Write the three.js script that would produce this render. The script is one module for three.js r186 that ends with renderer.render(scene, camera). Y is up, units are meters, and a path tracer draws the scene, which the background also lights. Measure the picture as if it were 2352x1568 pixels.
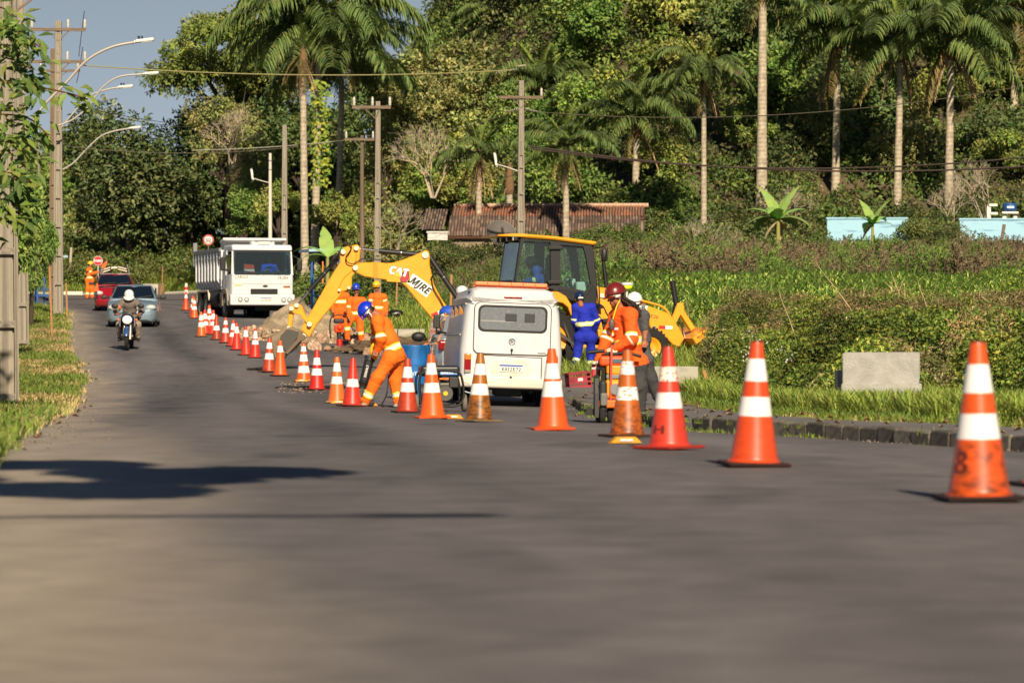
import * as THREE from 'three';
import { mergeGeometries, toCreasedNormals } from 'three/addons/utils/BufferGeometryUtils.js';
import { RoundedBoxGeometry } from 'three/addons/geometries/RoundedBoxGeometry.js';
import { ImprovedNoise } from 'three/addons/math/ImprovedNoise.js';

// ------------------------------------------------------------------ camera, sky, sun, exposure
const scene = new THREE.Scene();
const CAM = 0.77, F = 8000;                       // camera height; focal length for a picture 2352 wide
const camera = new THREE.PerspectiveCamera(2 * Math.atan(784 / F) * 180 / Math.PI, 1024 / 682, 0.5, 4000);
camera.position.set(0, CAM, 0);
camera.lookAt(0, CAM, -100);
camera.focus = 62; camera.userData.fStop = 4.3;   // long lens focused on the works
const renderer = new THREE.WebGLRenderer();
renderer.toneMapping = THREE.LinearToneMapping;
renderer.toneMappingExposure = 1.4;
renderer.shadowMap.enabled = true;
const SUN = new THREE.Vector3(Math.sin(0.19) * Math.cos(0.56), Math.sin(0.56), Math.cos(0.19) * Math.cos(0.56));
const sun = new THREE.DirectionalLight(0xffeccf, 5.0);
sun.position.copy(SUN).multiplyScalar(200).add(new THREE.Vector3(0, 0, -70));
sun.target.position.set(0, 0, -70);
sun.castShadow = true; sun.shadow.mapSize.set(4096, 4096); sun.shadow.radius = 1.2;
Object.assign(sun.shadow.camera, { left: -90, right: 90, top: 90, bottom: -90, near: 1, far: 500 });
scene.add(sun, sun.target);
{
  const w = 64, h = 256, a = new Float32Array(w * h * 4), hor = [0.375, 0.445, 0.50], zen = [0.016, 0.036, 0.085];
  for (let r = 0; r < h; r++) {
    const el = Math.max(0, ((r + 0.5) / h - 0.5) * 180), t = Math.exp(-el / 10), below = r < h / 2;
    for (let c = 0; c < w; c++) for (let k = 0; k < 3; k++) a[(r * w + c) * 4 + k] = below ? [0.10, 0.11, 0.09][k] : zen[k] + (hor[k] - zen[k]) * t;
    for (let c = 0; c < w; c++) a[(r * w + c) * 4 + 3] = 1;
  }
  const sky = new THREE.DataTexture(a, w, h, THREE.RGBAFormat, THREE.FloatType);
  sky.mapping = THREE.EquirectangularReflectionMapping; sky.magFilter = THREE.LinearFilter; sky.needsUpdate = true;
  scene.background = sky; scene.environment = sky;
}

// ------------------------------------------------------------------ helpers
const V3 = (x, y, z) => new THREE.Vector3(x, y, z);
let seedState = 7;
const seed = (s) => { seedState = s >>> 0; };
const R = () => { seedState = (seedState + 0x6D2B79F5) >>> 0; let t = seedState; t = Math.imul(t ^ (t >>> 15), t | 1); t ^= t + Math.imul(t ^ (t >>> 7), t | 61); return ((t ^ (t >>> 14)) >>> 0) / 4294967296; };
const rr = (a, b) => a + (b - a) * R();
const pick = (a) => a[Math.floor(R() * a.length)];
const lerp = THREE.MathUtils.lerp, clamp = THREE.MathUtils.clamp, sstep = THREE.MathUtils.smoothstep, rad = THREE.MathUtils.degToRad;
const perlin = new ImprovedNoise();
const noise = (x, y = 0, z = 0) => perlin.noise(x + 31.7, y + 11.3, z + 5.1);
const fbm = (x, y, z = 0, o = 4) => { let s = 0, a = 0.5; for (let i = 0; i < o; i++) { s += a * noise(x, y, z); x *= 2.03; y *= 2.03; z *= 2.03; a *= 0.5; } return s; };
const table = (t) => (d) => {
  if (d <= t[0][0]) return t[0][1];
  for (let i = 1; i < t.length; i++) if (d <= t[i][0]) { const k = (d - t[i - 1][0]) / (t[i][0] - t[i - 1][0]); return lerp(t[i - 1][1], t[i][1], k); }
  const n = t.length - 1; return t[n][1] + (d - t[n][0]) * (t[n][1] - t[n - 1][1]) / (t[n][0] - t[n - 1][0]);
};
const soft = (f, w) => (d) => (f(d - w) + 2 * f(d - w / 2) + 3 * f(d) + 2 * f(d + w / 2) + f(d + w)) / 9;
const atX = (px, d) => (px - 1176) * d / F;
const atY = (py, d) => CAM + (784 - py) * d / F;

const used = new Map();
const numbered = (n) => { const k = used.get(n) || 0; used.set(n, k + 1); return k ? n + '_' + String(k).padStart(3, '0') : n; };
const tag = (o, label, category, group, kind) => {
  if (label) o.userData.label = label;
  if (category) o.userData.category = category;
  if (group) o.userData.group = group;
  if (kind) o.userData.kind = kind;
  return o;
};
const thing = (name, label, category, x, y, z, turn = 0, group) => { const g = new THREE.Group(); g.name = numbered(name); g.position.set(x, y, z); g.rotation.y = turn; scene.add(g); return tag(g, label, category, group); };
const mesh = (name, geo, mat, parent) => {
  const m = new THREE.Mesh(Array.isArray(geo) ? mrg(geo) : geo, mat);
  if (parent) { m.name = name; parent.add(m); } else { m.name = numbered(name); scene.add(m); }
  return m;
};
const struct = (name, geo, mat) => tag(mesh(name, geo, mat), null, null, null, 'structure');
function mrg(list) {
  const out = list.filter(Boolean).map((g) => {
    const q = g.index ? g.toNonIndexed() : g;
    for (const k of Object.keys(q.attributes)) if (!['position', 'normal', 'uv'].includes(k)) q.deleteAttribute(k);
    if (!q.attributes.uv) q.setAttribute('uv', new THREE.BufferAttribute(new Float32Array(q.attributes.position.count * 2), 2));
    if (!q.attributes.normal) q.computeVertexNormals();
    q.morphAttributes = {}; q.clearGroups();
    return q;
  });
  return out.length === 1 ? out[0] : mergeGeometries(out);
}
const mat4 = (x = 0, y = 0, z = 0, rx = 0, ry = 0, rz = 0, sx = 1, sy = sx, sz = sx) => new THREE.Matrix4().compose(V3(x, y, z), new THREE.Quaternion().setFromEuler(new THREE.Euler(rx, ry, rz)), V3(sx, sy, sz));
const box = (w, h, d, x = 0, y = 0, z = 0, rx = 0, ry = 0, rz = 0) => new THREE.BoxGeometry(w, h, d).applyMatrix4(mat4(x, y, z, rx, ry, rz));
const rbox = (w, h, d, r, x = 0, y = 0, z = 0, rx = 0, ry = 0, rz = 0) => new RoundedBoxGeometry(w, h, d, 2, Math.min(r, w / 2.02, h / 2.02, d / 2.02)).applyMatrix4(mat4(x, y, z, rx, ry, rz));
const sph = (r, x = 0, y = 0, z = 0, sx = 1, sy = 1, sz = 1, seg = 14) => new THREE.SphereGeometry(r, seg, Math.ceil(seg * 0.7)).applyMatrix4(mat4(x, y, z, 0, 0, 0, sx, sy, sz));
const UPV = V3(0, 1, 0);
function rod(a, b, r0, r1 = r0, seg = 10) {
  const A = Array.isArray(a) ? V3(...a) : a, B = Array.isArray(b) ? V3(...b) : b, d = B.clone().sub(A), l = d.length();
  return new THREE.CylinderGeometry(r1, r0, l, seg).applyMatrix4(new THREE.Matrix4().compose(A.clone().add(B).multiplyScalar(0.5), new THREE.Quaternion().setFromUnitVectors(UPV, d.normalize()), V3(1, 1, 1)));
}
const bar = (a, b, w, h) => { // square bar from a to b
  const A = V3(...a), B = V3(...b), d = B.clone().sub(A), l = d.length();
  return new THREE.BoxGeometry(w, l, h).applyMatrix4(new THREE.Matrix4().compose(A.add(B).multiplyScalar(0.5), new THREE.Quaternion().setFromUnitVectors(UPV, d.normalize()), V3(1, 1, 1)));
};
const tube = (pts, r, n = 24, k = 6) => new THREE.TubeGeometry(new THREE.CatmullRomCurve3(pts.map((p) => (Array.isArray(p) ? V3(...p) : p))), n, r, k, false);
const lathe = (pts, seg = 24, x = 0, y = 0, z = 0) => new THREE.LatheGeometry(pts.map((p) => new THREE.Vector2(...p)), seg).translate(x, y, z);
const wheelX = (r, w, x, y, z, pts) => lathe(pts || [[r * 0.58, -w / 2], [r * 0.93, -w / 2], [r, -w * 0.36], [r, w * 0.36], [r * 0.93, w / 2], [r * 0.58, w / 2]], 28).applyMatrix4(mat4(x, y, z, 0, 0, Math.PI / 2));
// plate: a polygon in x/y with thickness in z, centred on z, edges bevelled
function plate(pts, th, z = 0, bev = 0.012, holes) {
  const s = new THREE.Shape(pts.map((p) => new THREE.Vector2(p[0], p[1])));
  if (holes) for (const h of holes) s.holes.push(new THREE.Path(h.map((p) => new THREE.Vector2(p[0], p[1]))));
  const b = Math.min(bev, th * 0.3);
  return new THREE.ExtrudeGeometry(s, { depth: th - 2 * b, bevelEnabled: b > 0, bevelThickness: b, bevelSize: b, bevelOffset: -b, bevelSegments: 1, curveSegments: 6 }).translate(0, 0, z - th / 2 + b);
}
const round2 = (w, h, r, cx = 0, cy = 0, n = 5) => { const o = []; for (const [sx, sy, a0] of [[1, 1, 0], [-1, 1, 90], [-1, -1, 180], [1, -1, 270]]) for (let i = 0; i <= n; i++) { const a = rad(a0 + 90 * i / n); o.push([cx + sx * (w / 2 - r) + r * Math.cos(a), cy + sy * (h / 2 - r) + r * Math.sin(a)]); } return o; };
// loft: rings with the same number of points; caps close the ends
function loft(rings, cap = true, closed = true) {
  const n = rings[0].length, P = [], I = [], U = [];
  rings.forEach((r, j) => r.forEach((p, i) => { P.push(...p); U.push(i / n, j / (rings.length - 1)); }));
  for (let j = 0; j + 1 < rings.length; j++) for (let i = 0; i < (closed ? n : n - 1); i++) { const a = j * n + i, b = j * n + (i + 1) % n, c = a + n, d = b + n; I.push(a, b, d, a, d, c); }
  if (cap) for (const [j, flip] of [[0, true], [rings.length - 1, false]]) {
    const m = [0, 0, 0]; rings[j].forEach((p) => p.forEach((v, k) => { m[k] += v / n; }));
    const k = P.length / 3; P.push(...m); U.push(0.5, 0.5);
    for (let i = 0; i < n; i++) { const a = j * n + i, b = j * n + (i + 1) % n; flip ? I.push(k, b, a) : I.push(k, a, b); }
  }
  const g = new THREE.BufferGeometry();
  g.setAttribute('position', new THREE.Float32BufferAttribute(P, 3)); g.setAttribute('uv', new THREE.Float32BufferAttribute(U, 2)); g.setIndex(I);
  const q = toCreasedNormals(g, rad(38));
  return q;
}

// ------------------------------------------------------------------ materials and textures
const col = (c) => new THREE.Color(c);
const std = (c, rough = 0.7, metal = 0, more = {}) => new THREE.MeshStandardMaterial({ color: Array.isArray(c) ? new THREE.Color().setRGB(...c) : c, roughness: rough, metalness: metal, ...more });
const phys = (c, rough = 0.5, more = {}) => new THREE.MeshPhysicalMaterial({ color: Array.isArray(c) ? new THREE.Color().setRGB(...c) : c, roughness: rough, ...more });
function tex(n, fn, rep = 1, srgb = false) {
  const a = new Uint8Array(n * n * 4);
  for (let y = 0; y < n; y++) for (let x = 0; x < n; x++) { const v = fn(x / n, y / n); for (let k = 0; k < 3; k++) a[(y * n + x) * 4 + k] = clamp(Math.round(255 * (Array.isArray(v) ? v[k] : v)), 0, 255); a[(y * n + x) * 4 + 3] = 255; }
  const t = new THREE.DataTexture(a, n, n, THREE.RGBAFormat); t.wrapS = t.wrapT = THREE.RepeatWrapping; t.magFilter = THREE.LinearFilter; t.repeat.set(rep, rep); if (srgb) t.colorSpace = THREE.SRGBColorSpace; t.needsUpdate = true; return t;
}
// tiling noise: blend of shifted copies
const tnoise = (u, v, f, o = 3, s = 0) => { let r = 0, a = 0.5; for (let i = 0; i < o; i++) { const p = 2 * Math.PI; r += a * noise(Math.cos(u * p) * f / p + s, Math.sin(u * p) * f / p + Math.cos(v * p) * f / p * 0.97, Math.sin(v * p) * f / p + s * 1.7); f *= 2.1; a *= 0.55; } return r; };
function canvasTex(w, h, draw) {
  const c = document.createElement('canvas'); c.width = w; c.height = h; const g = c.getContext('2d'); draw(g, w, h);
  const t = new THREE.CanvasTexture(c); t.colorSpace = THREE.SRGBColorSpace; return t;
}
seed(3);
const T_speck = tex(512, (u, v) => 0.80 + 0.28 * tnoise(u, v, 9, 4) + 0.16 * (R() - 0.5));
const T_grain = tex(256, (u, v) => 0.5 + 0.8 * tnoise(u, v, 40, 2, 3) + 0.35 * (R() - 0.5));
const T_stain = tex(512, (u, v) => { const a = sstep(tnoise(u, v, 5, 5, 9), -0.28, 0.22); return 0.62 + 0.38 * a; });
const T_cloth = tex(256, (u, v) => 0.5 + 0.9 * tnoise(u, v, 9, 3, 5));
const T_bark = tex(256, (u, v) => 0.72 + 0.5 * tnoise(u * 1, v, 12, 4, 2));
const texRep = (t, x, y) => { const c = t.clone(); c.repeat.set(x, y); c.needsUpdate = true; return c; };
const M = {
  black: std(0x141414, 0.55), rubber: std(0x1d1c1b, 0.9, 0, { bumpMap: T_grain, bumpScale: 0.004 }), darkgrey: std(0x2b2b2c, 0.6), grey: std(0x7d7f80, 0.5, 0.3), steel: std(0x9a9a98, 0.35, 0.9), chrome: std(0xd8d8d8, 0.12, 1),
  white: phys(0xcfd0d2, 0.42, { clearcoat: 0.4, clearcoatRoughness: 0.25, map: T_stain2(0.9) }), offwhite: std(0xd6d0c0, 0.7, 0, { map: T_stain2(0.82) }),
  catyellow: phys(0xeda01c, 0.42, { clearcoat: 0.35, clearcoatRoughness: 0.3, map: T_stain2(0.9) }), orange: std(0xe8420c, 0.5), red: std(0xb51f17, 0.45), blue: std(0x1d3fb0, 0.5),
  concrete: std(0xa9a699, 0.9, 0, { map: T_stain2(0.8), bumpMap: T_grain, bumpScale: 0.004 }), wood: std(0xb98a58, 0.85, 0, { map: T_bark }),
  glassdark: phys(0x10161a, 0.06, { ior: 1.5, specularIntensity: 1 }), glass: phys(0xd4e6e4, 0.03, { transmission: 1, thickness: 0, ior: 1.45 }),
  soil: std(0x6b5a48, 1, 0, { map: T_stain2(0.7), bumpMap: T_grain, bumpScale: 0.02 }),
  skin: std(0x9a5f42, 0.6), skinpale: std(0xb8795a, 0.6), hair: std(0x17110e, 0.6), glove: std(0xd9cbb0, 0.9), boot: std(0x1c1714, 0.7), eye: std(0x0c0b0b, 0.25),
  plastic: std(0x232425, 0.5), lampglass: phys(0xf0f0ea, 0.1, { transmission: 0.3, thickness: 0 }), amber: phys(0xd9701a, 0.25, { clearcoat: 0.6 }), redlens: phys(0x8c0d0d, 0.2, { clearcoat: 0.7 }),
};
function T_stain2(k) { return tex(256, (u, v) => { const a = sstep(tnoise(u, v, 6, 5, 21 + k), -0.3, 0.12); return k + (1 - k) * a; }, 1); }
// ------------------------------------------------------------------ ground, road, kerb, sidewalk
const G = soft(table([[0, 0], [24, 0], [30, -0.035], [34, -0.05], [38, -0.09], [41, -0.12], [48, -0.20], [54, -0.25], [60, -0.22], [66, -0.13], [72, -0.02], [78, 0.12], [91, 0.38], [96, 0.50], [105, 0.92], [114, 1.25], [127, 1.66], [143, 2.03], [154, 2.38], [168, 2.88], [185, 3.55], [200, 3.9], [260, 4.4], [420, 5]]), 3);
const xL = soft(table([[0, -0.75], [20, -3.0], [71, -8.6], [100, -12.6], [127, -16.1], [143, -18.4], [152, -20.5], [160, -25], [166, -34], [168, -36], [2000, -36]]), 2);
const xR = soft(table([[0, 11.5], [20, 6.1], [28, 4.1], [32.3, 3.06], [35.9, 1.95], [40, 1.5], [53, 1.12], [62, 1.0], [78, -0.8], [100, -4.2], [115, -6.2], [130, -7.5], [150, -8.6], [170, -8]]), 1.2);
const fieldRise = soft(table([[0, 0.05], [45, 0.05], [60, 0.25], [90, 0.75], [110, 1.05], [130, 1.3], [150, 1.6], [165, 1.8], [500, 2.1]]), 4);
const drop = (x, d) => { const l = xL(d), r = xR(d); return 0.1 * sstep((x - l) / (r - l), 0.5, 1); };
function T(x, d) { // height of the land
  const l = xL(d), r = xR(d), g = G(d);
  if (x >= l && x <= r && d < 166) return g - drop(x, d);
  if (x < l) { const u = l - x; return g + 0.03 * sstep(u, 0, 0.6) + sstep(u, 3, 14) * (0.25 + 0.3 * noise(x * 0.2, d * 0.15)) + 0.05 * noise(x * 1.3, d * 0.9) * sstep(u, 0.2, 1.5) + hill(x, d); }
  const v = x - r; return g + 0.0 + fieldRise(d) * sstep(v, 1.6, 9) + 0.10 * noise(x * 0.5, d * 0.4) * sstep(v, 2, 5) + hill(x, d);
}
function hill(x, d) {
  const right = Math.max(0, d - 158) * 0.40 * lerp(sstep(x, -9, 7), sstep(x, -15, 4), sstep(d, 186, 204)), back = 1.7 * sstep(d, 186.5, 193) * (1 - 0.3 * sstep(x, -30, -60)) + Math.max(0, d - 205) * 0.02;
  return Math.min(right, 62) + back * (1 - sstep(x, -15, 4)) + 0.8 * noise(x * 0.06, d * 0.05) * sstep(d, 160, 190);
}
const rows = []; for (let d = 3; d < 30; d += 1) rows.push(d); for (let d = 30; d < 110; d += 2) rows.push(d); for (let d = 110; d <= 210; d += 3) rows.push(d); for (let d = 218; d < 420; d += 8) rows.push(d); rows.push(430, 600, 900, 1500);
function sheet(colsOf, yOf, colorOf, rowList = rows, uvScale = 1) {
  const P = [], C = [], U = [], I = []; let n = 0;
  for (const d of rowList) { const xs = colsOf(d); n = xs.length; xs.forEach((x, i) => { P.push(x, yOf(x, d, i), -d); U.push(x * uvScale, d * uvScale); C.push(...(colorOf ? colorOf(x, d, i) : [1, 1, 1])); }); }
  for (let j = 0; j + 1 < rowList.length; j++) for (let i = 0; i + 1 < n; i++) { const a = j * n + i; I.push(a, a + 1, a + n + 1, a, a + n + 1, a + n); }
  const g = new THREE.BufferGeometry(); g.setAttribute('position', new THREE.Float32BufferAttribute(P, 3)); g.setAttribute('uv', new THREE.Float32BufferAttribute(U, 2)); g.setAttribute('color', new THREE.Float32BufferAttribute(C, 3)); g.setIndex(I); g.computeVertexNormals(); return g;
}
{
  const uL = [-320, -160, -90, -60, -42, -30, -22, -16, -12, -9, -7, -5.5, -4.3, -3.4, -2.6, -1.9, -1.3, -0.8, -0.4, -0.05], uR = [0.05, 0.2, 1.0, 1.6, 2.2, 3, 4, 5, 6.5, 8, 10, 12, 15, 18, 22, 27, 33, 42, 55, 80, 130, 320];
  const dry = [0.17, 0.125, 0.07], green = [0.09, 0.10, 0.035], soilc = [0.13, 0.095, 0.06];
  const g = sheet((d) => [...uL.map((u) => xL(d) + u), ...[0.15, 0.4, 0.6, 0.85].map((k) => lerp(xL(d), xR(d), k)), ...uR.map((u) => xR(d) + u)],
    (x, d, i) => (i >= uL.length - 1 && i < uL.length + 6 && d < 164 ? G(d) - 0.16 : T(x, d)),
    (x, d) => { const k = fbm(x * 0.6, d * 0.5) + 0.5, k2 = sstep(fbm(x * 0.17 + 9, d * 0.14), -0.1, 0.2), e = sstep(xL(d) - x, 0, 0.9); return [0, 1, 2].map((c) => lerp(soilc[c], lerp(dry[c], green[c], k2), x < xL(d) ? e : 0.8) * (0.75 + 0.5 * k)); });
  struct('ground', g, std(0xffffff, 1, 0, { vertexColors: true, map: texRep(T_speck, 0.5, 0.5), bumpMap: texRep(T_grain, 0.7, 0.7), bumpScale: 0.03 }));
  // carriageway
  const crackAt = (x, d) => { let k = 0; for (const [d0, s, a] of [[19.5, 0.25, 1], [27.3, -0.4, 0.8], [33.6, 0.15, 0.9], [41.2, 0.3, 1], [47.8, -0.2, 0.8], [52.4, 0.2, 1], [58, 0.1, 0.9], [64, -0.1, 0.8]]) k = Math.max(k, a * Math.exp(-(((d - d0 - s * x - 0.5 * noise(x * 0.9, d0)) / 0.13) ** 2)) * sstep(noise(x * 0.35 + d0, 3), -0.25, 0.15)); return 0.6 * k; };
  const rowsR = []; for (let d = 3; d < 70; d += 0.2) rowsR.push(d); for (let d = 70; d <= 165; d += 1) rowsR.push(d);
  const NC = 76;
  const road = sheet((d) => Array.from({ length: NC + 1 }, (_, i) => lerp(xL(d) - 0.12 * (i === 0) * (1 + noise(d * 0.7)), xR(d) + 0.02, i / NC)), (x, d) => G(d) - drop(x, d) + 0.006 + 0.006 * noise(x * 0.8, d * 0.3), (x, d) => {
    const u = x - xL(d), n1 = fbm(x * 0.9, d * 0.22), n2 = fbm(x * 2.6 + 7, d * 0.5), edge = (1 - sstep(u + 0.9 * n1, 0.1, 1.1)), dust = (1 - sstep(u + 0.7 * n1 + 0.3 * n2, 0.4, 1.55)) * (1 - sstep(d, 14, 46)) * 0.95;
    const track = 0.10 * (Math.exp(-(((u - 1.25) / 0.35) ** 2)) + Math.exp(-(((u - 2.75) / 0.35) ** 2)));
    const b = [0.153, 0.140, 0.141].map((c) => c * (1 + 0.30 * n1 + 0.18 * n2 + 0.55 * noise(u * 0.9, d * 0.04, 5) + 0.16 * noise(x * 0.9, d * 2.6, 2) + 0.22 * noise(x * 5, d * 2.4, 7) - 0.9 * crackAt(x, d) - 0.3 * sstep(noise(x * 1.7 + 3, d * 0.35), 0.38, 0.6) - 2 * track)), t = [0.40, 0.34, 0.265];
    const k = clamp(Math.max(edge * 0.8, dust), 0, 1); return b.map((c, i) => lerp(c, t[i] * (1 + 0.4 * n2), k));
  }, rowsR);
  struct('road', road, std(0xffffff, 0.78, 0, { vertexColors: true, map: texRep(T_speck, 0.5, 0.5), bumpMap: texRep(T_grain, 1.6, 1.6), bumpScale: 0.006 }));
  const rowsX = []; for (let d = 164; d <= 186; d += 1) rowsX.push(d);
  struct('road', sheet((d) => Array.from({ length: 41 }, (_, i) => lerp(-130, -9.5, i / 40)), (x, d) => T(x, d) + 0.03, (x, d) => [0.145, 0.132, 0.135].map((c) => c * (1 + 0.4 * fbm(x * 0.3, d * 0.5))), rowsX), std(0xffffff, 0.8, 0, { vertexColors: true, map: texRep(T_speck, 0.25, 0.25) }));
  const rowsS = []; for (let d = 10; d <= 104; d += 1) rowsS.push(d);
  struct('sidewalk', sheet((d) => [0.015, 0.13, 0.5, 1.0, 1.45 + 0.22 * noise(d * 0.45), 1.85 + 0.3 * noise(d * 0.8, 4)].map((u) => xR(d) + u), (x, d, i) => G(d) + [-0.16, 0.03, 0.035, 0.035, 0.03, -0.02][i], (x, d) => [0.185, 0.170, 0.165].map((c) => c * (1 + 0.4 * fbm(x * 1.5, d * 0.6))), rowsS), std(0xffffff, 0.85, 0, { vertexColors: true, map: texRep(T_speck, 0.5, 0.5), bumpMap: texRep(T_grain, 1.6, 1.6), bumpScale: 0.006 }));
  // far kerb of the side road
  const fk = [[-60, 186.4], [-40, 186.3], [-26, 186.2], [-20, 185.4], [-15, 183], [-12, 181]];
  const k2 = []; for (let i = 0; i + 1 < fk.length; i++) { const [a, b] = [fk[i], fk[i + 1]]; k2.push(bar([a[0], T(a[0], a[1]) + 0.04, -a[1]], [b[0], T(b[0], b[1]) + 0.04, -b[1]], 0.2, 0.2)); }
  tag(mesh('kerb', k2, M.concrete), 'pale concrete kerb along the far side road', null, null, 'structure');
}
// kerb stones by the near sidewalk, each laid by itself
{
  seed(12);
  const kerb = new THREE.Group(); kerb.name = numbered('kerb'); kerb.userData.kind = 'structure'; scene.add(kerb);
  const stones = [0, 1, 2, 3].map((k) => { const g = new RoundedBoxGeometry(0.13, 0.26, 0.448, 1, 0.018), p = g.attributes.position; for (let i = 0; i < p.count; i++) p.setXYZ(i, p.getX(i) + 0.012 * noise(p.getY(i) * 9, p.getZ(i) * 9, k), p.getY(i) + 0.014 * noise(p.getX(i) * 9, p.getZ(i) * 7, k + 3), p.getZ(i)); g.computeVertexNormals(); return g; });
  const mats = [0x766f63, 0x857c6e, 0x635d54, 0x948b7a].map((c) => std(c, 0.95, 0, { map: T_stain, bumpMap: T_grain, bumpScale: 0.01 }));
  for (let d = 21; d < 60; ) {
    const x = xR(d), dx = (xR(d + 0.4) - xR(d)) / 0.4, len = Math.hypot(1, dx), a = Math.atan2(dx, 1);
    if (!(d > 36.6 && d < 38.2)) { const s = new THREE.Mesh(pick(stones), pick(mats)); s.name = 'kerb_stone'; s.position.set(x + 0.07 + rr(-0.012, 0.012), G(d) - 0.088 + rr(-0.015, 0.012), -d); s.rotation.set(rr(-0.03, 0.03), -a, rr(-0.06, 0.06)); kerb.add(s); }
    d += 0.455 / len;
  }
}

// ------------------------------------------------------------------ leaves and grass
class Leaves {
  constructor() { this.P = []; this.C = []; this.I = []; }
  leaf(p, dir, nrm, L, W, c, fold = 0.15) { // rhombus leaf from p along dir
    const side = V3().crossVectors(dir, nrm).normalize().multiplyScalar(W / 2), up = V3().crossVectors(side, dir).normalize().multiplyScalar(L * fold), b = this.P.length / 3;
    const m = p.clone().addScaledVector(dir, L * 0.45), t = p.clone().addScaledVector(dir, L).addScaledVector(up, -0.6);
    for (const q of [p, m.clone().add(side).add(up), t, m.clone().sub(side).add(up)]) { this.P.push(q.x, q.y, q.z); this.C.push(...c); }
    this.I.push(b, b + 1, b + 2, b, b + 2, b + 3);
  }
  blade(pts, w, c, wEnd = 0.05) { // ribbon through pts, tapering
    const b = this.P.length / 3, n = pts.length;
    pts.forEach((p, i) => { const d = (i < n - 1 ? pts[i + 1].clone().sub(p) : p.clone().sub(pts[i - 1])).normalize(); const s = V3().crossVectors(d, Math.abs(d.y) > 0.95 ? V3(Math.sin(b), 0, Math.cos(b)) : UPV).normalize().multiplyScalar(0.5 * w * (i === n - 1 ? wEnd : 1 - 0.5 * (i / n) ** 2)); for (const q of [p.clone().add(s), p.clone().sub(s)]) { this.P.push(q.x, q.y, q.z); this.C.push(...c); } if (i) { const a = b + 2 * (i - 1); this.I.push(a, a + 1, a + 3, a, a + 3, a + 2); } });
  }
  stick(a, b, r0, r1, c) { // three-sided twig
    const d = b.clone().sub(a).normalize(), s = V3().crossVectors(d, Math.abs(d.y) > 0.9 ? V3(1, 0, 0) : UPV).normalize(), t = V3().crossVectors(d, s), k = this.P.length / 3;
    for (const [p, r] of [[a, r0], [b, r1]]) for (let i = 0; i < 3; i++) { const q = p.clone().addScaledVector(s, r * Math.cos(i * 2.094)).addScaledVector(t, r * Math.sin(i * 2.094)); this.P.push(q.x, q.y, q.z); this.C.push(...c); }
    for (let i = 0; i < 3; i++) { const j = (i + 1) % 3; this.I.push(k + i, k + j, k + 3 + j, k + i, k + 3 + j, k + 3 + i); }
  }
  geo() { const g = new THREE.BufferGeometry(); g.setAttribute('position', new THREE.Float32BufferAttribute(this.P, 3)); g.setAttribute('color', new THREE.Float32BufferAttribute(this.C, 3)); g.setIndex(this.I); g.computeVertexNormals(); return g; }
}
const rdir = () => { const z = rr(-1, 1), a = rr(0, 6.283), r = Math.sqrt(1 - z * z); return V3(r * Math.cos(a), z, r * Math.sin(a)); };
const tone = (c, k = 0.3, h = 0.12) => { const s = 1.5 * (1 + rr(-k, k)), t = rr(-h, h); return [c[0] * s * (1 + t), c[1] * s, c[2] * s * (1 - t)]; };
const leafMat = (rough = 0.6, tr = 0.28) => phys(0xffffff, rough, { vertexColors: true, transmission: tr, thickness: 0, ior: 1.4, specularIntensity: 0.6 });
const LEAFM = leafMat(), DRYM = std(0xffffff, 0.95, 0, { vertexColors: true });
function scatter(name, geo, mat, spots, label, category) {
  const m = new THREE.InstancedMesh(geo, mat, spots.length), c = new THREE.Color();
  spots.forEach((s, i) => { m.setMatrixAt(i, mat4(s.x, s.y, s.z, s.rx || 0, s.ry ?? rr(0, 6.28), s.rz || 0, s.s || 1, s.sy || s.s || 1, s.s || 1)); m.setColorAt(i, s.c ? c.setRGB(...s.c) : c.setRGB(1, 1, 1)); });
  m.name = numbered(name); scene.add(m); return tag(m, label, category, null, 'stuff');
}
function tuft(n, h, spread, w, cols, lean = 0.5) {
  const L = new Leaves();
  for (let i = 0; i < n; i++) { const a = rr(0, 6.283), r = spread * Math.sqrt(R()), p = V3(r * Math.cos(a), 0, r * Math.sin(a)), hh = h * rr(0.5, 1.1), b = rr(0, 6.283), k = lean * hh * rr(0.2, 1); const q = (t) => p.clone().add(V3(Math.cos(b) * k * t * t, hh * (t - 0.25 * lean * t * t), Math.sin(b) * k * t * t)); L.blade([q(0), q(0.35), q(0.7), q(1)], w * rr(0.7, 1.2), tone(pick(cols), 0.25)); }
  return L.geo();
}
const GRASSC = [[0.17, 0.24, 0.04], [0.13, 0.20, 0.035], [0.22, 0.25, 0.06]], DRYC = [[0.38, 0.28, 0.13], [0.30, 0.21, 0.10], [0.42, 0.33, 0.17]];
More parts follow.
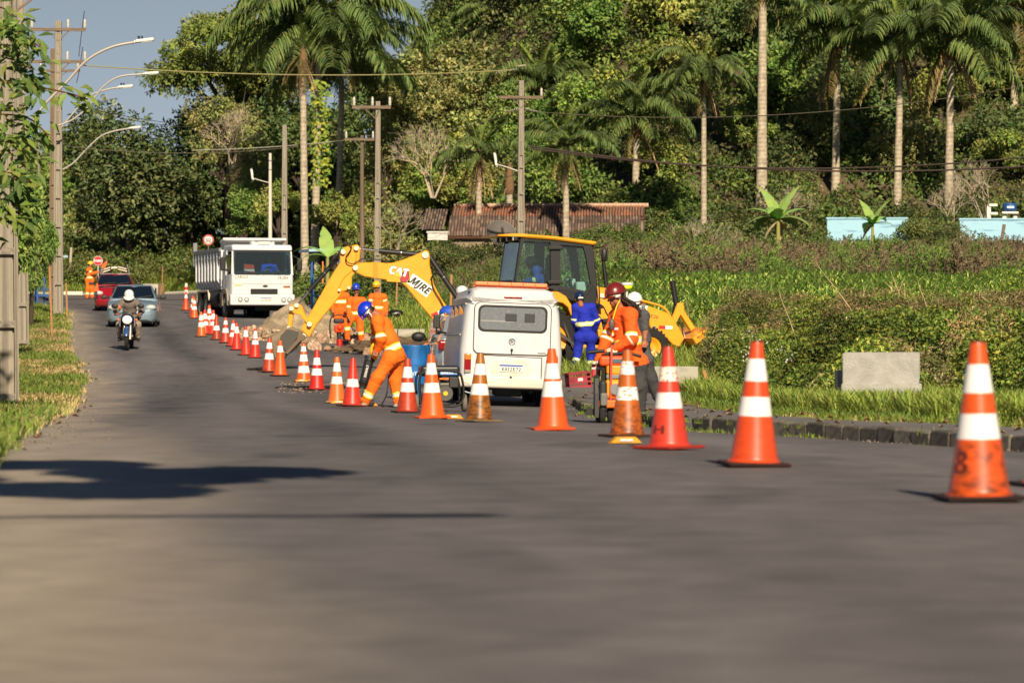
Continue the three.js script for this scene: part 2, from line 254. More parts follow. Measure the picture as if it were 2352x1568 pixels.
{
  seed(31);
  const t1 = tuft(14, 0.36, 0.12, 0.014, GRASSC, 0.8), t2 = tuft(12, 0.22, 0.15, 0.012, GRASSC, 0.9), t3 = tuft(12, 0.16, 0.18, 0.010, DRYC, 1.3), t4 = tuft(10, 0.13, 0.14, 0.012, [[0.12, 0.19, 0.04], [0.18, 0.2, 0.06]], 1);
  const A = [], B = [], C = [], D = [];
  const put = (list, x, d, s, k = 0.25) => { const q = 1 + rr(-k, k); list.push({ x, y: T(x, d) - 0.01, z: -d, s, c: x < xL(d) && d < 164 ? [0.82 * q, 0.84 * q, 0.75 * q] : [q, q, q] }); };
  // left verge: short mown grass, dry clippings
  for (let i = 0; i < 26000; i++) { const d = 14 + 100 * R() ** 1.4, u = 0.02 + 5 * R() ** 1.1, x = xL(d) - u, g = fbm(x * 0.45 + 3, d * 0.30) + 0.25 * noise(x * 1.7, d * 0.9), edgeN = 0.18 + 0.25 * noise(d * 0.8); if (u < edgeN) continue; g + rr(-0.12, 0.12) > 0.03 - 0.3 * (1 - sstep(d, 18, 36)) ? put(R() < 0.35 ? B : D, x, d, rr(0.7, 1.4)) : put(C, x, d, rr(0.7, 1.3)); }
  for (let i = 0; i < 2600; i++) { const d = 14 + 9 * R(), x = xL(d) - 0.1 - 2.2 * R(); put(A, x, d, rr(0.35, 0.8)); }
  for (let i = 0; i < 5000; i++) { const d = 110 + 46 * R(), x = xL(d) - 0.1 - 9 * R(); put(R() < 0.6 ? B : C, x, d, rr(1, 1.8)); }
  // right verge beyond the sidewalk
  for (let i = 0; i < 15000; i++) { const d = 22 + 46 * R() ** 1.1, v = 1.7 + 3.0 * R() ** 1.2, x = xR(d) + v; if (v < 1.86 + 0.25 * noise(d * 0.8, 4)) continue; const low = v < 2.25 + 0.3 * noise(d * 0.6); put(R() < 0.14 ? C : low ? B : A, x, d, rr(0.6, 1.25) * (low ? 0.8 : 1)); }
  for (let i = 0; i < 9000; i++) { const d = 68 + 50 * R(), v = 1.4 + 7 * R() ** 1.2, x = xR(d) + v; put(R() < 0.25 ? C : R() < 0.5 ? A : B, x, d, rr(0.7, 1.4)); }
  for (let i = 0; i < 700; i++) { const d = 30 + 30 * R(), x = xR(d) + rr(-0.12, 0.2) ; if (noise(d * 0.5, 8) > -0.05) continue; put(B, x, d, rr(0.3, 0.6)); }
  for (let i = 0; i < 9000; i++) { const d = 104 + 60 * R(), x = xR(d) + 0.3 + 8 * R(); put(R() < 0.7 ? A : C, x, d, rr(1, 2)); }
  for (let i = 0; i < 6000; i++) { const d = 187 + 14 * R() ** 1.5, x = -42 + 34 * R(); put(R() < 0.8 ? A : C, x, d, rr(1.2, 2.4)); }
  scatter('verge_grass', t1, LEAFM, A, 'long green grass on the verges', 'grass');
  scatter('short_grass', t2, LEAFM, B, 'short green grass on both road edges', 'grass');
  scatter('dry_grass', t3, DRYM, C, 'straw coloured mown grass lying on the verge', 'grass');
  scatter('low_weeds', t4, LEAFM, D, 'low green weeds between the mown straw', 'grass');
}
{ // grit and dry leaves along the road edges
  seed(19); const g = new THREE.IcosahedronGeometry(0.02, 0), sp = [], lf = []; const L = new Leaves(); L.leaf(V3(0, 0, 0), V3(1, 0.1, 0).normalize(), UPV, 0.07, 0.035, [0.30, 0.20, 0.10], 0.3);
  for (let i = 0; i < 700; i++) { const d = 26 + 70 * R() ** 1.2, x = R() < 0.6 ? xL(d) - 0.1 + 0.8 * R() * R() : xR(d) - 0.4 * R() * R(); sp.push({ x, y: G(d) - drop(x, d) + 0.015, z: -d, s: rr(0.2, 0.6), rx: R() * 6, c: Array(3).fill(rr(0.5, 0.9)) }); }
  for (let i = 0; i < 260; i++) { const d = 24 + 60 * R() ** 1.2, x = R() < 0.12 ? xL(d) + 0.3 * R() * R() : xR(d) - 0.3 + 2.2 * R(); lf.push({ x, y: G(d) + (x > xR(d) ? 0.045 : 0.012 - drop(x, d)), z: -d, s: rr(0.6, 1.4), c: [rr(0.6, 1.3), rr(0.6, 1.1), 0.8] }); }
  scatter('grit', g, std(0x8f8375, 1), sp, 'small stones and grit scattered on the road', 'grit'); scatter('dry_leaves', L.geo(), DRYM, lf, 'dry fallen leaves along the kerb and verge', 'leaves');
}
// ------------------------------------------------------------------ field on the right: bushes, herb belt, brown weeds
function bushClump(n, r, L, W, cols, up = 0.35) {
  const b = new Leaves();
  for (let i = 0; i < n; i++) { const o = rdir(); o.y = Math.abs(o.y) * 1.1 - 0.25; const p = o.clone().multiplyScalar(r * Math.cbrt(rr(0.25, 1))), d = rdir().addScaledVector(o, 0.8).normalize(), nn = rdir().multiplyScalar(0.6).addScaledVector(o, 0.7).add(V3(0, up, 0)).normalize(); b.leaf(p, d, nn, L * rr(0.6, 1.2), W * rr(0.7, 1.2), tone(pick(cols), 0.35)); }
  return b;
}
{
  seed(57);
  const gB = bushClump(640, 0.5, 0.085, 0.045, [[0.08, 0.13, 0.024], [0.12, 0.16, 0.028], [0.055, 0.095, 0.02], [0.17, 0.18, 0.035]]).geo();
  const gB2 = bushClump(330, 0.5, 0.09, 0.026, [[0.15, 0.13, 0.06], [0.18, 0.14, 0.075], [0.10, 0.12, 0.035], [0.24, 0.18, 0.10]]).geo();
  const sp = [], sq = [];
  for (let i = 0; i < 3600; i++) {
    const d = 38 + 56 * R(), v = 2.7 + 15 * R() ** 1.3, x = xR(d) + v; if (v < 3.1 + 0.5 * noise(d * 0.4, 3) || x > d * 0.16 + 2) continue;
    if (d < 49 && x < 6.3 && x > 3.6) continue;               // clearing for the concrete channels
    if (x < 0.06 * d + 0.05 && d < 94 && d > 44) continue;                // clearing for the backhoe
    const h = (0.25 + 0.75 * sstep(v, 2.9, 5.0) * (1 - 0.45 * sstep(d, 62, 80))) * Math.max(0.25, 0.75 + 1.5 * fbm(x * 0.42, d * 0.22) + 0.35 * rr(-1, 1)), brown = fbm(x * 0.25 + 5, d * 0.16) + rr(-0.12, 0.12) > 0.16 - 0.3 * sstep(d, 55, 76);
    for (let k = 0.15; k < h; k += 0.42) (brown ? sq : sp).push({ x: x + rr(-0.25, 0.25), y: T(x, d) + k, z: -d + rr(-0.25, 0.25), s: rr(0.6, 1.1), c: ((q) => [q * (1 + 0.25 * noise(x * 0.7, d * 0.3, 9)), q, q * 0.9])(rr(0.8, 1.3) * (1.05 + 0.9 * noise(x * 0.8, d * 0.35, k * 1.5))) });
  }
  for (let i = 0; i < 260; i++) { const d = 64 + 24 * R(), x = 3.7 + 6 * R(); if (x < 0.06 * d + 0.1) continue; for (let k = 0.1; k < 0.9; k += 0.4) (R() < 0.5 ? sq : sp).push({ x, y: T(x, d) + k, z: -d, s: rr(0.7, 1.1), c: Array(3).fill(rr(0.8, 1.2)) }); }
  scatter('shrubbery', gB, LEAFM, sp, 'dense leafy green shrubbery beyond the sidewalk', 'shrubs');
  scatter('dry_shrubbery', gB2, LEAFM, sq, 'browning scrub mixed into the shrubbery', 'shrubs');
  // long green grasses arching over the scrub
  const tg = tuft(16, 1.15, 0.2, 0.016, [[0.13, 0.19, 0.05], [0.18, 0.22, 0.07], [0.24, 0.24, 0.10]], 0.9), tgs = [];
  for (let i = 0; i < 520; i++) { const d = 42 + 46 * R() ** 0.8, x = xR(d) + 3.2 + 13 * R(), right = x / d > 0.112; if (!right && R() < 0.45) continue; if (x < 0.06 * d + 0.3) continue; if (d < 49 && x < 6.3 && x > 3.2) continue; tgs.push({ x, y: T(x, d) + rr(-0.1, right ? 0.35 : 0.2), z: -d, s: rr(0.5, right ? 1.2 : 0.9), c: Array(3).fill(rr(0.7, 1.2)) }); }
  for (let i = 0; i < 1000; i++) { const d = 70 + 17 * R(), x = 0.06 * d + 0.4 + 12 * R(); tgs.push({ x, y: T(x, d) - 0.1, z: -d, s: rr(0.35, 0.75), c: R() < 0.4 ? [1.3, 1.0, 0.9] : Array(3).fill(rr(0.7, 1.1)) }); }
  scatter('long_grass', tg, LEAFM, tgs, 'long arching grasses standing in the scrub', 'grass');
  const fl = new Leaves(); for (let i = 0; i < 7; i++) fl.leaf(V3(rr(-0.2, 0.2), rr(-0.1, 0.1), rr(-0.1, 0.1)), rdir(), V3(0, 0.4, 1), 0.05, 0.04, [0.55, 0.55, 0.5]); const fs = []; for (let i = 0; i < 70; i++) { const d = 50 + 26 * R(), x = 0.062 * d + 0.3 + 6 * R() * R(); fs.push({ x, y: T(x, d) + rr(0.55, 1.0), z: -d + 0.4, s: rr(0.5, 1.1) }); } scatter('white_flowers', fl.geo(), DRYM, fs, 'tiny white flowers dotted over the scrub', 'flowers');
  // straw stalks
  const st = new Leaves(); for (let i = 0; i < 9; i++) { const a = rr(0, 6.28), k = rr(0.1, 0.45), p = V3(rr(-0.2, 0.2), 0, rr(-0.2, 0.2)), h = rr(0.7, 1.3); const q = (t) => p.clone().add(V3(Math.cos(a) * k * t * t, h * t, Math.sin(a) * k * t * t)); st.blade([q(0), q(0.4), q(0.75), q(1)], 0.018, tone([0.36, 0.27, 0.14], 0.25)); }
  const ss = []; for (let i = 0; i < 240; i++) { const d = 46 + 46 * R() ** 0.7, x = xR(d) + 4.8 + 13 * R(); if (x < 7.5 && d < 90 && d > 62) continue; ss.push({ x, y: T(x, d) + rr(-0.3, 0.4), z: -d, s: rr(0.5, 1.0), rx: rr(-0.45, 0.45), rz: rr(-0.45, 0.45) }); }
  scatter('dry_stalks', st.geo(), DRYM, ss, 'straw coloured grass stalks standing in the scrub', 'grass');
  // belt of broad-bladed herbs
  const hb = () => { const L = new Leaves(); for (let i = 0; i < 30; i++) { const a = rr(0, 6.283), p = V3(rr(-0.3, 0.3), rr(0, 0.65), rr(-0.25, 0.25)), d = V3(Math.cos(a) * 0.75, rr(0.5, 1.2), Math.sin(a) * 0.75).normalize(); L.leaf(p, d, V3(-d.x, 0.6, -d.z).normalize(), rr(0.2, 0.4), rr(0.045, 0.075), tone(pick([[0.12, 0.21, 0.03], [0.09, 0.17, 0.022], [0.18, 0.24, 0.04], [0.30, 0.29, 0.08]]), 0.25), 0.08); } for (let i = 0; i < 4; i++) L.stick(V3(rr(-0.2, 0.2), 0, rr(-0.2, 0.2)), V3(rr(-0.3, 0.3), 0.9, rr(-0.3, 0.3)), 0.012, 0.006, [0.10, 0.15, 0.03]); return L.geo(); };
  const hs = []; for (let i = 0; i < 3600; i++) { const d = 92 + 22 * R(), x = 0.5 + 19 * R(); hs.push({ x, y: T(x, d) - 0.15 + 0.3 * R() * sstep(noise(x * 0.4, d * 0.3), -0.4, 0.4), z: -d, s: rr(0.65, 1.05), c: ((q) => [q * 0.9, q * 1.1, q])(rr(0.9, 1.35)) }); }
  for (let i = 0; i < 900; i++) { const d = 104 + 30 * R(), x = xR(d) + 5 + 6 * R(); if (x < -0.02 * (d - 70) - 3.2) continue; hs.push({ x, y: T(x, d) - 0.1, z: -d, s: rr(0.8, 1.2), c: Array(3).fill(rr(0.6, 1.1)) }); }
  scatter('broad_leaf_herbs', hb(), LEAFM, hs, 'belt of bright green broad-bladed herbs across the field', 'herbs');
  const gw = () => { const L = new Leaves(); for (let i = 0; i < 12; i++) { const a = rr(0, 6.283), p = V3(rr(-0.3, 0.3), 0, rr(-0.3, 0.3)), t = p.clone().add(V3(Math.cos(a) * 0.3, rr(0.8, 1.4), Math.sin(a) * 0.3)); L.stick(p, t, 0.012, 0.006, tone([0.14, 0.10, 0.065], 0.25)); for (let k = 0; k < 12; k++) { const q = p.clone().lerp(t, rr(0.35, 1)), d = rdir(); d.y = Math.abs(d.y); L.leaf(q, d, rdir(), rr(0.10, 0.2), 0.04, tone([0.115, 0.09, 0.05], 0.4)); } } return L.geo(); };
  const ws = []; for (let i = 0; i < 4200; i++) { const d = 114 + 30 * R(), x = 1.5 + 24 * R(); ws.push({ x, y: T(x, d) - 0.1, z: -d, s: rr(0.6, 1.15) * (1 + 0.3 * noise(x * 0.35, d * 0.2)), c: noise(x * 0.3, d * 0.25) + rr(-0.3, 0.3) > 0.08 ? [0.75, 1.6, 0.5] : Array(3).fill(rr(0.8, 1.2)) }); }
  for (let i = 0; i < 1600; i++) { const d = 108 + 40 * R(), x = -2.6 + 4.6 * R(); if (d < 116) continue; ws.push({ x, y: T(x, d) - 0.15, z: -d, s: rr(0.5, 0.85), c: R() < 0.5 ? [0.6, 1.25, 0.4] : Array(3).fill(rr(0.8, 1.2)) }); }
  scatter('brown_weeds', gw(), DRYM, ws, 'brown dead weeds in front of the blue wall and trees', 'weeds');
}
// ------------------------------------------------------------------ trees
function crown(sd, o) { // leaf shell over several lobes; o: rx, ry, lobes, n, L, W, cols, flat
  seed(sd); const b = new Leaves(), lobes = [];
  for (let i = 0; i < o.lobes; i++) { const d = rdir(); d.y = d.y * 0.9 + (o.lift || 0.05); const k = rr(0.35, 0.8); lobes.push({ c: V3(d.x * o.rx * k, d.y * o.ry * k, d.z * o.rx * k), r: rr(0.28, 0.52) * (o.rk || 1) * Math.min(o.rx, o.ry), t: rr(0.72, 1.3), y: rr(-0.12, 0.12) }); }
  for (let i = 0; i < o.n; i++) {
    const l = pick(lobes), d = rdir(); if (o.flat) d.y *= o.flat;
    const tw = l.c.clone().addScaledVector(d, l.r * (0.62 + 0.42 * R() + 0.22 * noise(d.x * 3 + l.c.x, d.y * 3, d.z * 3 + l.c.z)));
    const base = tone(pick(o.cols), 0.2).map((v, k) => v * l.t * (1 + (k === 1 ? 0 : l.y)));
    for (let k = 0; k < 5; k++) { const p = tw.clone().add(rdir().multiplyScalar(o.L * 0.6)), dir = rdir().addScaledVector(d, 0.9); dir.y -= o.hang || 0.15; const nn = rdir().multiplyScalar(0.55).addScaledVector(d, 0.6).add(V3(0, 0.5, 0)).normalize(); b.leaf(p, dir.normalize(), nn, o.L * rr(0.6, 1.25), o.W * rr(0.7, 1.3), tone(base, 0.15, 0.05)); }
    if (o.moss && d.y < -0.4 && tw.x < -1.5 && R() < 0.3) { const q = tw.clone(); b.leaf(q, V3(rr(-0.06, 0.06), -1, rr(-0.06, 0.06)).normalize(), rdir(), rr(0.5, 1.3), 0.09, tone([0.13, 0.15, 0.07], 0.3)); }
  }
  b.lobes = lobes; return b;
}
const LEAFP = { mid: [[0.10, 0.14, 0.03], [0.14, 0.165, 0.036], [0.075, 0.11, 0.026]], yellow: [[0.125, 0.15, 0.036], [0.155, 0.17, 0.04], [0.10, 0.13, 0.03]], dark: [[0.045, 0.075, 0.024], [0.062, 0.092, 0.028], [0.085, 0.11, 0.035]], olive: [[0.14, 0.145, 0.05], [0.17, 0.165, 0.06], [0.10, 0.12, 0.038]], bright: [[0.105, 0.16, 0.036], [0.135, 0.18, 0.042], [0.08, 0.135, 0.03]] };
const barkM = std(0x8d7d68, 0.95, 0, { map: texRep(T_bark, 1, 4), bumpMap: T_grain, bumpScale: 0.02 }), barkDark = std(0x4f4236, 0.95, 0, { map: texRep(T_bark, 1, 4) });
function limbs(lobes, base, r, sd) { // tapered trunk with limbs to the lobes
  seed(sd); const g = [rod([0, base, 0], [rr(-0.15, 0.15), base * 0.35, 0], r, r * 0.75, 9)], top = V3(0, base * 0.35, 0);
  g.push(sph(r * 0.76, 0, base * 0.35, 0)); lobes.slice(0, 6).forEach((l) => { const m = top.clone().lerp(l.c, 0.5).add(V3(rr(-0.2, 0.2), 0.15, rr(-0.2, 0.2))); g.push(rod(top, m, r * 0.5, r * 0.32, 6), rod(m, l.c, r * 0.32, r * 0.1, 6)); });
  return mrg(g);
}
const crownSpec = [
  ['mid', { rx: 3, ry: 2.4, lobes: 11, n: 1500, L: 0.30, W: 0.16 }], ['bright', { rx: 2.8, ry: 2.5, lobes: 10, n: 1400, L: 0.26, W: 0.13 }], ['olive', { rx: 3, ry: 2.2, lobes: 12, n: 1150, L: 0.24, W: 0.12 }],
  ['dark', { rx: 2.8, ry: 2.9, lobes: 12, n: 1500, L: 0.32, W: 0.15 }], ['yellow', { rx: 2.6, ry: 2.2, lobes: 10, n: 1100, L: 0.26, W: 0.14 }], ['mid', { rx: 3.4, ry: 2.0, lobes: 12, n: 1500, L: 0.26, W: 0.13, flat: 0.6 }], ['olive', { rx: 2.6, ry: 2.7, lobes: 13, n: 900, L: 0.22, W: 0.10 }],
];
const crowns = crownSpec.map(([c, o], i) => { const b = crown(100 + i, { ...o, cols: LEAFP[c] }); return { geo: b.geo(), trunk: limbs(b.lobes, -3.6, 0.2, 40 + i), tone: c }; });
function tree(name, k, x, d, s, label, group, up = 2.6, mats = {}) {
  const v = crowns[k], y = T(x, d), t = thing(name, label, 'tree', x, y, -d, R() * 6.28, group);
  const tr = mesh('trunk', v.trunk, mats.bark || barkDark, t), cr = mesh('crown', v.geo, mats.leaf || LEAFM, t);
  for (const m of [tr, cr]) { m.position.y = up * s; m.scale.setScalar(s); }
  return t;
}
const ORD = ['first', 'second', 'third', 'fourth', 'fifth', 'sixth', 'seventh', 'eighth', 'ninth', 'tenth', 'eleventh', 'twelfth', 'thirteenth', 'fourteenth', 'fifteenth', 'sixteenth'];
const TONES = { mid: 'mid-green', bright: 'fresh green', olive: 'olive-brown', dark: 'dark green', yellow: 'yellowish' };
{
  seed(211);
  const rowsT = [['at the foot of the hill', 168, -6, 27, 4.6, 0.72], ['in the second line up the hill', 176, -7, 28, 4.4, 0.95], ['in the third line up the hill', 185, -5.5, 30, 4.6, 1.1], ['halfway up the hill', 195, -3.5, 31, 4.8, 1.2], ['high on the hill', 207, 0.5, 33, 5.2, 1.35], ['near the top of the hill', 222, 2.5, 35, 5.8, 1.5]];
  for (const [where, d0, xa, xb, gap, sc] of rowsT) {
    let k = 0; for (let x = xa; x < xb; x += gap * rr(0.75, 1.2)) { const d = d0 + rr(-3, 3), i = Math.floor(R() * crowns.length); tree('forest_tree', i, x, d, sc * rr(0.8, 1.25), `${TONES[crowns[i].tone]} leafy tree ${where}, ${ORD[k]} from the left`, 'trees on the wooded hill', rr(1.7, 2.5)); k++; }
  }
  // left group
  const dk = crown(301, { rx: 3.1, ry: 3.9, rk: 1.15, lobes: 24, n: 4400, L: 0.25, W: 0.12, cols: [[0.026, 0.042, 0.014], [0.04, 0.055, 0.018], [0.06, 0.072, 0.026]], lift: 0 });
  const dkG = dk.geo(), glossy = phys(0xffffff, 0.5, { vertexColors: true, specularIntensity: 0.5 });
  const dkT = mrg([rod([0.2, -5, 0], [0.1, -2.4, 0], 0.22, 0.17), rod([0.1, -2.6, 0], [-0.9, 0.5, 0], 0.15, 0.06), rod([0.1, -2.6, 0], [1.1, 0.6, 0.2], 0.14, 0.06), rod([0.9, -5, 0.1], [0.5, -2.2, 0.1], 0.16, 0.12), rod([-0.3, -5, 0], [-0.8, -2.0, 0.1], 0.15, 0.1)]);
  for (const [px, d, cy, sx, sy, turn, label] of [[290, 193, 410, 1.33, 1.16, 0, 'broad dark glossy tree at the road bend left of the dump truck'], [428, 198, 395, 1.15, 1.2, 2, 'taller pointed dark glossy tree just behind the broad one by the bend']]) {
    const t = thing('mango_tree', label, 'tree', atX(px, d), T(atX(px, d), d), -d, turn, 'dark glossy trees at the bend'), h = atY(cy, d) - t.position.y;
    for (const [n, g, m] of [['trunk', dkT, barkM], ['crown', dkG, glossy]]) { const q = mesh(n, g, m, t); q.position.y = h; q.scale.set(sx, n === 'trunk' ? h / 5 : sy, sx); }
  }
  const um = crown(320, { rx: 5.6, ry: 3.6, rk: 1.25, lobes: 30, n: 5600, L: 0.26, W: 0.11, cols: [[0.10, 0.125, 0.03], [0.14, 0.155, 0.036], [0.075, 0.10, 0.026]], flat: 0.4, moss: 1 });
  { const d = 194, x = atX(545, d), t = thing('rain_tree', 'huge spreading tree with moss-hung tiers against the sky behind the palm pair', 'tree', x, T(x, d), -d), h = atY(135, d) - t.position.y; const c = mesh('crown', um.geo(), LEAFM, t); c.position.y = h; const tr = mesh('trunk', limbs(um.lobes, -h, 0.45, 9), barkDark, t); tr.position.y = h; }
  for (const [px, d, cy, k, s, label] of [[520, 186, 300, 2, 0.85, 'straggly olive tree with bare twigs below the huge spreading tree'], [590, 180, 400, 6, 0.8, 'thin olive tree behind the bare pole tops'], [560, 176, 480, 1, 0.6, 'small green tree above the tipper body of the dump truck'], [905, 205, 185, 3, 1.0, 'dark rounded tree breaking the skyline right of the palm pair'], [945, 185, 250, 2, 0.9, 'olive tree on the slope above the crossarm poles'], [880, 180, 330, 6, 0.8, 'thin brownish tree right of the palm pair'], [1010, 172, 400, 0, 0.8, 'green tree left of the coconut palm'], [640, 172, 470, 4, 0.55, 'yellow-green bushy tree by the bare pole behind the truck'], [770, 168, 500, 4, 0.6, 'yellow-leaved bushy tree behind the blue bus shelter'], [1480, 205, 60, 4, 0.8, 'bright yellow flowering tree high on the hill'], [1000, 200, 215, 5, 0.9, 'flat-topped green tree below the skyline gap'], [760, 196, 300, 3, 1.1, 'shadowy dark tree behind the palm pair'], [560, 200, 320, 0, 1.15, 'green tree filling the space under the huge spreading tree'], [625, 202, 250, 2, 1.2, 'olive tree left of the giant palm below the spreading tree'], [560, 209, 440, 3, 1.3, 'dark tree in the gap left of the palm trunks'], [645, 212, 430, 3, 1.4, 'dark tree filling the view between the bare poles'], [815, 208, 420, 3, 1.3, 'shaded dark tree behind the crossarm poles'], [490, 206, 460, 3, 1.1, 'shadowy tree behind the tipper body'], [690, 192, 330, 3, 1.1, 'very dark tree filling the gap behind the palm trunks'], [2290, 172, 330, 3, 0.95, 'deep green round tree behind the right-hand palms'], [2180, 190, 260, 3, 1.1, 'dark shaded tree between the right-hand palms']]) {
    const x = atX(px, d), t = tree('hill_tree', k, x, d, s, label, null, 1); const h = atY(cy, d) - t.position.y; t.children.forEach((c) => { c.position.y = h; }); if (h > 3.4 * s) t.children[0].scale.y = h / 3.6;
  }
  // far trees and the hazy end of the road on the left
  for (const [px, d, cy, k, s, label] of [[150, 300, 385, 3, 1.3, 'distant dark tree left of the road end'], [215, 330, 330, 6, 1.7, 'distant greyish tree peeking over the dark tree'], [120, 260, 450, 0, 1.2, 'tree behind the far utility poles'], [60, 250, 470, 3, 1.3, 'dark tree at the left end of the side road'], [190, 240, 500, 2, 0.9, 'olive tree in front of the far white houses'], [20, 230, 520, 1, 1.0, 'green tree at the far left edge'], [-40, 240, 470, 5, 1.4, 'flat tree beyond the left edge of the side road']]) {
    const x = atX(px, d), t = tree('distant_tree', k, x, d, s, label, null, 1); const h = atY(cy, d) - t.position.y; t.children.forEach((c) => { c.position.y = h; });
  }
}
// undergrowth on the hill and hedges at its foot
{
  seed(401);
  const kinds = [['mid', 0.26, 0.13], ['olive', 0.20, 0.09], ['bright', 0.24, 0.12], ['dark', 0.26, 0.12]].map(([c, L, W]) => bushClump(150, 1.0, L, W, LEAFP[c]).geo()), S = [[], [], [], []];
  const put = (x, d, y, s, w) => { const k = w ?? (fbm(x * 0.14, d * 0.11) > 0.02 ? (R() < 0.55 ? 0 : 2) : R() < 0.6 ? 1 : 3); S[k].push({ x, y: T(x, d) + y, z: -d, s, c: Array(3).fill(rr(0.6, 1.3)) }); };
  for (let i = 0; i < 2200; i++) { const d = 160 + 80 * R() ** 1.2, x = lerp(-10, 0.17 * d, R()); put(x, d, rr(-0.4, 0.4) + 0.8 * Math.max(0, noise(x * 0.3, d * 0.2)), rr(0.6, 1.5)); }
  for (let i = 0; i < 420; i++) { const d = 194 + 44 * R(), x = -7 + 14 * R(); put(x, d, rr(-0.2, 0.8), rr(0.9, 1.7)); }
  for (let i = 0; i < 1500; i++) { const d = 146 + 16 * R(), x = lerp(-9, 28, R()), k = 0.9 + 1.6 * Math.max(0, noise(x * 0.23, 7)); if (x > -3.5 && x < 6 && d < 158 && d > 147.5) continue; if (d < 152 && x > 13.5 && x < 17.3) continue; if (d < 152 && x > 20.3) continue; put(x, d, rr(0, k), rr(0.5, 0.95)); }
  for (const [px0, px1, d0, n, lo, hi] of [[2060, 2215, 144.5, 80, 0, 1.7], [2000, 2090, 144, 22, 0, 0.7], [2090, 2180, 143, 30, 0.2, 1.9], [1820, 1905, 145, 30, 0, 1.3], [2205, 2360, 144, 36, 0, 0.55], [1330, 1620, 146, 120, 0.1, 1.6], [1030, 1330, 143, 110, 0, 1.15], [930, 1045, 141, 110, 0.2, 1.6]]) for (let i = 0; i < n; i++) { const d = d0 + rr(-1, 1), x = atX(rr(px0, px1), d); put(x, d, rr(lo, hi), rr(0.35, 0.6)); }
  for (let i = 0; i < 260; i++) { const d = 137 + 9 * R(), x = lerp(-4.5, 5.5, R()); put(x, d, rr(-0.1, 0.55), rr(0.4, 0.7)); }
  for (let i = 0; i < 420; i++) { const d = 122 + 22 * R(), x = lerp(xR(d) + 3.0, 1, R()); put(x, d, rr(-0.4, 0.3), rr(0.3, 0.6), R() < 0.5 ? 1 : 2); }
  for (let i = 0; i < 1300; i++) { const d = 190 + 26 * R(), x = -62 + 52 * R(); put(x, d, rr(-0.3, 0.8) + 0.03 * (d - 190), rr(0.6, 1.2), R() < 0.55 ? 1 : 2); }
  for (let i = 0; i < 420; i++) { const d = 188 + 9 * R(), x = -46 + 33 * R(); put(x, d, rr(-0.2, 1.1), rr(0.5, 1.0), R() < 0.5 ? 1 : R() < 0.5 ? 2 : 0); }
  for (let i = 0; i < 500; i++) { const d = 216 + 70 * R(), x = -80 + 62 * R(); put(x, d, rr(0, 1.5), rr(1, 2), R() < 0.6 ? 3 : 1); }
  for (let i = 0; i < 200; i++) { const d = 100 + 66 * R(), x = xL(d) - 3.5 - 5 * R(); put(x, d, rr(-0.2, 0.9), rr(0.4, 0.8), R() < 0.5 ? 2 : 3); }
  ['green', 'olive_brown', 'fresh_green', 'dark'].forEach((n, i) => scatter(n + '_undergrowth', kinds[i], LEAFM, S[i], n.replace('_', ' ') + ' undergrowth covering the wooded slope', 'undergrowth'));
  // bare twiggy shrubs
  const tw = () => { const L = new Leaves(); const grow = (p, d, l, r, n) => { const q = p.clone().addScaledVector(d, l); L.stick(p, q, r, r * 0.65, tone([0.30, 0.25, 0.18], 0.15)); if (n > 0) for (let i = 0; i < 3; i++) grow(q, d.clone().add(rdir().multiplyScalar(0.75)).add(V3(0, 0.15, 0)).normalize(), l * rr(0.6, 0.85), r * 0.6, n - 1); }; for (let i = 0; i < 4; i++) grow(V3(rr(-0.3, 0.3), 0, rr(-0.3, 0.3)), V3(rr(-0.5, 0.5), 1, rr(-0.5, 0.5)).normalize(), 0.9, 0.045, 4); return L.geo(); };
  const g = [tw(), tw()];
  [[540, 182, 330, 1.3, 'tangled bare grey shrub left of the palm trunks'], [900, 160, 520, 0.9, 'bare branching shrub between the crossarm poles and the tiled house'], [1000, 166, 380, 1.3, 'bare grey tree left of the coconut palm'], [1610, 145, 560, 0.9, 'forked bare shrub above the herb belt right of the cab mirror'], [1500, 215, 80, 1.6, 'leafless tree high on the hill near the yellow tree'], [2270, 158, 440, 1.1, 'bare shrub behind the blue tank stand'], [2190, 156, 480, 0.9, 'bare twiggy shrub left of the blue tank'], [1800, 160, 480, 0.8, 'thin bare shrub behind the banana plant']].forEach(([px, d, py, s, label], i) => { const x = atX(px, d), o = tag(mesh('bare_shrub', g[i % 2], DRYM), label, 'shrub', 'bare shrubs on the slope'); o.position.set(x, atY(py, d) - 1.2 * s, -d); o.rotation.y = i; o.scale.setScalar(s); });
}
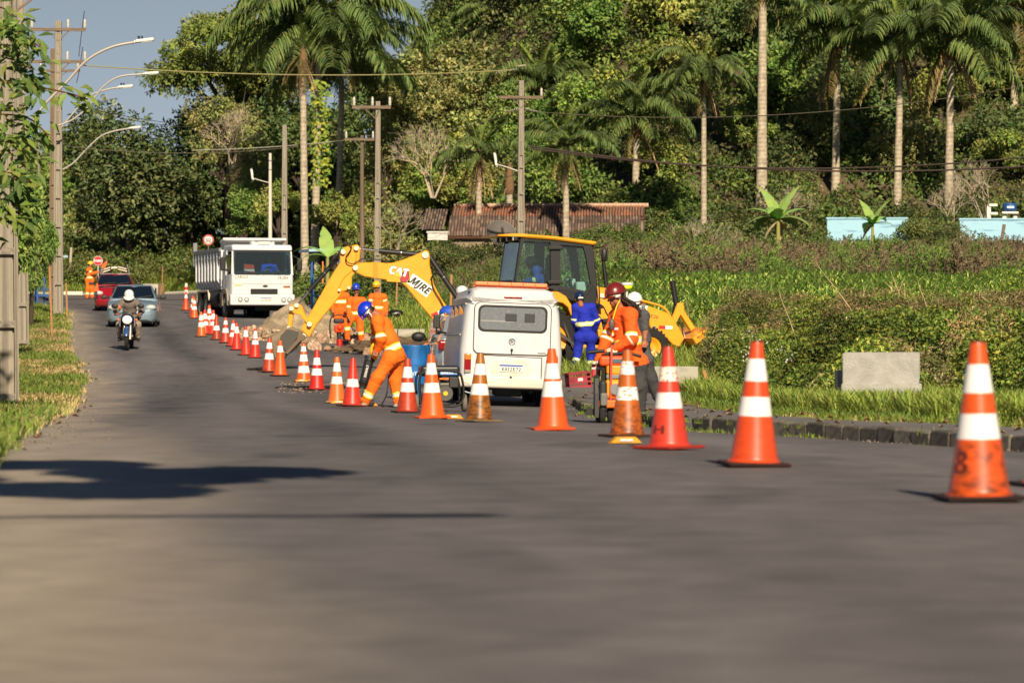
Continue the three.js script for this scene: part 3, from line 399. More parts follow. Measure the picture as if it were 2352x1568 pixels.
// ------------------------------------------------------------------ palms
function frond(sd, L, e0, bend, n, ll, droop, cols, w = 0.045) {
  seed(sd); const b = new Leaves(), P = []; let p = V3(0.05, 0, 0), a = e0; const N = 14;
  for (let i = 0; i <= N; i++) { P.push(p.clone()); p = p.clone().add(V3(Math.cos(a), Math.sin(a), 0).multiplyScalar(L / N)); a -= bend / N * (0.4 + 1.2 * i / N); }
  for (let i = 0; i < N; i++) b.stick(P[i], P[i + 1], 0.035 * (1 - i / N) + 0.006, 0.035 * (1 - (i + 1) / N) + 0.006, [0.13, 0.16, 0.05]);
  const c = new THREE.CatmullRomCurve3(P);
  for (let i = 0; i < n; i++) { const t = 0.14 + 0.86 * i / n, q = c.getPoint(t), f = c.getTangent(t), l = ll * (0.55 + 0.45 * Math.sin(Math.PI * Math.min(1, t * 0.95 + 0.1))) * rr(0.8, 1.15);
    for (const s of [-1, 1]) { const d0 = f.clone().multiplyScalar(0.55).add(V3(0, rr(-0.1, 0.45), s * rr(0.7, 1))).normalize(), q1 = q.clone().addScaledVector(d0, l * 0.45), d1 = d0.clone().add(V3(0, -droop, 0)).normalize(), q2 = q1.clone().addScaledVector(d1, l * 0.4), q3 = q2.clone().addScaledVector(d1.add(V3(0, -droop, 0)).normalize(), l * 0.3); b.blade([q, q1, q2, q3], w, tone(pick(cols), 0.22)); } }
  return b.geo();
}
const PG = [[0.09, 0.14, 0.035], [0.13, 0.18, 0.055], [0.065, 0.11, 0.03], [0.15, 0.18, 0.05]], PY = [[0.16, 0.20, 0.035], [0.12, 0.17, 0.03]], PD = [[0.30, 0.20, 0.12], [0.24, 0.16, 0.10]];
const FR = { up: frond(501, 2.6, 1.25, 0.8, 46, 0.5, 0.35, PY), arch: frond(502, 3.1, 0.95, 2.1, 84, 0.8, 0.8, PG, 0.042), arch2: frond(503, 3.1, 0.55, 1.8, 84, 0.85, 1.0, PG, 0.042), low: frond(504, 2.8, 0.05, 1.3, 78, 0.8, 1.1, PG, 0.042), hang: frond(505, 2.6, -0.9, 0.6, 40, 0.5, 0.8, [[0.16, 0.15, 0.04], [0.20, 0.14, 0.06]]), dead: frond(506, 2.4, -1.25, 0.25, 34, 0.42, 0.9, PD, 0.035) };
const palmTrunk = (h, r, sd, sway) => { seed(sd); const rings = [], n = 16; for (let j = 0; j <= n; j++) { const t = j / n, rad_ = r * (1 - 0.35 * t) * (1 + 0.25 * Math.exp(-t * 14)) * (1 + 0.06 * noise(j * 0.9, sd)), cx = sway * Math.sin(t * 2.2) * t, ring = []; for (let i = 0; i < 12; i++) { const a = -i / 12 * 6.2832; ring.push([cx + rad_ * Math.cos(a), h * t, rad_ * Math.sin(a)]); } rings.push(ring); } const g = loft(rings, true); const u = g.attributes.uv; for (let i = 0; i < u.count; i++) u.setXY(i, u.getX(i), u.getY(i) * h / 2); return g; };
const palmBark = std(0xcdbfa6, 0.95, 0, { map: texRep(tex(256, (u, v) => { const ring = 0.88 + 0.12 * Math.sin(v * 6.2832 * 10 + 2 * tnoise(u, v, 4, 2)); return ring * (0.75 + 0.5 * tnoise(u, v, 7, 4, 13)); }), 1, 1), bumpMap: T_grain, bumpScale: 0.015 });
const huskM = std(0x8a6a4a, 0.95, 0, { map: T_bark, bumpMap: T_grain, bumpScale: 0.02 });
function palm(px, d, py, s, label, o = {}) {
  const x = atX(px, d), y = T(x, d) - 0.1, h = atY(py, d) - y, t = thing('palm_tree', label, 'palm tree', x, y, -d, 0, 'palms at the foot of the hill');
  const sd = Math.floor(px * 7 + d); mesh('trunk', palmTrunk(h, o.r || 0.19, sd, o.sway ?? 0.25), palmBark, t); seed(sd);
  const cx = (o.sway ?? 0.25) * Math.sin(2.2);
  mesh('crownshaft', [lathe([[0.16, -0.9], [0.2, -0.5], [0.15, 0], [0.05, 0.5]].map(([a, b]) => [a * (o.r || 0.19) * 5.4, b]), 12, cx, h, 0)], huskM, t);
  const n = Math.round((o.n ?? 20) * 1.2), kinds = o.kinds || ['up', 'up', 'arch', 'arch', 'arch', 'arch2', 'arch2', 'low', 'low', 'hang'];
  for (let i = 0; i < n; i++) { const k = kinds[Math.floor(i / n * kinds.length)], f = mesh('frond', FR[k], o.mat || (k === 'dead' ? DRYM : LEAFM), t); f.position.set(cx, h + (k === 'dead' ? -0.25 : 0.15), 0); f.rotation.set(0, i * 2.399 + rr(-0.3, 0.3), rr(-0.28, 0.22), 'YXZ'); f.scale.setScalar(s * rr(0.72, 1.15)); }
  for (let i = 0; i < (o.dead || 0); i++) { const f = mesh('dead_frond', FR.dead, DRYM, t); f.position.set(cx, h - 0.15, 0); f.rotation.set(0, (o.deadAt ? o.deadAt[i % o.deadAt.length] : i * 2.1), rr(-0.1, 0.2), 'YXZ'); f.scale.setScalar(s * rr(0.8, 1.0)); }
  return t;
}
{
  palm(700, 157, 128, 0.62, 'pale-trunked palm with a stubby broken crown standing in front of the big palm', { n: 12, kinds: ['up', 'up', 'up', 'hang', 'dead'], r: 0.2, dead: 3, sway: -0.1 });
  palm(722, 170, 55, 1.7, 'giant palm with huge drooping fronds behind the broken-crown palm', { n: 42, kinds: ['up', 'arch', 'arch', 'arch2', 'arch2', 'low', 'low', 'low', 'hang'], r: 0.22 });
  palm(775, 178, 120, 1.6, 'shadowed palm right of the giant palm', { n: 32, kinds: ['arch', 'arch2', 'low', 'low'], r: 0.2 });
  palm(1617, 155, 178, 0.82, 'slim pale palm with a neat green crown in the middle of the treeline', { r: 0.15, dead: 1, deadAt: [0.2], n: 24, sway: 0 });
  palm(1750, 164, -40, 1.3, 'thick pale palm trunk right of the slim palm, crown out of sight', { r: 0.27, n: 18, sway: 0.05 });
  palm(1920, 166, 90, 1.35, 'palm with a wide dark crown left of the dead palm stem', { r: 0.2, n: 24, dead: 1, deadAt: [3.2], sway: 0.1 });
  palm(2062, 163, 100, 1.3, 'palm with one dead frond stretched sideways from its neck', { r: 0.2, n: 22, dead: 2, deadAt: [0.1, 3.0], sway: 0.15 });
  palm(2180, 162, 95, 1.35, 'palm wrapped in long hanging dead fronds at the right', { r: 0.22, n: 22, dead: 6, deadAt: [0.2, 2.9, 0.5, -0.4, 1.6, 3.4], sway: 0.1 });
  palm(2330, 176, 10, 1.4, 'palm at the right edge with only its low fronds showing', { r: 0.2, n: 20 });
  palm(1300, 150, 345, 0.75, 'low palm with brown hanging fronds in front of the tiled house', { r: 0.17, n: 20, dead: 6, sway: 0, kinds: ['up', 'arch', 'arch', 'arch2', 'low', 'hang', 'hang'] });
  palm(1098, 153, 360, 0.8, 'coconut palm with a skirt of dead fronds left of the power pole', { r: 0.17, n: 18, dead: 7, sway: 0.05, kinds: ['up', 'up', 'arch', 'arch2', 'arch2', 'low', 'hang', 'dead'] });
  palm(1460, 165, 275, 1.05, 'dark-trunked palm behind the right end of the tiled roof', { r: 0.19, n: 22, sway: 0.05, dead: 1 });
  palm(1235, 184, 205, 1.1, 'palm whose crown spreads behind the power pole top', { r: 0.18, n: 20 });
  palm(1345, 178, 235, 0.95, 'palm crown between the power pole and the dark-trunked palm', { r: 0.18, n: 18 });
  palm(1140, 200, 70, 1.0, 'palm near the skyline above the coconut palm', { r: 0.18, n: 16 });
  palm(1262, 204, 40, 1.0, 'yellow-green palm near the skyline, right of the other skyline palm', { r: 0.18, n: 16, kinds: ['up', 'up', 'up', 'arch', 'arch2', 'low'] });
  palm(1975, 182, 150, 0.3, 'dead palm stem with a ragged top between two living palms', { r: 0.16, n: 4, kinds: ['dead'], dead: 2 });
  palm(1170, 158, 400, 0.3, 'short dead palm stump behind the power pole', { r: 0.2, n: 4, kinds: ['dead'], dead: 2, sway: 0 });
  // creeper on the palm pair
  seed(610); const cr = new Leaves(); for (let i = 0; i < 420; i++) { const y = 8 * R(), a = rr(0, 6.28); cr.leaf(V3(0.3 * Math.cos(a) * (0.6 + R()), y, 0.3 * Math.sin(a) * (0.6 + R())), V3(rr(-0.6, 0.6), -0.6, rr(-0.3, 0.8)).normalize(), V3(0.2, 0.4, 1), rr(0.2, 0.4), rr(0.14, 0.24), tone(pick([[0.16, 0.22, 0.03], [0.25, 0.26, 0.03], [0.10, 0.17, 0.03]]), 0.2)); }
  const c = tag(mesh('creeper', cr.geo(), LEAFM), 'yellow-green creeper climbing beside the giant palm trunk', 'creeper'); c.position.set(atX(736, 163), atY(425, 163), -163); c.scale.set(0.9, 0.62, 0.9);
  // banana plants
  const bananaLeaf = (sd, e, bend, L, W, cols) => { seed(sd); const b = new Leaves(), n = 12; let p = V3(0, 0, 0), a = e; const C = [], base = tone(pick(cols), 0.1); for (let i = 0; i <= n; i++) { C.push([p.clone(), Math.cos(a), Math.sin(a)]); p = p.clone().add(V3(Math.cos(a), Math.sin(a), 0).multiplyScalar(L / n)); a -= bend / n; }
    for (let i = 0; i < n; i++) for (const s of [-1, 1]) { const w0 = W * (R() < 0.16 ? 0.72 : 1) * Math.sin(Math.PI * Math.pow((i + 0.3) / (n + 0.6), 0.7)), w1 = W * Math.sin(Math.PI * Math.pow((i + 1.1) / (n + 0.6), 0.7)), k = b.P.length / 3, c = tone(base, 0.08); for (const [q, w] of [[C[i][0], 0], [C[i + 1][0], 0], [C[i + 1][0], w1], [C[i][0], w0]]) { b.P.push(q.x, q.y - 0.18 * w, q.z + s * w); b.C.push(...c); } b.I.push(k, k + 1, k + 2, k, k + 2, k + 3); }
    return b.geo(); };
  const bl = [bananaLeaf(1, 1.3, 0.9, 1.9, 0.34, [[0.16, 0.24, 0.06]]), bananaLeaf(2, 0.9, 1.7, 1.9, 0.36, [[0.13, 0.22, 0.05]]), bananaLeaf(3, 0.5, 1.7, 1.7, 0.33, [[0.12, 0.18, 0.05]]), bananaLeaf(4, -0.6, 0.8, 1.1, 0.2, [[0.30, 0.20, 0.11]])];
  for (const [px, d, py, s, turns, label] of [[1788, 142, 505, 1.0, [[0, 0.6], [0, 2.3], [1, 0.3], [1, 2.9], [2, 3.2], [2, -0.4], [1, 1.6], [2, 0.9], [2, 2.2], [1, 4.4], [3, 0.2], [3, 3.4], [3, 1.4]], 'banana plant with two tall upright leaves left of the blue wall'], [2005, 144, 515, 0.75, [[0, 0.3], [0, 2.2], [1, 1.0], [1, 3.1], [2, -0.3], [1, 4.6], [2, 1.8], [3, 2.6]], 'smaller yellowing banana plant growing over the blue wall'], [752, 118, 590, 0.75, [[1, 0.9], [1, 2.9], [2, 3.3], [2, 2.3], [0, 1.8]], 'banana plant with drooping leaves above the blue bus shelter']]) {
    const x = atX(px, d), y = T(x, d), t = thing('banana_plant', label, 'banana plant', x, y, -d), h = atY(py, d) - y; mesh('stem', [rod([0, 0, 0], [0, h, 0], 0.13 * s, 0.07 * s)], std(0x8d8a4a, 0.8), t);
    for (const [k, a] of turns) { const f = mesh('leaf', bl[k], k === 3 ? DRYM : LEAFM, t); f.position.y = h; f.rotation.y = a; f.scale.setScalar(s); }
  }
}
// ------------------------------------------------------------------ leafy roadside tree at the left edge, and the tree beyond the frame that shades the road
{
  seed(700);
  const L1 = new Leaves(), branch = (pts, r) => tube(pts, r, 12, 6), W = (px, py, d) => [atX(px, d), atY(py, d), -d];
  const cols = [[0.065, 0.115, 0.02], [0.10, 0.15, 0.026], [0.04, 0.075, 0.016], [0.14, 0.18, 0.04]];
  const twigs = [[[-60, 60, 43], [30, 70, 42.5], [95, 110, 42]], [[-60, 180, 43], [60, 195, 42], [160, 215, 41.5], [200, 228, 41.4]], [[-50, 120, 44], [60, 150, 43], [85, 190, 42.6]], [[-50, 260, 43], [60, 270, 42.5], [110, 310, 42]], [[-60, 320, 43], [40, 330, 42.4], [80, 350, 42]], [[-40, 380, 42], [30, 400, 41.6], [70, 420, 41.3]], [[-60, 440, 43], [20, 430, 42], [50, 450, 41.6]], [[-40, 20, 44], [20, 30, 43], [40, 90, 43]], [[-40, 470, 42], [20, 480, 41.7], [60, 500, 41.5]]];
  const tg = [];
  for (const t of twigs) {
    const P = t.map((q) => V3(...W(...q))), c = new THREE.CatmullRomCurve3(P); tg.push(tube(P, 0.011, 12, 5));
    for (let i = 0; i < 34; i++) { const k = 0.25 + 0.75 * R(), p = c.getPoint(k).add(V3(rr(-0.12, 0.12), rr(-0.14, 0.12), rr(-0.25, 0.25))), d = c.getTangent(k).multiplyScalar(0.6).add(V3(rr(-0.7, 0.9), rr(-1.0, 0.35), rr(-0.5, 0.7))).normalize(); L1.leaf(p, d, V3(rr(-0.5, 0.5), 0.8, 0.6).normalize(), rr(0.15, 0.26), rr(0.06, 0.10), tone(pick(cols), 0.25), 0.1); }
  }
  for (let i = 0; i < 420; i++) { const p = V3(...W(rr(-80, 80) + 25 * noise(i * 0.3), rr(30, 560), rr(41.5, 44))); L1.leaf(p, V3(rr(-1, 1), rr(-1, 0.3), rr(-1, 1)).normalize(), V3(rr(-0.5, 0.5), 0.8, 0.6).normalize(), rr(0.14, 0.26), rr(0.06, 0.1), tone(pick(cols), 0.25), 0.1); }
  const x = atX(-30, 43), t = thing('roadside_tree', 'leafy roadside tree with bright drooping leaves at the left edge', 'tree', 0, 0, 0);
  mesh('trunk', [branch([[x - 0.3, T(x, 43), -43.2], [x - 0.2, 1.4, -43], [x, 2.6, -43], [x - 0.1, 4.6, -43]], 0.09), ...tg], std(0x7a4a2c, 0.9, 0, { map: T_bark }), t);
  mesh('crown', L1.geo(), LEAFM, t);
  // bushes behind it
  const tb = thing('roadside_tree', 'leafy bush tree behind the concrete poles at the left', 'tree', atX(70, 112), T(atX(70, 112), 112), -112);
  const c1 = mesh('crown', crowns[1].geo, LEAFM, tb); c1.position.y = 2.6; c1.scale.set(0.34, 0.62, 0.34); const k1 = mesh('trunk', crowns[1].trunk, barkDark, tb); k1.position.y = 2.6; k1.scale.set(0.4, 0.75, 0.4);
  const tc = thing('roadside_tree', 'dark leafy shrub at the foot of the nearest concrete poles', 'tree', atX(5, 88), T(atX(5, 88), 88), -88);
  const c2 = mesh('crown', crowns[0].geo, LEAFM, tc); c2.position.y = 3.3; c2.scale.set(0.42, 0.62, 0.42); const k2 = mesh('trunk', crowns[0].trunk, barkDark, tc); k2.position.y = 3.3; k2.scale.set(0.42, 0.9, 0.42);
  // outside the frame to the left and nearer: its shadow lies across the road
  seed(720);
  const sh = crown(721, { rx: 2.7, ry: 0.9, lobes: 14, n: 6500, L: 0.18, W: 0.09, cols: LEAFP.mid });
  const ts = thing('roadside_tree', 'tree beside the camera, outside the picture, whose shade crosses the road', 'tree', -4.3, 0, -9.3);
  mesh('trunk', [tube([[0, 0, 0], [0.3, 2.4, 0], [1.2, 4.6, -0.4], [3.0, 5.6, -1.0]], 0.11, 16, 8)], barkM, ts);
  const cs = mesh('crown', sh.geo(), LEAFM, ts); cs.position.set(3.3, 6.1, -0.9);
}
// ------------------------------------------------------------------ utility poles, lamps and wires
const poleConc = std(0x9b9384, 0.92, 0, { map: texRep(T_stain, 1, 0.4), bumpMap: T_grain, bumpScale: 0.006 }), poleDark = std(0x7d6c5a, 0.92, 0, { map: texRep(T_stain, 1, 0.4) });
function polePanel(h, w, dep, lean = 0) { // double-T concrete pole: two flanges, thin web, ribs
  const g = [], top = 0.5; const at = (t) => [lean * t * h, t * h];
  for (const s of [-1, 1]) g.push(bar([s * w * 0.42, -0.3, 0], [s * w * 0.42 * top + lean * h, h, 0], w * 0.16, dep));
  g.push(bar([0, -0.3, 0], [lean * h, h, 0], w * 0.5, dep * 0.3)); g.push(bar([0, -0.3, -dep * 0.1], [lean * h, h * 0.97, -dep * 0.1], w * 0.7, dep * 0.22));
  for (let y = 0.15; y < h - 0.2; y += 1.05) { const t = y / h; g.push(box(w * (0.84 - 0.4 * t), 0.1, dep * 0.86, lean * y, y, 0)); }
  g.push(bar([lean * h * 0.62, h * 0.62, 0], [lean * h, h + 0.02, 0], w * 0.62, dep * 0.8));
  return g;
}
function crossarm(y, len, off = 0, pins = [-0.9, 0, 0.9]) { const g = [box(len, 0.11, 0.1, off, y, 0.12), bar([off - len * 0.22, y, 0.13], [off * 0.3, y - 0.42, 0.1], 0.03, 0.03), bar([off + len * 0.22, y, 0.13], [off * 0.3, y - 0.42, 0.1], 0.03, 0.03)]; return { arm: g, pins: pins.map((p) => lathe([[0.02, 0], [0.06, 0.02], [0.045, 0.07], [0.06, 0.1], [0.04, 0.15], [0.055, 0.18], [0.03, 0.25], [0, 0.26]].map(([a, b]) => [a, b * 1.3]), 10, off + p * len / 2, y + 0.05, 0.12)) }; }
function pole(label, px, d, h, w, arms, o = {}) {
  const x = atX(px, d), t = thing('utility_pole', label, 'utility pole', x, T(x, d), -d, o.turn || 0, 'concrete utility poles');
  mesh('shaft', o.round ? [rod([0, -0.3, 0], [0, h, 0], w / 2, w * 0.3, 12)] : polePanel(h, w, w * 0.75, o.lean), o.mat || poleConc, t);
  for (const [y, len, off, pins] of arms || []) { const c = crossarm(y, len, off, pins); mesh('crossarm', c.arm, poleDark, t); for (const p of c.pins) mesh('insulator', p, o.pinM || std(0xb9b4a6, 0.35), t); }
  return t;
}
const lampArm = (label, pts, o = {}) => { // curved steel arm with a lamp head at its end
  const t = thing('street_lamp', label, 'street lamp', 0, 0, 0, 0, 'street lamps on curved arms'), P = pts.map(([px, py, d]) => V3(atX(px, d), atY(py, d), -d));
  mesh('arm', [tube(P, o.r || 0.035, 28, 8)], std(0xb7b2a8, 0.5, 0.4), t);
  const e = P[P.length - 1], q = P[P.length - 2], a = Math.atan2(e.y - q.y, e.x - q.x) * 0.6;
  const m = new THREE.Matrix4().compose(e, new THREE.Quaternion().setFromEuler(new THREE.Euler(0, 0, a)), V3(1, 1, 1));
  mesh('lamp_head', [rbox(0.52, 0.09, 0.2, 0.03, 0.2, 0.01, 0).applyMatrix4(m), rod([-0.1, 0, 0], [0.05, 0, 0], 0.045).applyMatrix4(m)], std(0xd8d6d0, 0.5), t);
  mesh('lens', [box(0.3, 0.015, 0.15, 0.26, -0.042, 0).applyMatrix4(m)], M.lampglass, t);
  if (o.cell) mesh('photocell', [rod([0.04, 0.04, 0], [0.04, 0.15, 0], 0.035).applyMatrix4(m), rod([0.13, 0.04, 0], [0.13, 0.14, 0], 0.03).applyMatrix4(m)], std(0x1b2c50, 0.4), t);
};
{
  pole('nearest concrete utility pole at the left edge of the photo', 12, 50, 10.5, 0.36, [[6.08, 1.3, 0.35, [-0.3, 0.85]]], { turn: 0.25 });
  pole('second concrete utility pole with stepped panels, standing in the verge', 50, 98, 11, 0.35, [[10.2, 2, 0]], { turn: 0.3, lean: -0.006 });
  pole('third utility pole with two crossarms against the sky', 133, 127, 10.75, 0.37, [[10.45, 2.0, 0, [-0.95, 0.36, 0.97]], [9.28, 2.05, 0, [-0.93, 0.33, 0.95]]], { turn: 0.05 });
  pole('darker fourth pole tucked behind the pole with two crossarms', 121, 160, 11.6, 0.36, [[10.6, 1.9, 0.3, [-0.9, 0.9]]], { mat: poleDark });
  pole('tall pole with a left-reaching crossarm at the middle of the treeline', 867, 128, 7.85, 0.27, [[7.65, 1.42, -0.22, [-0.9, 0.05, 0.95]]], { lean: 0.002 });
  pole('shorter pole with a crossarm just left of the tall middle pole', 831, 158, 7.6, 0.26, [[7.4, 1.35, -0.1, [-0.9, 0.9]]], { round: 1, mat: poleDark });
  pole('power pole with insulator strings in front of the tiled house', 1196, 138, 7.75, 0.32, [[7.1, 1.75, 0, [0.93]]], { turn: 0.1, lean: 0.003 });
  pole('plain grey pole without crossarm behind the dump truck', 653, 150, 7.9, 0.3, [], { lean: 0.001 });
  pole('thin pale pole with small lamps left of the plain grey pole', 620, 160, 6.9, 0.22, [], { round: 1, mat: std(0xc9c4b6, 0.8) });
  pole('distant small pole left of the blue shelter frame', 88, 250, 8.5, 0.25, [], { round: 1 });
  lampArm('long curved lamp arm reaching highest over the road', [[45, 330, 98], [93, 250, 98], [150, 190, 98], [200, 137, 98], [255, 108, 98], [316, 95, 98]], { r: 0.04, cell: 1 });
  lampArm('short lamp arm just under the long curved arm', [[126, 310, 127], [165, 262, 127], [205, 220, 127], [250, 204, 127], [276, 200, 127]], { cell: 1, r: 0.032 });
  lampArm('S-shaped lamp arm ending where the long wire crosses', [[133, 288, 126], [165, 275, 126], [200, 246, 126], [235, 200, 126], [270, 177, 126], [335, 169, 126]], { r: 0.034 });
  lampArm('lowest curved lamp arm in front of the dark glossy tree', [[130, 396, 160], [165, 376, 160], [200, 340, 160], [235, 310, 160], [270, 299, 160], [300, 294, 160]], { r: 0.038 });
  lampArm('small lamp on a straight arm of the thin pale pole', [[620, 420, 160], [600, 415, 160], [580, 409, 160]], { r: 0.025 });
  lampArm('lamp on a short arm reaching left from the power pole', [[1190, 393, 138], [1165, 384, 138], [1140, 377, 138]], { r: 0.025 });
  // pole outside the frame with a lamp arm that throws a thin shadow over the near road
  { const x = -1.6, d = 2.6; const t = thing('utility_pole', 'utility pole beside the camera outside the picture, throwing a thin shadow', 'utility pole', x, 0, -d); mesh('shaft', polePanel(9, 0.4, 0.3), poleConc, t); }
  { const t = thing('street_lamp', 'lamp arm beside the camera outside the picture', 'street lamp', 0, 0, 0, 0, 'street lamps on curved arms'); mesh('arm', [tube([[-1.6, 6.6, -2.4], [-1.2, 7.4, -2.3], [-0.4, 8.1, -2.2], [2.0, 8.5, -2.0]], 0.05, 24, 8)], M.steel, t); mesh('lamp_head', [rbox(0.6, 0.1, 0.22, 0.03, 2.2, 8.5, -2.0)], M.grey, t); }
  const wireM = std(0x5f5848, 0.8), bundleM = std(0x4a3d38, 0.9);
  const wire = (label, a, b, sag, r = 0.018, m = wireM) => { const A = V3(atX(a[0], a[2]), atY(a[1], a[2]), -a[2]), B = V3(atX(b[0], b[2]), atY(b[1], b[2]), -b[2]), P = []; for (let i = 0; i <= 24; i++) { const t = i / 24, p = A.clone().lerp(B, t); p.y -= 4 * sag * t * (1 - t); P.push(p); } tag(mesh('overhead_wire', [tube(P, r, 60, 5)], m), label, 'overhead wire', 'overhead wires'); };
  wire('long sagging wire from the left poles to the power pole top', [190, 150, 127], [1190, 160, 138], 0.28, 0.024, std(0x8f8a5c, 0.8));
  wire('upper wire running right from the power pole', [1215, 255, 138], [2500, 170, 120], 0.75, 0.018);
  wire('thick cable bundle running right from the power pole, lower edge', [1215, 335, 138], [2500, 372, 122], 0.62, 0.034, bundleM);
  wire('thick cable bundle running right from the power pole, upper strand', [1215, 340, 138], [2500, 345, 122], 0.72, 0.030, bundleM);
  wire('faint wire behind the dark glossy trees toward the middle pole', [150, 335, 160], [822, 316, 158], 0.5, 0.016);
  wire('pale cable sloping up to the short crossarm pole', [440, 345, 160], [826, 318, 158], 0.1, 0.018, std(0xa9a698, 0.7));
  wire('wire from the left poles dropping toward the road end', [170, 240, 127], [420, 285, 170], 0.1, 0.015);
  wire('second wire beside it dropping toward the road end', [170, 246, 127], [430, 292, 170], 0.12, 0.013);
  wire('wire crossing the sky between the near poles', [-20, 10, 50], [110, 110, 127], 0.3, 0.02, M.black);
  wire('looping wire below the double crossarm pole', [193, 25, 127], [180, 130, 127], -0.05, 0.014, M.black);
  wire('cable hanging between the two upper crossarms', [189, 108, 127], [175, 190, 127], 0.1, 0.014, M.black);
  wire('wire from the bare pole into the shrubs', [653, 288, 150], [500, 335, 165], 0.15, 0.014);
  wire('thin wire left of the power pole at lamp height', [985, 425, 150], [1190, 400, 138], 0.1, 0.012);
  wire('strand from the middle pole to the power pole neck', [890, 305, 128], [1185, 252, 138], 0.3, 0.012);
  const strings = thing('insulator_strings', 'grey insulator string on the long wire at the power pole', 'insulator', atX(1196, 138), 0, -138); for (const [x0, y0, x1, y1] of [[1186, 158, 1140, 168], [1206, 150, 1192, 152], [1190, 250, 1160, 256], [1208, 250, 1240, 258]]) { const g = []; for (let i = 0; i < 8; i++) { const t = i / 7; g.push(sph(0.05, atX(lerp(x0, x1, t), 137.8) - strings.position.x, atY(lerp(y0, y1, t), 137.8), 0.2, 0.5, 1, 1, 8)); } mesh('insulator', g, std(0x9a958c, 0.35), strings); }
}
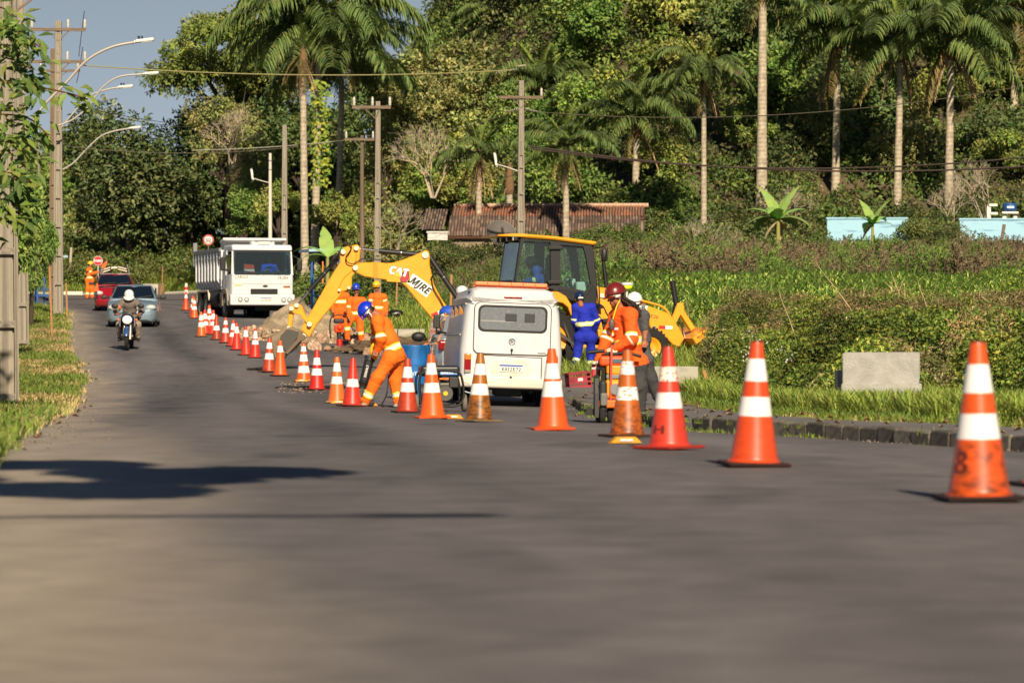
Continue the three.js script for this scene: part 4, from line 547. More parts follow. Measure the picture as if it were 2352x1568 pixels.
// ------------------------------------------------------------------ house, walls, shelters and other fixed things far off
{
  seed(800);
  const tileM = (hex) => std(hex, 0.9, 0, { map: T_stain, bumpMap: T_grain, bumpScale: 0.01 });
  const tiledSlope = (x0, x1, y0, y1, z0, z1, cols) => { // rows of barrel tiles running down a slope
    const n = Math.round((x1 - x0) / 0.125), out = cols.map(() => []), tileG = new THREE.CylinderGeometry(0.052, 0.046, 1, 6, 1, true, -Math.PI / 2, Math.PI);
    const len = Math.hypot(y1 - y0, z1 - z0), courses = Math.round(len / 0.38), ang = Math.atan2(z1 - z0, y1 - y0);
    for (let i = 0; i < n; i++) for (let j = 0; j < courses; j++) { const t = (j + 0.5) / courses, g = tileG.clone().scale(1, len / courses * 1.08, 1).applyMatrix4(mat4(x0 + (i + 0.5) * 0.125, lerp(y0, y1, t) + rr(-0.01, 0.01) + 0.02, lerp(z0, z1, t), ang + 0.03, 0, rr(-0.02, 0.02))); out[Math.floor(Math.min(0.999, Math.max(0, 0.5 + 0.55 * noise(i * 0.25, j * 0.3) + rr(-0.35, 0.35))) * cols.length)].push(g); }
    return out;
  };
  const d = 152, s = F / d, ox = atX(1036, d), w = (1430 - 1036) / s * 1.12, yR = atY(470, d), yM = atY(497, d), yE = atY(545, d), base = T(ox + 3, d);
  const H = thing('tiled_house', 'low house under a long weathered clay tile roof behind the power pole', 'house', ox, 0, -d, -0.05);
  mesh('wall', [box(w, yM - base, 4.5, w / 2, (yM + base) / 2 - 0.1, -2.6), box(w - 0.2, yE - base + 0.15, 1.2, w / 2, (yE + base) / 2 - 0.1, 0.2)], std(0x8f7f6c, 0.95, 0, { map: T_stain }), H);
  const cu = [0xb06a4c, 0x9a7058, 0x8c6c58, 0xb87a56], cl = [0x7e665a, 0x6a5c54, 0x907c6c, 0x5e5249];
  const up = tiledSlope(0, w, yM, yR, -0.6, -2.2, cu), lo = tiledSlope(-0.1, w - 0.1, yE, yM - 0.02, 1.0, -0.5, cl), left = tiledSlope(-1.3, -0.25, atY(530, d), atY(478, d), 0.4, -2.6, cl);
  const roof = mesh('roof', [box(w + 0.1, 0.05, 2.3, w / 2, (yM + yR) / 2 - 0.05, -1.4, Math.atan2(yR - yM, 1.6), 0, 0), box(w, 0.05, 1.8, w / 2 - 0.1, (yM + yE) / 2 - 0.06, 0.25, Math.atan2(yM - yE, 1.5), 0, 0)], tileM(0x5a3c2e), H);
  up.forEach((g, i) => tag(mesh('roof_tile', g, tileM(cu[i]), roof), 'sunlit orange clay tiles of the upper roof', null, null, 'stuff')); lo.forEach((g, i) => tag(mesh('roof_tile', g, tileM(cl[i]), roof), 'dark mossy tiles of the lower roof', null, null, 'stuff')); left.forEach((g, i) => tag(mesh('roof_tile', g, tileM(cl[i]), roof), 'dark tiles of the left wing', null, null, 'stuff'));
  const ridge = []; for (let x = 0; x < w; x += 0.33) ridge.push(new THREE.CylinderGeometry(0.1, 0.11, 0.36, 8).applyMatrix4(mat4(x + 0.16, yR + 0.04, -2.2, 0, 0, Math.PI / 2))); tag(mesh('ridge_tile', ridge, tileM(0xc9a78d), roof), null, null, null, 'stuff');
  // satellite dish
  const dd = 146, dx = atX(1150, dd), dish = thing('satellite_dish', 'large mesh satellite dish in front of the tiled house', 'satellite dish', dx, atY(545, dd), -dd, 0.3);
  const bowl = lathe(Array.from({ length: 9 }, (_, i) => [0.62 * i / 8, 0.16 * (i / 8) ** 2]), 24).applyMatrix4(mat4(0, 0.1, 0, 1.0, 0, 0)); mesh('reflector', bowl, phys(0x77736a, 0.7, { transmission: 0.6, thickness: 0 }), dish);
  mesh('rim', new THREE.TorusGeometry(0.62, 0.018, 6, 32).applyMatrix4(mat4(0, 0.1 + 0.16 * Math.cos(1), 0.16 * Math.sin(1), 1.0 + Math.PI / 2, 0, 0)), M.grey, dish); mesh('ribs', [0, 1, 2, 3].map((k) => bar([0.6 * Math.cos(k * 0.785), 0.2, 0.02], [-0.6 * Math.cos(k * 0.785), 0.2, 0.02], 0.015, 0.015)).concat([rod([0, -1.3, -0.1], [0, 0.1, -0.1], 0.04)]), M.grey, dish);
  const wallThing = (label, px0, px1, py0, py1, d, mat, cat = 'wall') => { const x0 = atX(px0, d), x1 = atX(px1, d), y0 = atY(py1, d) - 0.15, y1 = atY(py0, d), t = thing('garden_wall', label, cat, (x0 + x1) / 2, y0, -d); mesh('wall', [box(x1 - x0, y1 - y0, 0.18, 0, (y1 - y0) / 2, 0)], mat, t); mesh('coping', [box(x1 - x0 + 0.08, 0.07, 0.26, 0, y1 - y0 + 0.036, 0)], mat, t); return t; };
  const blueWall = std(0x9dc9de, 0.9, 0, { map: texRep(tex(256, (u, v) => { const a = sstep(tnoise(u, v, 7, 5, 31), 0.12, 0.3); return [0.98 - 0.4 * a, 0.98 - 0.33 * a, 0.98 - 0.25 * a]; }), 0.4, 1) });
  wallThing('peeling pale blue wall left of the bushes', 1900, 2085, 503, 568, 147, blueWall); wallThing('pale blue wall below the water tank stand', 2205, 2420, 505, 560, 147, blueWall);
  wallThing('broken whitewashed wall left of the tiled house', 982, 1028, 535, 543, 143, std(0xd9d4ca, 0.9, 0, { map: T_stain }));
  for (const [px0, px1, py0, py1, d2, c, label] of [[150, 185, 462, 475, 300, 0xe8e2da, 'far white house seen beside the third pole'], [162, 210, 498, 530, 270, 0xf0ece4, 'far white garden wall behind the shrubs'], [120, 150, 452, 480, 290, 0xd9d6cf, 'far pale house behind the poles']]) { const x0 = atX(px0, d2), x1 = atX(px1, d2), y1 = atY(py0, d2), y0 = atY(py1, d2) - 2, t = thing('far_house', label, 'house', (x0 + x1) / 2, y0, -d2); mesh('wall', [box(x1 - x0, y1 - y0, 2, 0, (y1 - y0) / 2, -1)], std(c, 0.9), t); mesh('roof', [plate([[-(x1 - x0) / 2 - 0.2, y1 - y0], [(x1 - x0) / 2 + 0.2, y1 - y0], [(x1 - x0) / 2 - 0.3, y1 - y0 + 0.35], [-(x1 - x0) / 2 + 0.3, y1 - y0 + 0.35]], 2.4, -1)], std(0xc06a3c, 0.9), t); mesh('window', [box(0.5, 0.5, 0.06, 0.2, y1 - y0 - 0.6, 0.02)], M.glassdark, t); }
  // blue tank on a stand
  { const d3 = 150, t = thing('water_tank', 'blue water tank with a white label on a white concrete stand', 'water tank', atX(2305, d3), atY(506, d3), -d3); mesh('stand', [box(0.16, 0.62, 0.16, -0.62, 0.3, 0), box(0.16, 0.36, 0.16, 0.05, 0.16, 0), box(0.16, 0.36, 0.16, 0.52, 0.16, 0), box(0.36, 0.1, 0.3, -0.44, 0.66, 0), box(0.3, 0.1, 0.3, -0.4, 0.3, 0), box(0.7, 0.08, 0.5, 0.28, 0.33, 0)], std(0xe2ded4, 0.85), t); mesh('tank', lathe([[0, 0.38], [0.24, 0.38], [0.30, 0.44], [0.31, 0.7], [0.27, 0.74], [0, 0.76]], 20, 0.28, 0, 0), std(0x1d4f8c, 0.5), t); mesh('tank_label', [box(0.3, 0.09, 0.02, 0.28, 0.56, 0.315)], std(0xdfe5ea, 0.6), t); }
  const post = (label, a, b, d4, r, mat = M.wood, name = 'wooden_post') => { const A = [atX(a[0], d4), atY(a[1], d4), 0], B = [atX(b[0], d4), atY(b[1], d4) - 0.15, 0]; const m = tag(mesh(name, [bar([B[0] - B[0], B[1], 0], [A[0] - B[0], A[1], 0], r, r)], mat), label, 'post', null); m.position.set(B[0], 0, -d4); return m; };
  post('weathered leaning wooden post in front of the right blue wall', [2308, 515], [2299, 560], 140, 0.12, poleDark);
  post('slender wooden stake leaning in the left verge', [113, 611], [119, 768], 104, 0.055, M.wood); post('straight wooden stake beside the third utility pole', [151, 650], [154, 722], 124, 0.06, M.wood);
  post('survey stake standing behind the excavator boom', [1037, 630], [1035, 708], 108, 0.07, M.wood); post('thin orange stake above the stick of the excavator', [741, 600], [741, 640], 112, 0.04, std(0xd97b3a, 0.8)); post('wooden stake between the two standing workers', [912, 648], [910, 690], 109, 0.05, M.wood);
  post('short grey wooden post in the brush at the far bend', [163, 568], [160, 612], 190, 0.12, std(0xa89c8a, 0.9));
  // bus shelters: blue frames
  const shelter = (label, px, d5, w5, y0, y1, turn) => { const x = atX(px, d5), t = thing('bus_shelter', label, 'bus shelter', x, T(x, d5), -d5, turn), h = atY(y0, d5) - T(x, d5), bm = std(0x2a5a9c, 0.5); for (const [ax, az] of [[-w5 / 2, 0.35], [w5 / 2, 0.35], [-w5 / 2 + 0.25, -0.5], [w5 / 2 - 0.25, -0.5]]) mesh('post', [rod([ax, -0.1, az], [ax, h, az], 0.045)], bm, t); mesh('bench', [box(w5 * 0.8, 0.06, 0.3, 0, 0.45, -0.35)], bm, t); mesh('rail', [rod([-w5 / 2, h * 0.35, 0.35], [w5 / 2, h * 0.35, 0.35], 0.025)], bm, t); mesh('roof', [box(w5 * 1.6, 0.09, 1.5, 0.1, h + 0.03, 0, 0, 0, 0.04)], std(0x9fb9cc, 0.7), t); };
  shelter('blue steel bus shelter on the left verge', 100, 152, 0.9, 592, 692, 0.5); shelter('blue steel bus shelter half hidden behind the excavator stick', 742, 122, 1.0, 576, 700, 0.3);
  // concrete pieces
  const rough = (g, k, amp = 0.008) => { const p = g.attributes.position; for (let i = 0; i < p.count; i++) p.setXYZ(i, p.getX(i) + amp * noise(p.getX(i) * 5, p.getY(i) * 5, p.getZ(i) * 5 + k), p.getY(i) + amp * noise(p.getY(i) * 5 + 4, p.getZ(i) * 5, k), p.getZ(i)); g.computeVertexNormals(); return g; };
  { const d6 = 44.6, x = atX(2026, d6), t = thing('concrete_channel', 'two stacked concrete channel sections lying in the grass on the right', 'concrete channel', x, T(x, d6) + 0.07, -d6, -0.12); const U = (w, h, th, L) => plate([[-w / 2, 0], [w / 2, 0], [w / 2, h], [w / 2 - th, h], [w / 2 - th, th], [-w / 2 + th, th], [-w / 2 + th, h], [-w / 2, h]], L, 0, 0.01); const cm = std(0xb4b3ac, 0.92, 0, { map: texRep(T_speck, 0.8, 0.8), bumpMap: T_grain, bumpScale: 0.006 }); mesh('lower_section', U(0.6, 0.34, 0.07, 1.02).applyMatrix4(mat4(0.0, -0.02, 0, 0, Math.PI / 2, 0)), cm, t); mesh('upper_section', rough(U(0.5, 0.39, 0.06, 0.97), 2).applyMatrix4(mat4(-0.005, 0.325, -0.01, 0, Math.PI / 2 - 0.02, 0.022)), cm, t); mesh('lower_section', box(0.12, 0.42, 0.5, -0.53, 0.28, -0.25, 0, 0.1, 0), cm, t); }
  { const d6 = 63, x = atX(1545, d6), t = thing('concrete_trough', 'concrete channel section lying behind the red cone near the front wheel of the excavator', 'concrete channel', x, T(x, d6), -d6, 0.15); mesh('section', [box(0.8, 0.5, 0.1, 0, 0.24, 0.3), box(0.8, 0.5, 0.1, 0, 0.24, -0.3), box(0.8, 0.1, 0.5, 0, 0.05, 0)], M.concrete, t); mesh('prop', [bar([0.62, 0, 0.4], [0.5, 0.42, 0.35], 0.06, 0.06)], M.wood, t); }
  { const d6 = 103, x = atX(930, d6), t = thing('concrete_pipe', 'pale concrete pipes lying on the grass behind the workers', 'concrete pipe', x, T(x, d6) + 0.16, -d6, 0.03); for (const [a, b] of [[-0.58, 0.22], [0.235, 0.55]]) mesh('pipe_section', lathe([[0.11, a], [0.16, a], [0.165, a + 0.03], [0.155, a + 0.06], [0.155, b - 0.02], [0.11, b - 0.02]], 18).applyMatrix4(mat4(0, 0, 0, 0, 0, Math.PI / 2)), M.concrete, t); const ta = tag(mesh('blue_tarp', sph(0.17, 0, 0, 0, 1.1, 0.9, 1, 8), std(0x2462a8, 0.6)), 'crumpled blue plastic sheet by the left end of the pipes', 'tarpaulin'); ta.position.set(atX(884, d6), T(x, d6) + 0.12, -d6); }
  { const d6 = 184, x = atX(350, d6), t = thing('concrete_pipe', 'big pale concrete pipe section at the bend behind the red pickup', 'concrete pipe', x, T(x, d6) + 0.3, -d6, 0.1); mesh('pipe_section', [lathe([[0.24, -0.5], [0.34, -0.5], [0.34, 0.5], [0.24, 0.5]], 20).applyMatrix4(mat4(0, 0, 0, 0, 0, Math.PI / 2)), rbox(1.0, 0.3, 0.5, 0.04, 0, -0.15, 0)], M.concrete, t); const t2 = thing('concrete_block', 'long white concrete kerb block at the far bend left', 'concrete block', atX(167, d6), T(atX(167, d6), d6) + 0.14, -d6); mesh('block', [rbox(1.05, 0.22, 0.3, 0.03)], M.offwhite, t2); const t3 = thing('tree_guard', 'brown woven tree guard with a stake beside the big pipe', 'tree guard', atX(370, 182), T(atX(370, 182), 182), -182); mesh('guard', lathe([[0.16, 0], [0.18, 0.3], [0.17, 0.6], [0.15, 0.6], [0.15, 0.02]], 14), std(0x9a7a58, 0.95, 0, { map: T_bark }), t3); mesh('stake', [bar([0.05, 0, 0], [0.05, 1.5, 0], 0.04, 0.04)], M.wood, t3); const t4 = thing('sign_back', 'small dark sign on a post in the brush at the bend', 'sign', atX(284, 195), T(atX(284, 195), 195) + 0.6, -195); mesh('panel', [rbox(0.46, 0.28, 0.06, 0.02, 0, 1.0, 0)], std(0x1d222b, 0.6), t4); mesh('post', [bar([0, -0.6, -0.05], [0, 0.95, -0.05], 0.1, 0.08)], std(0x2a2724, 0.8), t4); }
  { const d6 = 165, x = atX(427, d6), t = thing('bollard_cone', 'small red and white marker on the grass at the bend', 'marker', x, T(x, d6) + 0.3, -d6, 0); mesh('body', lathe([[0.11, 0], [0.1, 0.2], [0.06, 0.45], [0.04, 0.5]], 14), M.offwhite, t); mesh('stripe', lathe([[0.105, 0.17], [0.085, 0.32]], 14), M.red, t); }
  // 50 sign
  { const d7 = 166, t = thing('speed_sign', 'round white 50 speed limit sign with a red ring above the tipper body', 'traffic sign', atX(478, d7), atY(551, d7), -d7); mesh('disc', new THREE.CylinderGeometry(0.25, 0.25, 0.03, 32).rotateX(Math.PI / 2), std(0xe8e4dc, 0.5), t); mesh('ring', [new THREE.RingGeometry(0.185, 0.245, 40).translate(0, 0, 0.019)], std(0xcc2418, 0.5), t); const n = new THREE.Mesh(new THREE.PlaneGeometry(0.34, 0.25).translate(0, 0, 0.021), std(0xffffff, 0.6, 0, { map: canvasTex(128, 96, (g, w, h) => { g.fillStyle = '#e8e4dc'; g.fillRect(0, 0, w, h); g.fillStyle = '#161616'; g.font = 'bold 88px sans-serif'; g.textAlign = 'center'; g.fillText('50', w / 2, 80); }) })); n.name = 'lettering'; t.add(n); mesh('post', [rod([0, -3.2, -0.04], [0, 0.2, -0.04], 0.035)], M.steel, t); }
}
// ------------------------------------------------------------------ vehicles
const decal = (name, w, h, px, draw, parent, m) => { const q = new THREE.Mesh(new THREE.PlaneGeometry(w, h).applyMatrix4(m), std(0xffffff, 0.5, 0, { map: canvasTex(px, Math.round(px * h / w), draw) })); q.name = name; parent.add(q); return q; };
const tyre = (parent, r, w, x, y, z, rimMat, o = {}) => { // axle along x
  const t = mesh('wheel', wheelX(r, w, 0, 0, 0), M.rubber, parent); t.position.set(x, y, z);
  if (o.lugs) { const g = []; for (let i = 0; i < o.lugs; i++) for (const s of [-1, 1]) { const a = (i + (s > 0 ? 0.5 : 0)) / o.lugs * 6.2832; g.push(box(w * 0.5, r * 0.09, r * 0.11, s * w * 0.24, 0, 0, 0, s * 0.5, 0).applyMatrix4(mat4(0, r * Math.sin(a), r * Math.cos(a), -a, 0, 0))); } mesh('lug', g, M.rubber, t); }
  mesh('rim', [wheelX(r * 0.6, w * 0.7, 0, 0, 0, [[r * 0.1, -w * 0.2], [r * 0.3, -w * 0.16], [r * 0.36, -w * 0.3], [r * 0.58, -w * 0.42], [r * 0.6, -w * 0.4], [r * 0.6, w * 0.4], [r * 0.58, w * 0.42], [r * 0.36, w * 0.3], [r * 0.3, w * 0.16], [r * 0.1, w * 0.2]]), rod([-w * 0.24, 0, 0], [w * 0.24, 0, 0], r * 0.14)], rimMat || M.grey, t);
  return t;
};
const plateDecal = (parent, text, w, m, pale) => { const q = mesh('license_plate', [rbox(w, w * 0.325, 0.012, 0.01).applyMatrix4(m)], std(0xd9d6cc, 0.5), parent); q.name = 'license_plate'; decal('lettering', w * 0.96, w * 0.29, 256, (g, W, H) => { g.fillStyle = '#e8e6de'; g.fillRect(0, 0, W, H); g.fillStyle = '#1c4fa8'; g.fillRect(0, 0, W, H * 0.24); g.fillStyle = pale || '#15151a'; g.font = `bold ${Math.round(H * 0.74)}px sans-serif`; g.textAlign = 'center'; g.fillText(text, W / 2, H * 0.90, W * 0.92); }, q, m.clone().multiply(mat4(0, 0, 0.009))); };
// --- white van, seen from behind (rear at +z)
{
  const d = 57.6, x = atX(1170, d), t = thing('delivery_van', 'white bus-shaped van seen from behind with an orange light bar and raised roof', 'van', x, T(x, d) - 0.02, -d, rad(5)); t.rotation.z = rad(-2.0);
  const sec = (w, y0, y1, r, z, wt) => { const o = []; const W = w / 2, Wt = (wt || w) / 2; const q = [[W, y0 + r], [W * 1.01, lerp(y0, y1, 0.42)], [Wt, y1 - r]]; const right = [[W - r * 0.8, y0], [W - r * 0.2, y0 + r * 0.25], ...q, [Wt - r * 0.25, y1 - r * 0.28], [Wt - r, y1]]; for (const p of right) o.push([p[0], p[1], z]); for (const p of right.slice().reverse()) o.push([-p[0], p[1], z]); return o; };
  const wall = M.white;
  mesh('body', [loft([sec(1.5, 0.5, 1.60, 0.2, -4.32, 1.36), sec(1.66, 0.4, 1.70, 0.14, -4.15, 1.5), sec(1.7, 0.36, 1.74, 0.12, -3.4, 1.57), sec(1.7, 0.34, 1.74, 0.10, -0.5, 1.58), sec(1.69, 0.35, 1.74, 0.12, -0.14, 1.57), sec(1.66, 0.36, 1.735, 0.15, -0.06, 1.54), sec(1.61, 0.38, 1.72, 0.17, -0.01, 1.50), sec(1.53, 0.41, 1.70, 0.19, 0.025, 1.44), sec(1.40, 0.46, 1.66, 0.2, 0.04, 1.32)])], wall, t);
  mesh('roof', [loft([sec(1.34, 1.66, 1.84, 0.08, -4.0, 1.2), sec(1.50, 1.66, 1.97, 0.13, -3.6, 1.38), sec(1.53, 1.66, 2.0, 0.15, -0.6, 1.44), sec(1.52, 1.66, 1.98, 0.15, -0.14, 1.42), sec(1.47, 1.67, 1.94, 0.16, -0.06, 1.38), sec(1.40, 1.68, 1.88, 0.14, 0.0, 1.30)])], wall, t);
  mesh('rain_gutter', [rbox(1.57, 0.02, 3.9, 0.009, 0, 1.705, -2.1)], M.offwhite, t);
  mesh('door_seam', [plate(round2(1.292, 0.862, 0.11, 0, 1.31), 0.02, 0.043, 0), plate([[-0.532, 0.458], [0.512, 0.428], [0.512, 0.852], [-0.512, 0.872]], 0.02, 0.042, 0)], std(0x3a3936, 0.8), t);
  const hatch = mesh('tailgate', [plate(round2(1.27, 0.84, 0.1, 0, 1.31), 0.03, 0.045, 0.012)], wall, t);
  mesh('window_seal', [plate(round2(1.15, 0.44, 0.1, 0, 1.475), 0.02, 0.066, 0.008, [round2(1.08, 0.37, 0.08, 0, 1.475).reverse()])], M.black, hatch);
  mesh('window', [new THREE.PlaneGeometry(1.10, 0.385).translate(0, 1.475, 0.068)], std(0xffffff, 0.18, 0, { map: canvasTex(512, 176, (g, w, h) => { g.fillStyle = '#70757a'; g.fillRect(0, 0, w, h); seed(5); for (let i = 0; i < 1500; i++) { g.fillStyle = `rgba(${R() < 0.6 ? '190,190,180' : '50,52,55'},${0.12 * R()})`; g.beginPath(); g.arc(R() * w, R() * h, 1 + 9 * R() * R(), 0, 6.3); g.fill(); } g.fillStyle = 'rgba(215,210,195,0.35)'; g.fillRect(10, h * 0.58, w * 0.5, 10); }) }), hatch);
  mesh('head_restraint', [rbox(0.17, 0.15, 0.012, 0.005, 0.28, 1.5, 0.0705), rbox(0.19, 0.13, 0.012, 0.005, -0.03, 1.5, 0.0705)], std(0x33373b, 0.4), hatch);
  mesh('emblem', [new THREE.TorusGeometry(0.05, 0.008, 8, 28).translate(0, 1.10, 0.068), ...[[-0.035, 0.035, -0.012, -0.02], [-0.012, -0.02, 0, 0.012], [0, 0.012, 0.012, -0.02], [0.012, -0.02, 0.035, 0.035], [-0.018, 0.045, 0, 0.01], [0, 0.01, 0.018, 0.045]].map(([a, b, c, e]) => bar([a, 1.10 + b, 0.07], [c, 1.10 + e, 0.07], 0.009, 0.012))], M.chrome, hatch);
  mesh('handle', [rod([0, 0.965, 0.06], [0, 0.965, 0.085], 0.022), rbox(0.018, 0.07, 0.02, 0.008, 0, 0.945, 0.088)], M.black, hatch);
  const lid = mesh('engine_lid', [plate([[-0.52, 0.47], [0.5, 0.44], [0.5, 0.84], [-0.5, 0.86]], 0.028, 0.044, 0.012)], wall, t);
  mesh('plate_recess', [plate(round2(0.66, 0.27, 0.05, 0, 0.66), 0.012, 0.058, 0.005)], M.offwhite, lid); plateDecal(lid, 'KXI2E72', 0.40, mat4(0.0, 0.66, 0.072)); mesh('latch', [rod([0, 0.51, 0.055], [0, 0.51, 0.08], 0.02), rbox(0.016, 0.06, 0.018, 0.006, 0, 0.49, 0.082)], M.black, lid);
  mesh('bumper', [loft([-0.86, -0.84, -0.7, 0, 0.7, 0.84, 0.86].map((xx) => round2(0.16 - Math.abs(Math.abs(xx) - 0.86 < 0.01 ? 0.03 : 0), 0.17, 0.05, 0.10 - 0.16 * Math.max(0, Math.abs(xx) - 0.6) / 0.26, 0.41, 3).map(([a, b]) => [xx, b, a])), true)], M.offwhite, t);
  mesh('brake_light', [rbox(0.30, 0.035, 0.03, 0.01, 0, 1.83, 0.0)], M.redlens, t);
  for (const s of [-1, 1]) { const L = mesh('tail_lamp', [rbox(0.115, 0.33, 0.06, 0.02, s * 0.72, 0.72, 0.02)], M.redlens, t); mesh('indicator', [rbox(0.10, 0.09, 0.02, 0.008, s * 0.72, 0.825, 0.048)], std(0xe8731a, 0.3), L); mesh('reverse_lens', [rbox(0.10, 0.05, 0.02, 0.008, s * 0.72, 0.585, 0.048)], std(0x8a8782, 0.3), L); }
  mesh('number_badge', [rbox(0.14, 0.02, 0.006, 0.003, 0.5, 0.925, 0.063)], std(0x77777a, 0.4), t);
  const lb = mesh('light_bar', [rbox(1.22, 0.07, 0.26, 0.02, 0, 2.055, -0.6), rbox(1.26, 0.02, 0.2, 0.006, 0, 2.01, -0.6), box(0.05, 0.09, 0.1, -0.4, 1.99, -0.6), box(0.05, 0.09, 0.1, 0.4, 1.99, -0.6)], phys(0xd8571a, 0.3, { clearcoat: 0.6 }), t); for (let i = 0; i < 6; i++) mesh('lens_panel', [rbox(0.19, 0.05, 0.02, 0.006, -0.5 + i * 0.2, 2.057, -0.462)], std(0xe08a58, 0.25), lb);
  for (let i = 0; i < 3; i++) mesh('side_window', [plate(round2(0.86, 0.40, 0.06, 0, 0), 0.02, 0, 0.004).applyMatrix4(mat4(-0.79, 1.45, -0.75 - i * 1.05, 0, -Math.PI / 2, -0.12))], M.glassdark, t);
  for (let i = 0; i < 4; i++) mesh('air_louvre', [rbox(0.02, 0.12, 0.05, 0.005, -0.69, 1.86, -0.35 - i * 0.09, 0, 0, 0.15)], M.darkgrey, t);
  mesh('side_trim', [rbox(0.015, 0.03, 3.9, 0.006, -0.856, 1.19, -2.0)], M.offwhite, t);
  for (const [sx, z] of [[-0.68, -0.95], [0.62, -0.95], [-0.68, -3.3], [0.62, -3.3]]) tyre(t, 0.32, 0.19, sx, 0.32, z, M.grey);
  for (const s of [-1, 1]) mesh('mirror', [rbox(0.12, 0.24, 0.05, 0.02, s * 1.02, 1.42, -3.6), rod([s * 0.84, 1.22, -3.7], [s * 1.02, 1.25, -3.62], 0.018), rod([s * 1.02, 1.22, -3.62], [s * 1.02, 1.34, -3.6], 0.015)], M.plastic, t);
  mesh('underbody', [box(1.3, 0.16, 3.9, 0, 0.37, -2.1), rod([0.35, 0.28, -0.5], [0.35, 0.28, -0.02], 0.03), rbox(0.5, 0.18, 0.3, 0.05, 0, 0.28, -0.5)], M.black, t);
}
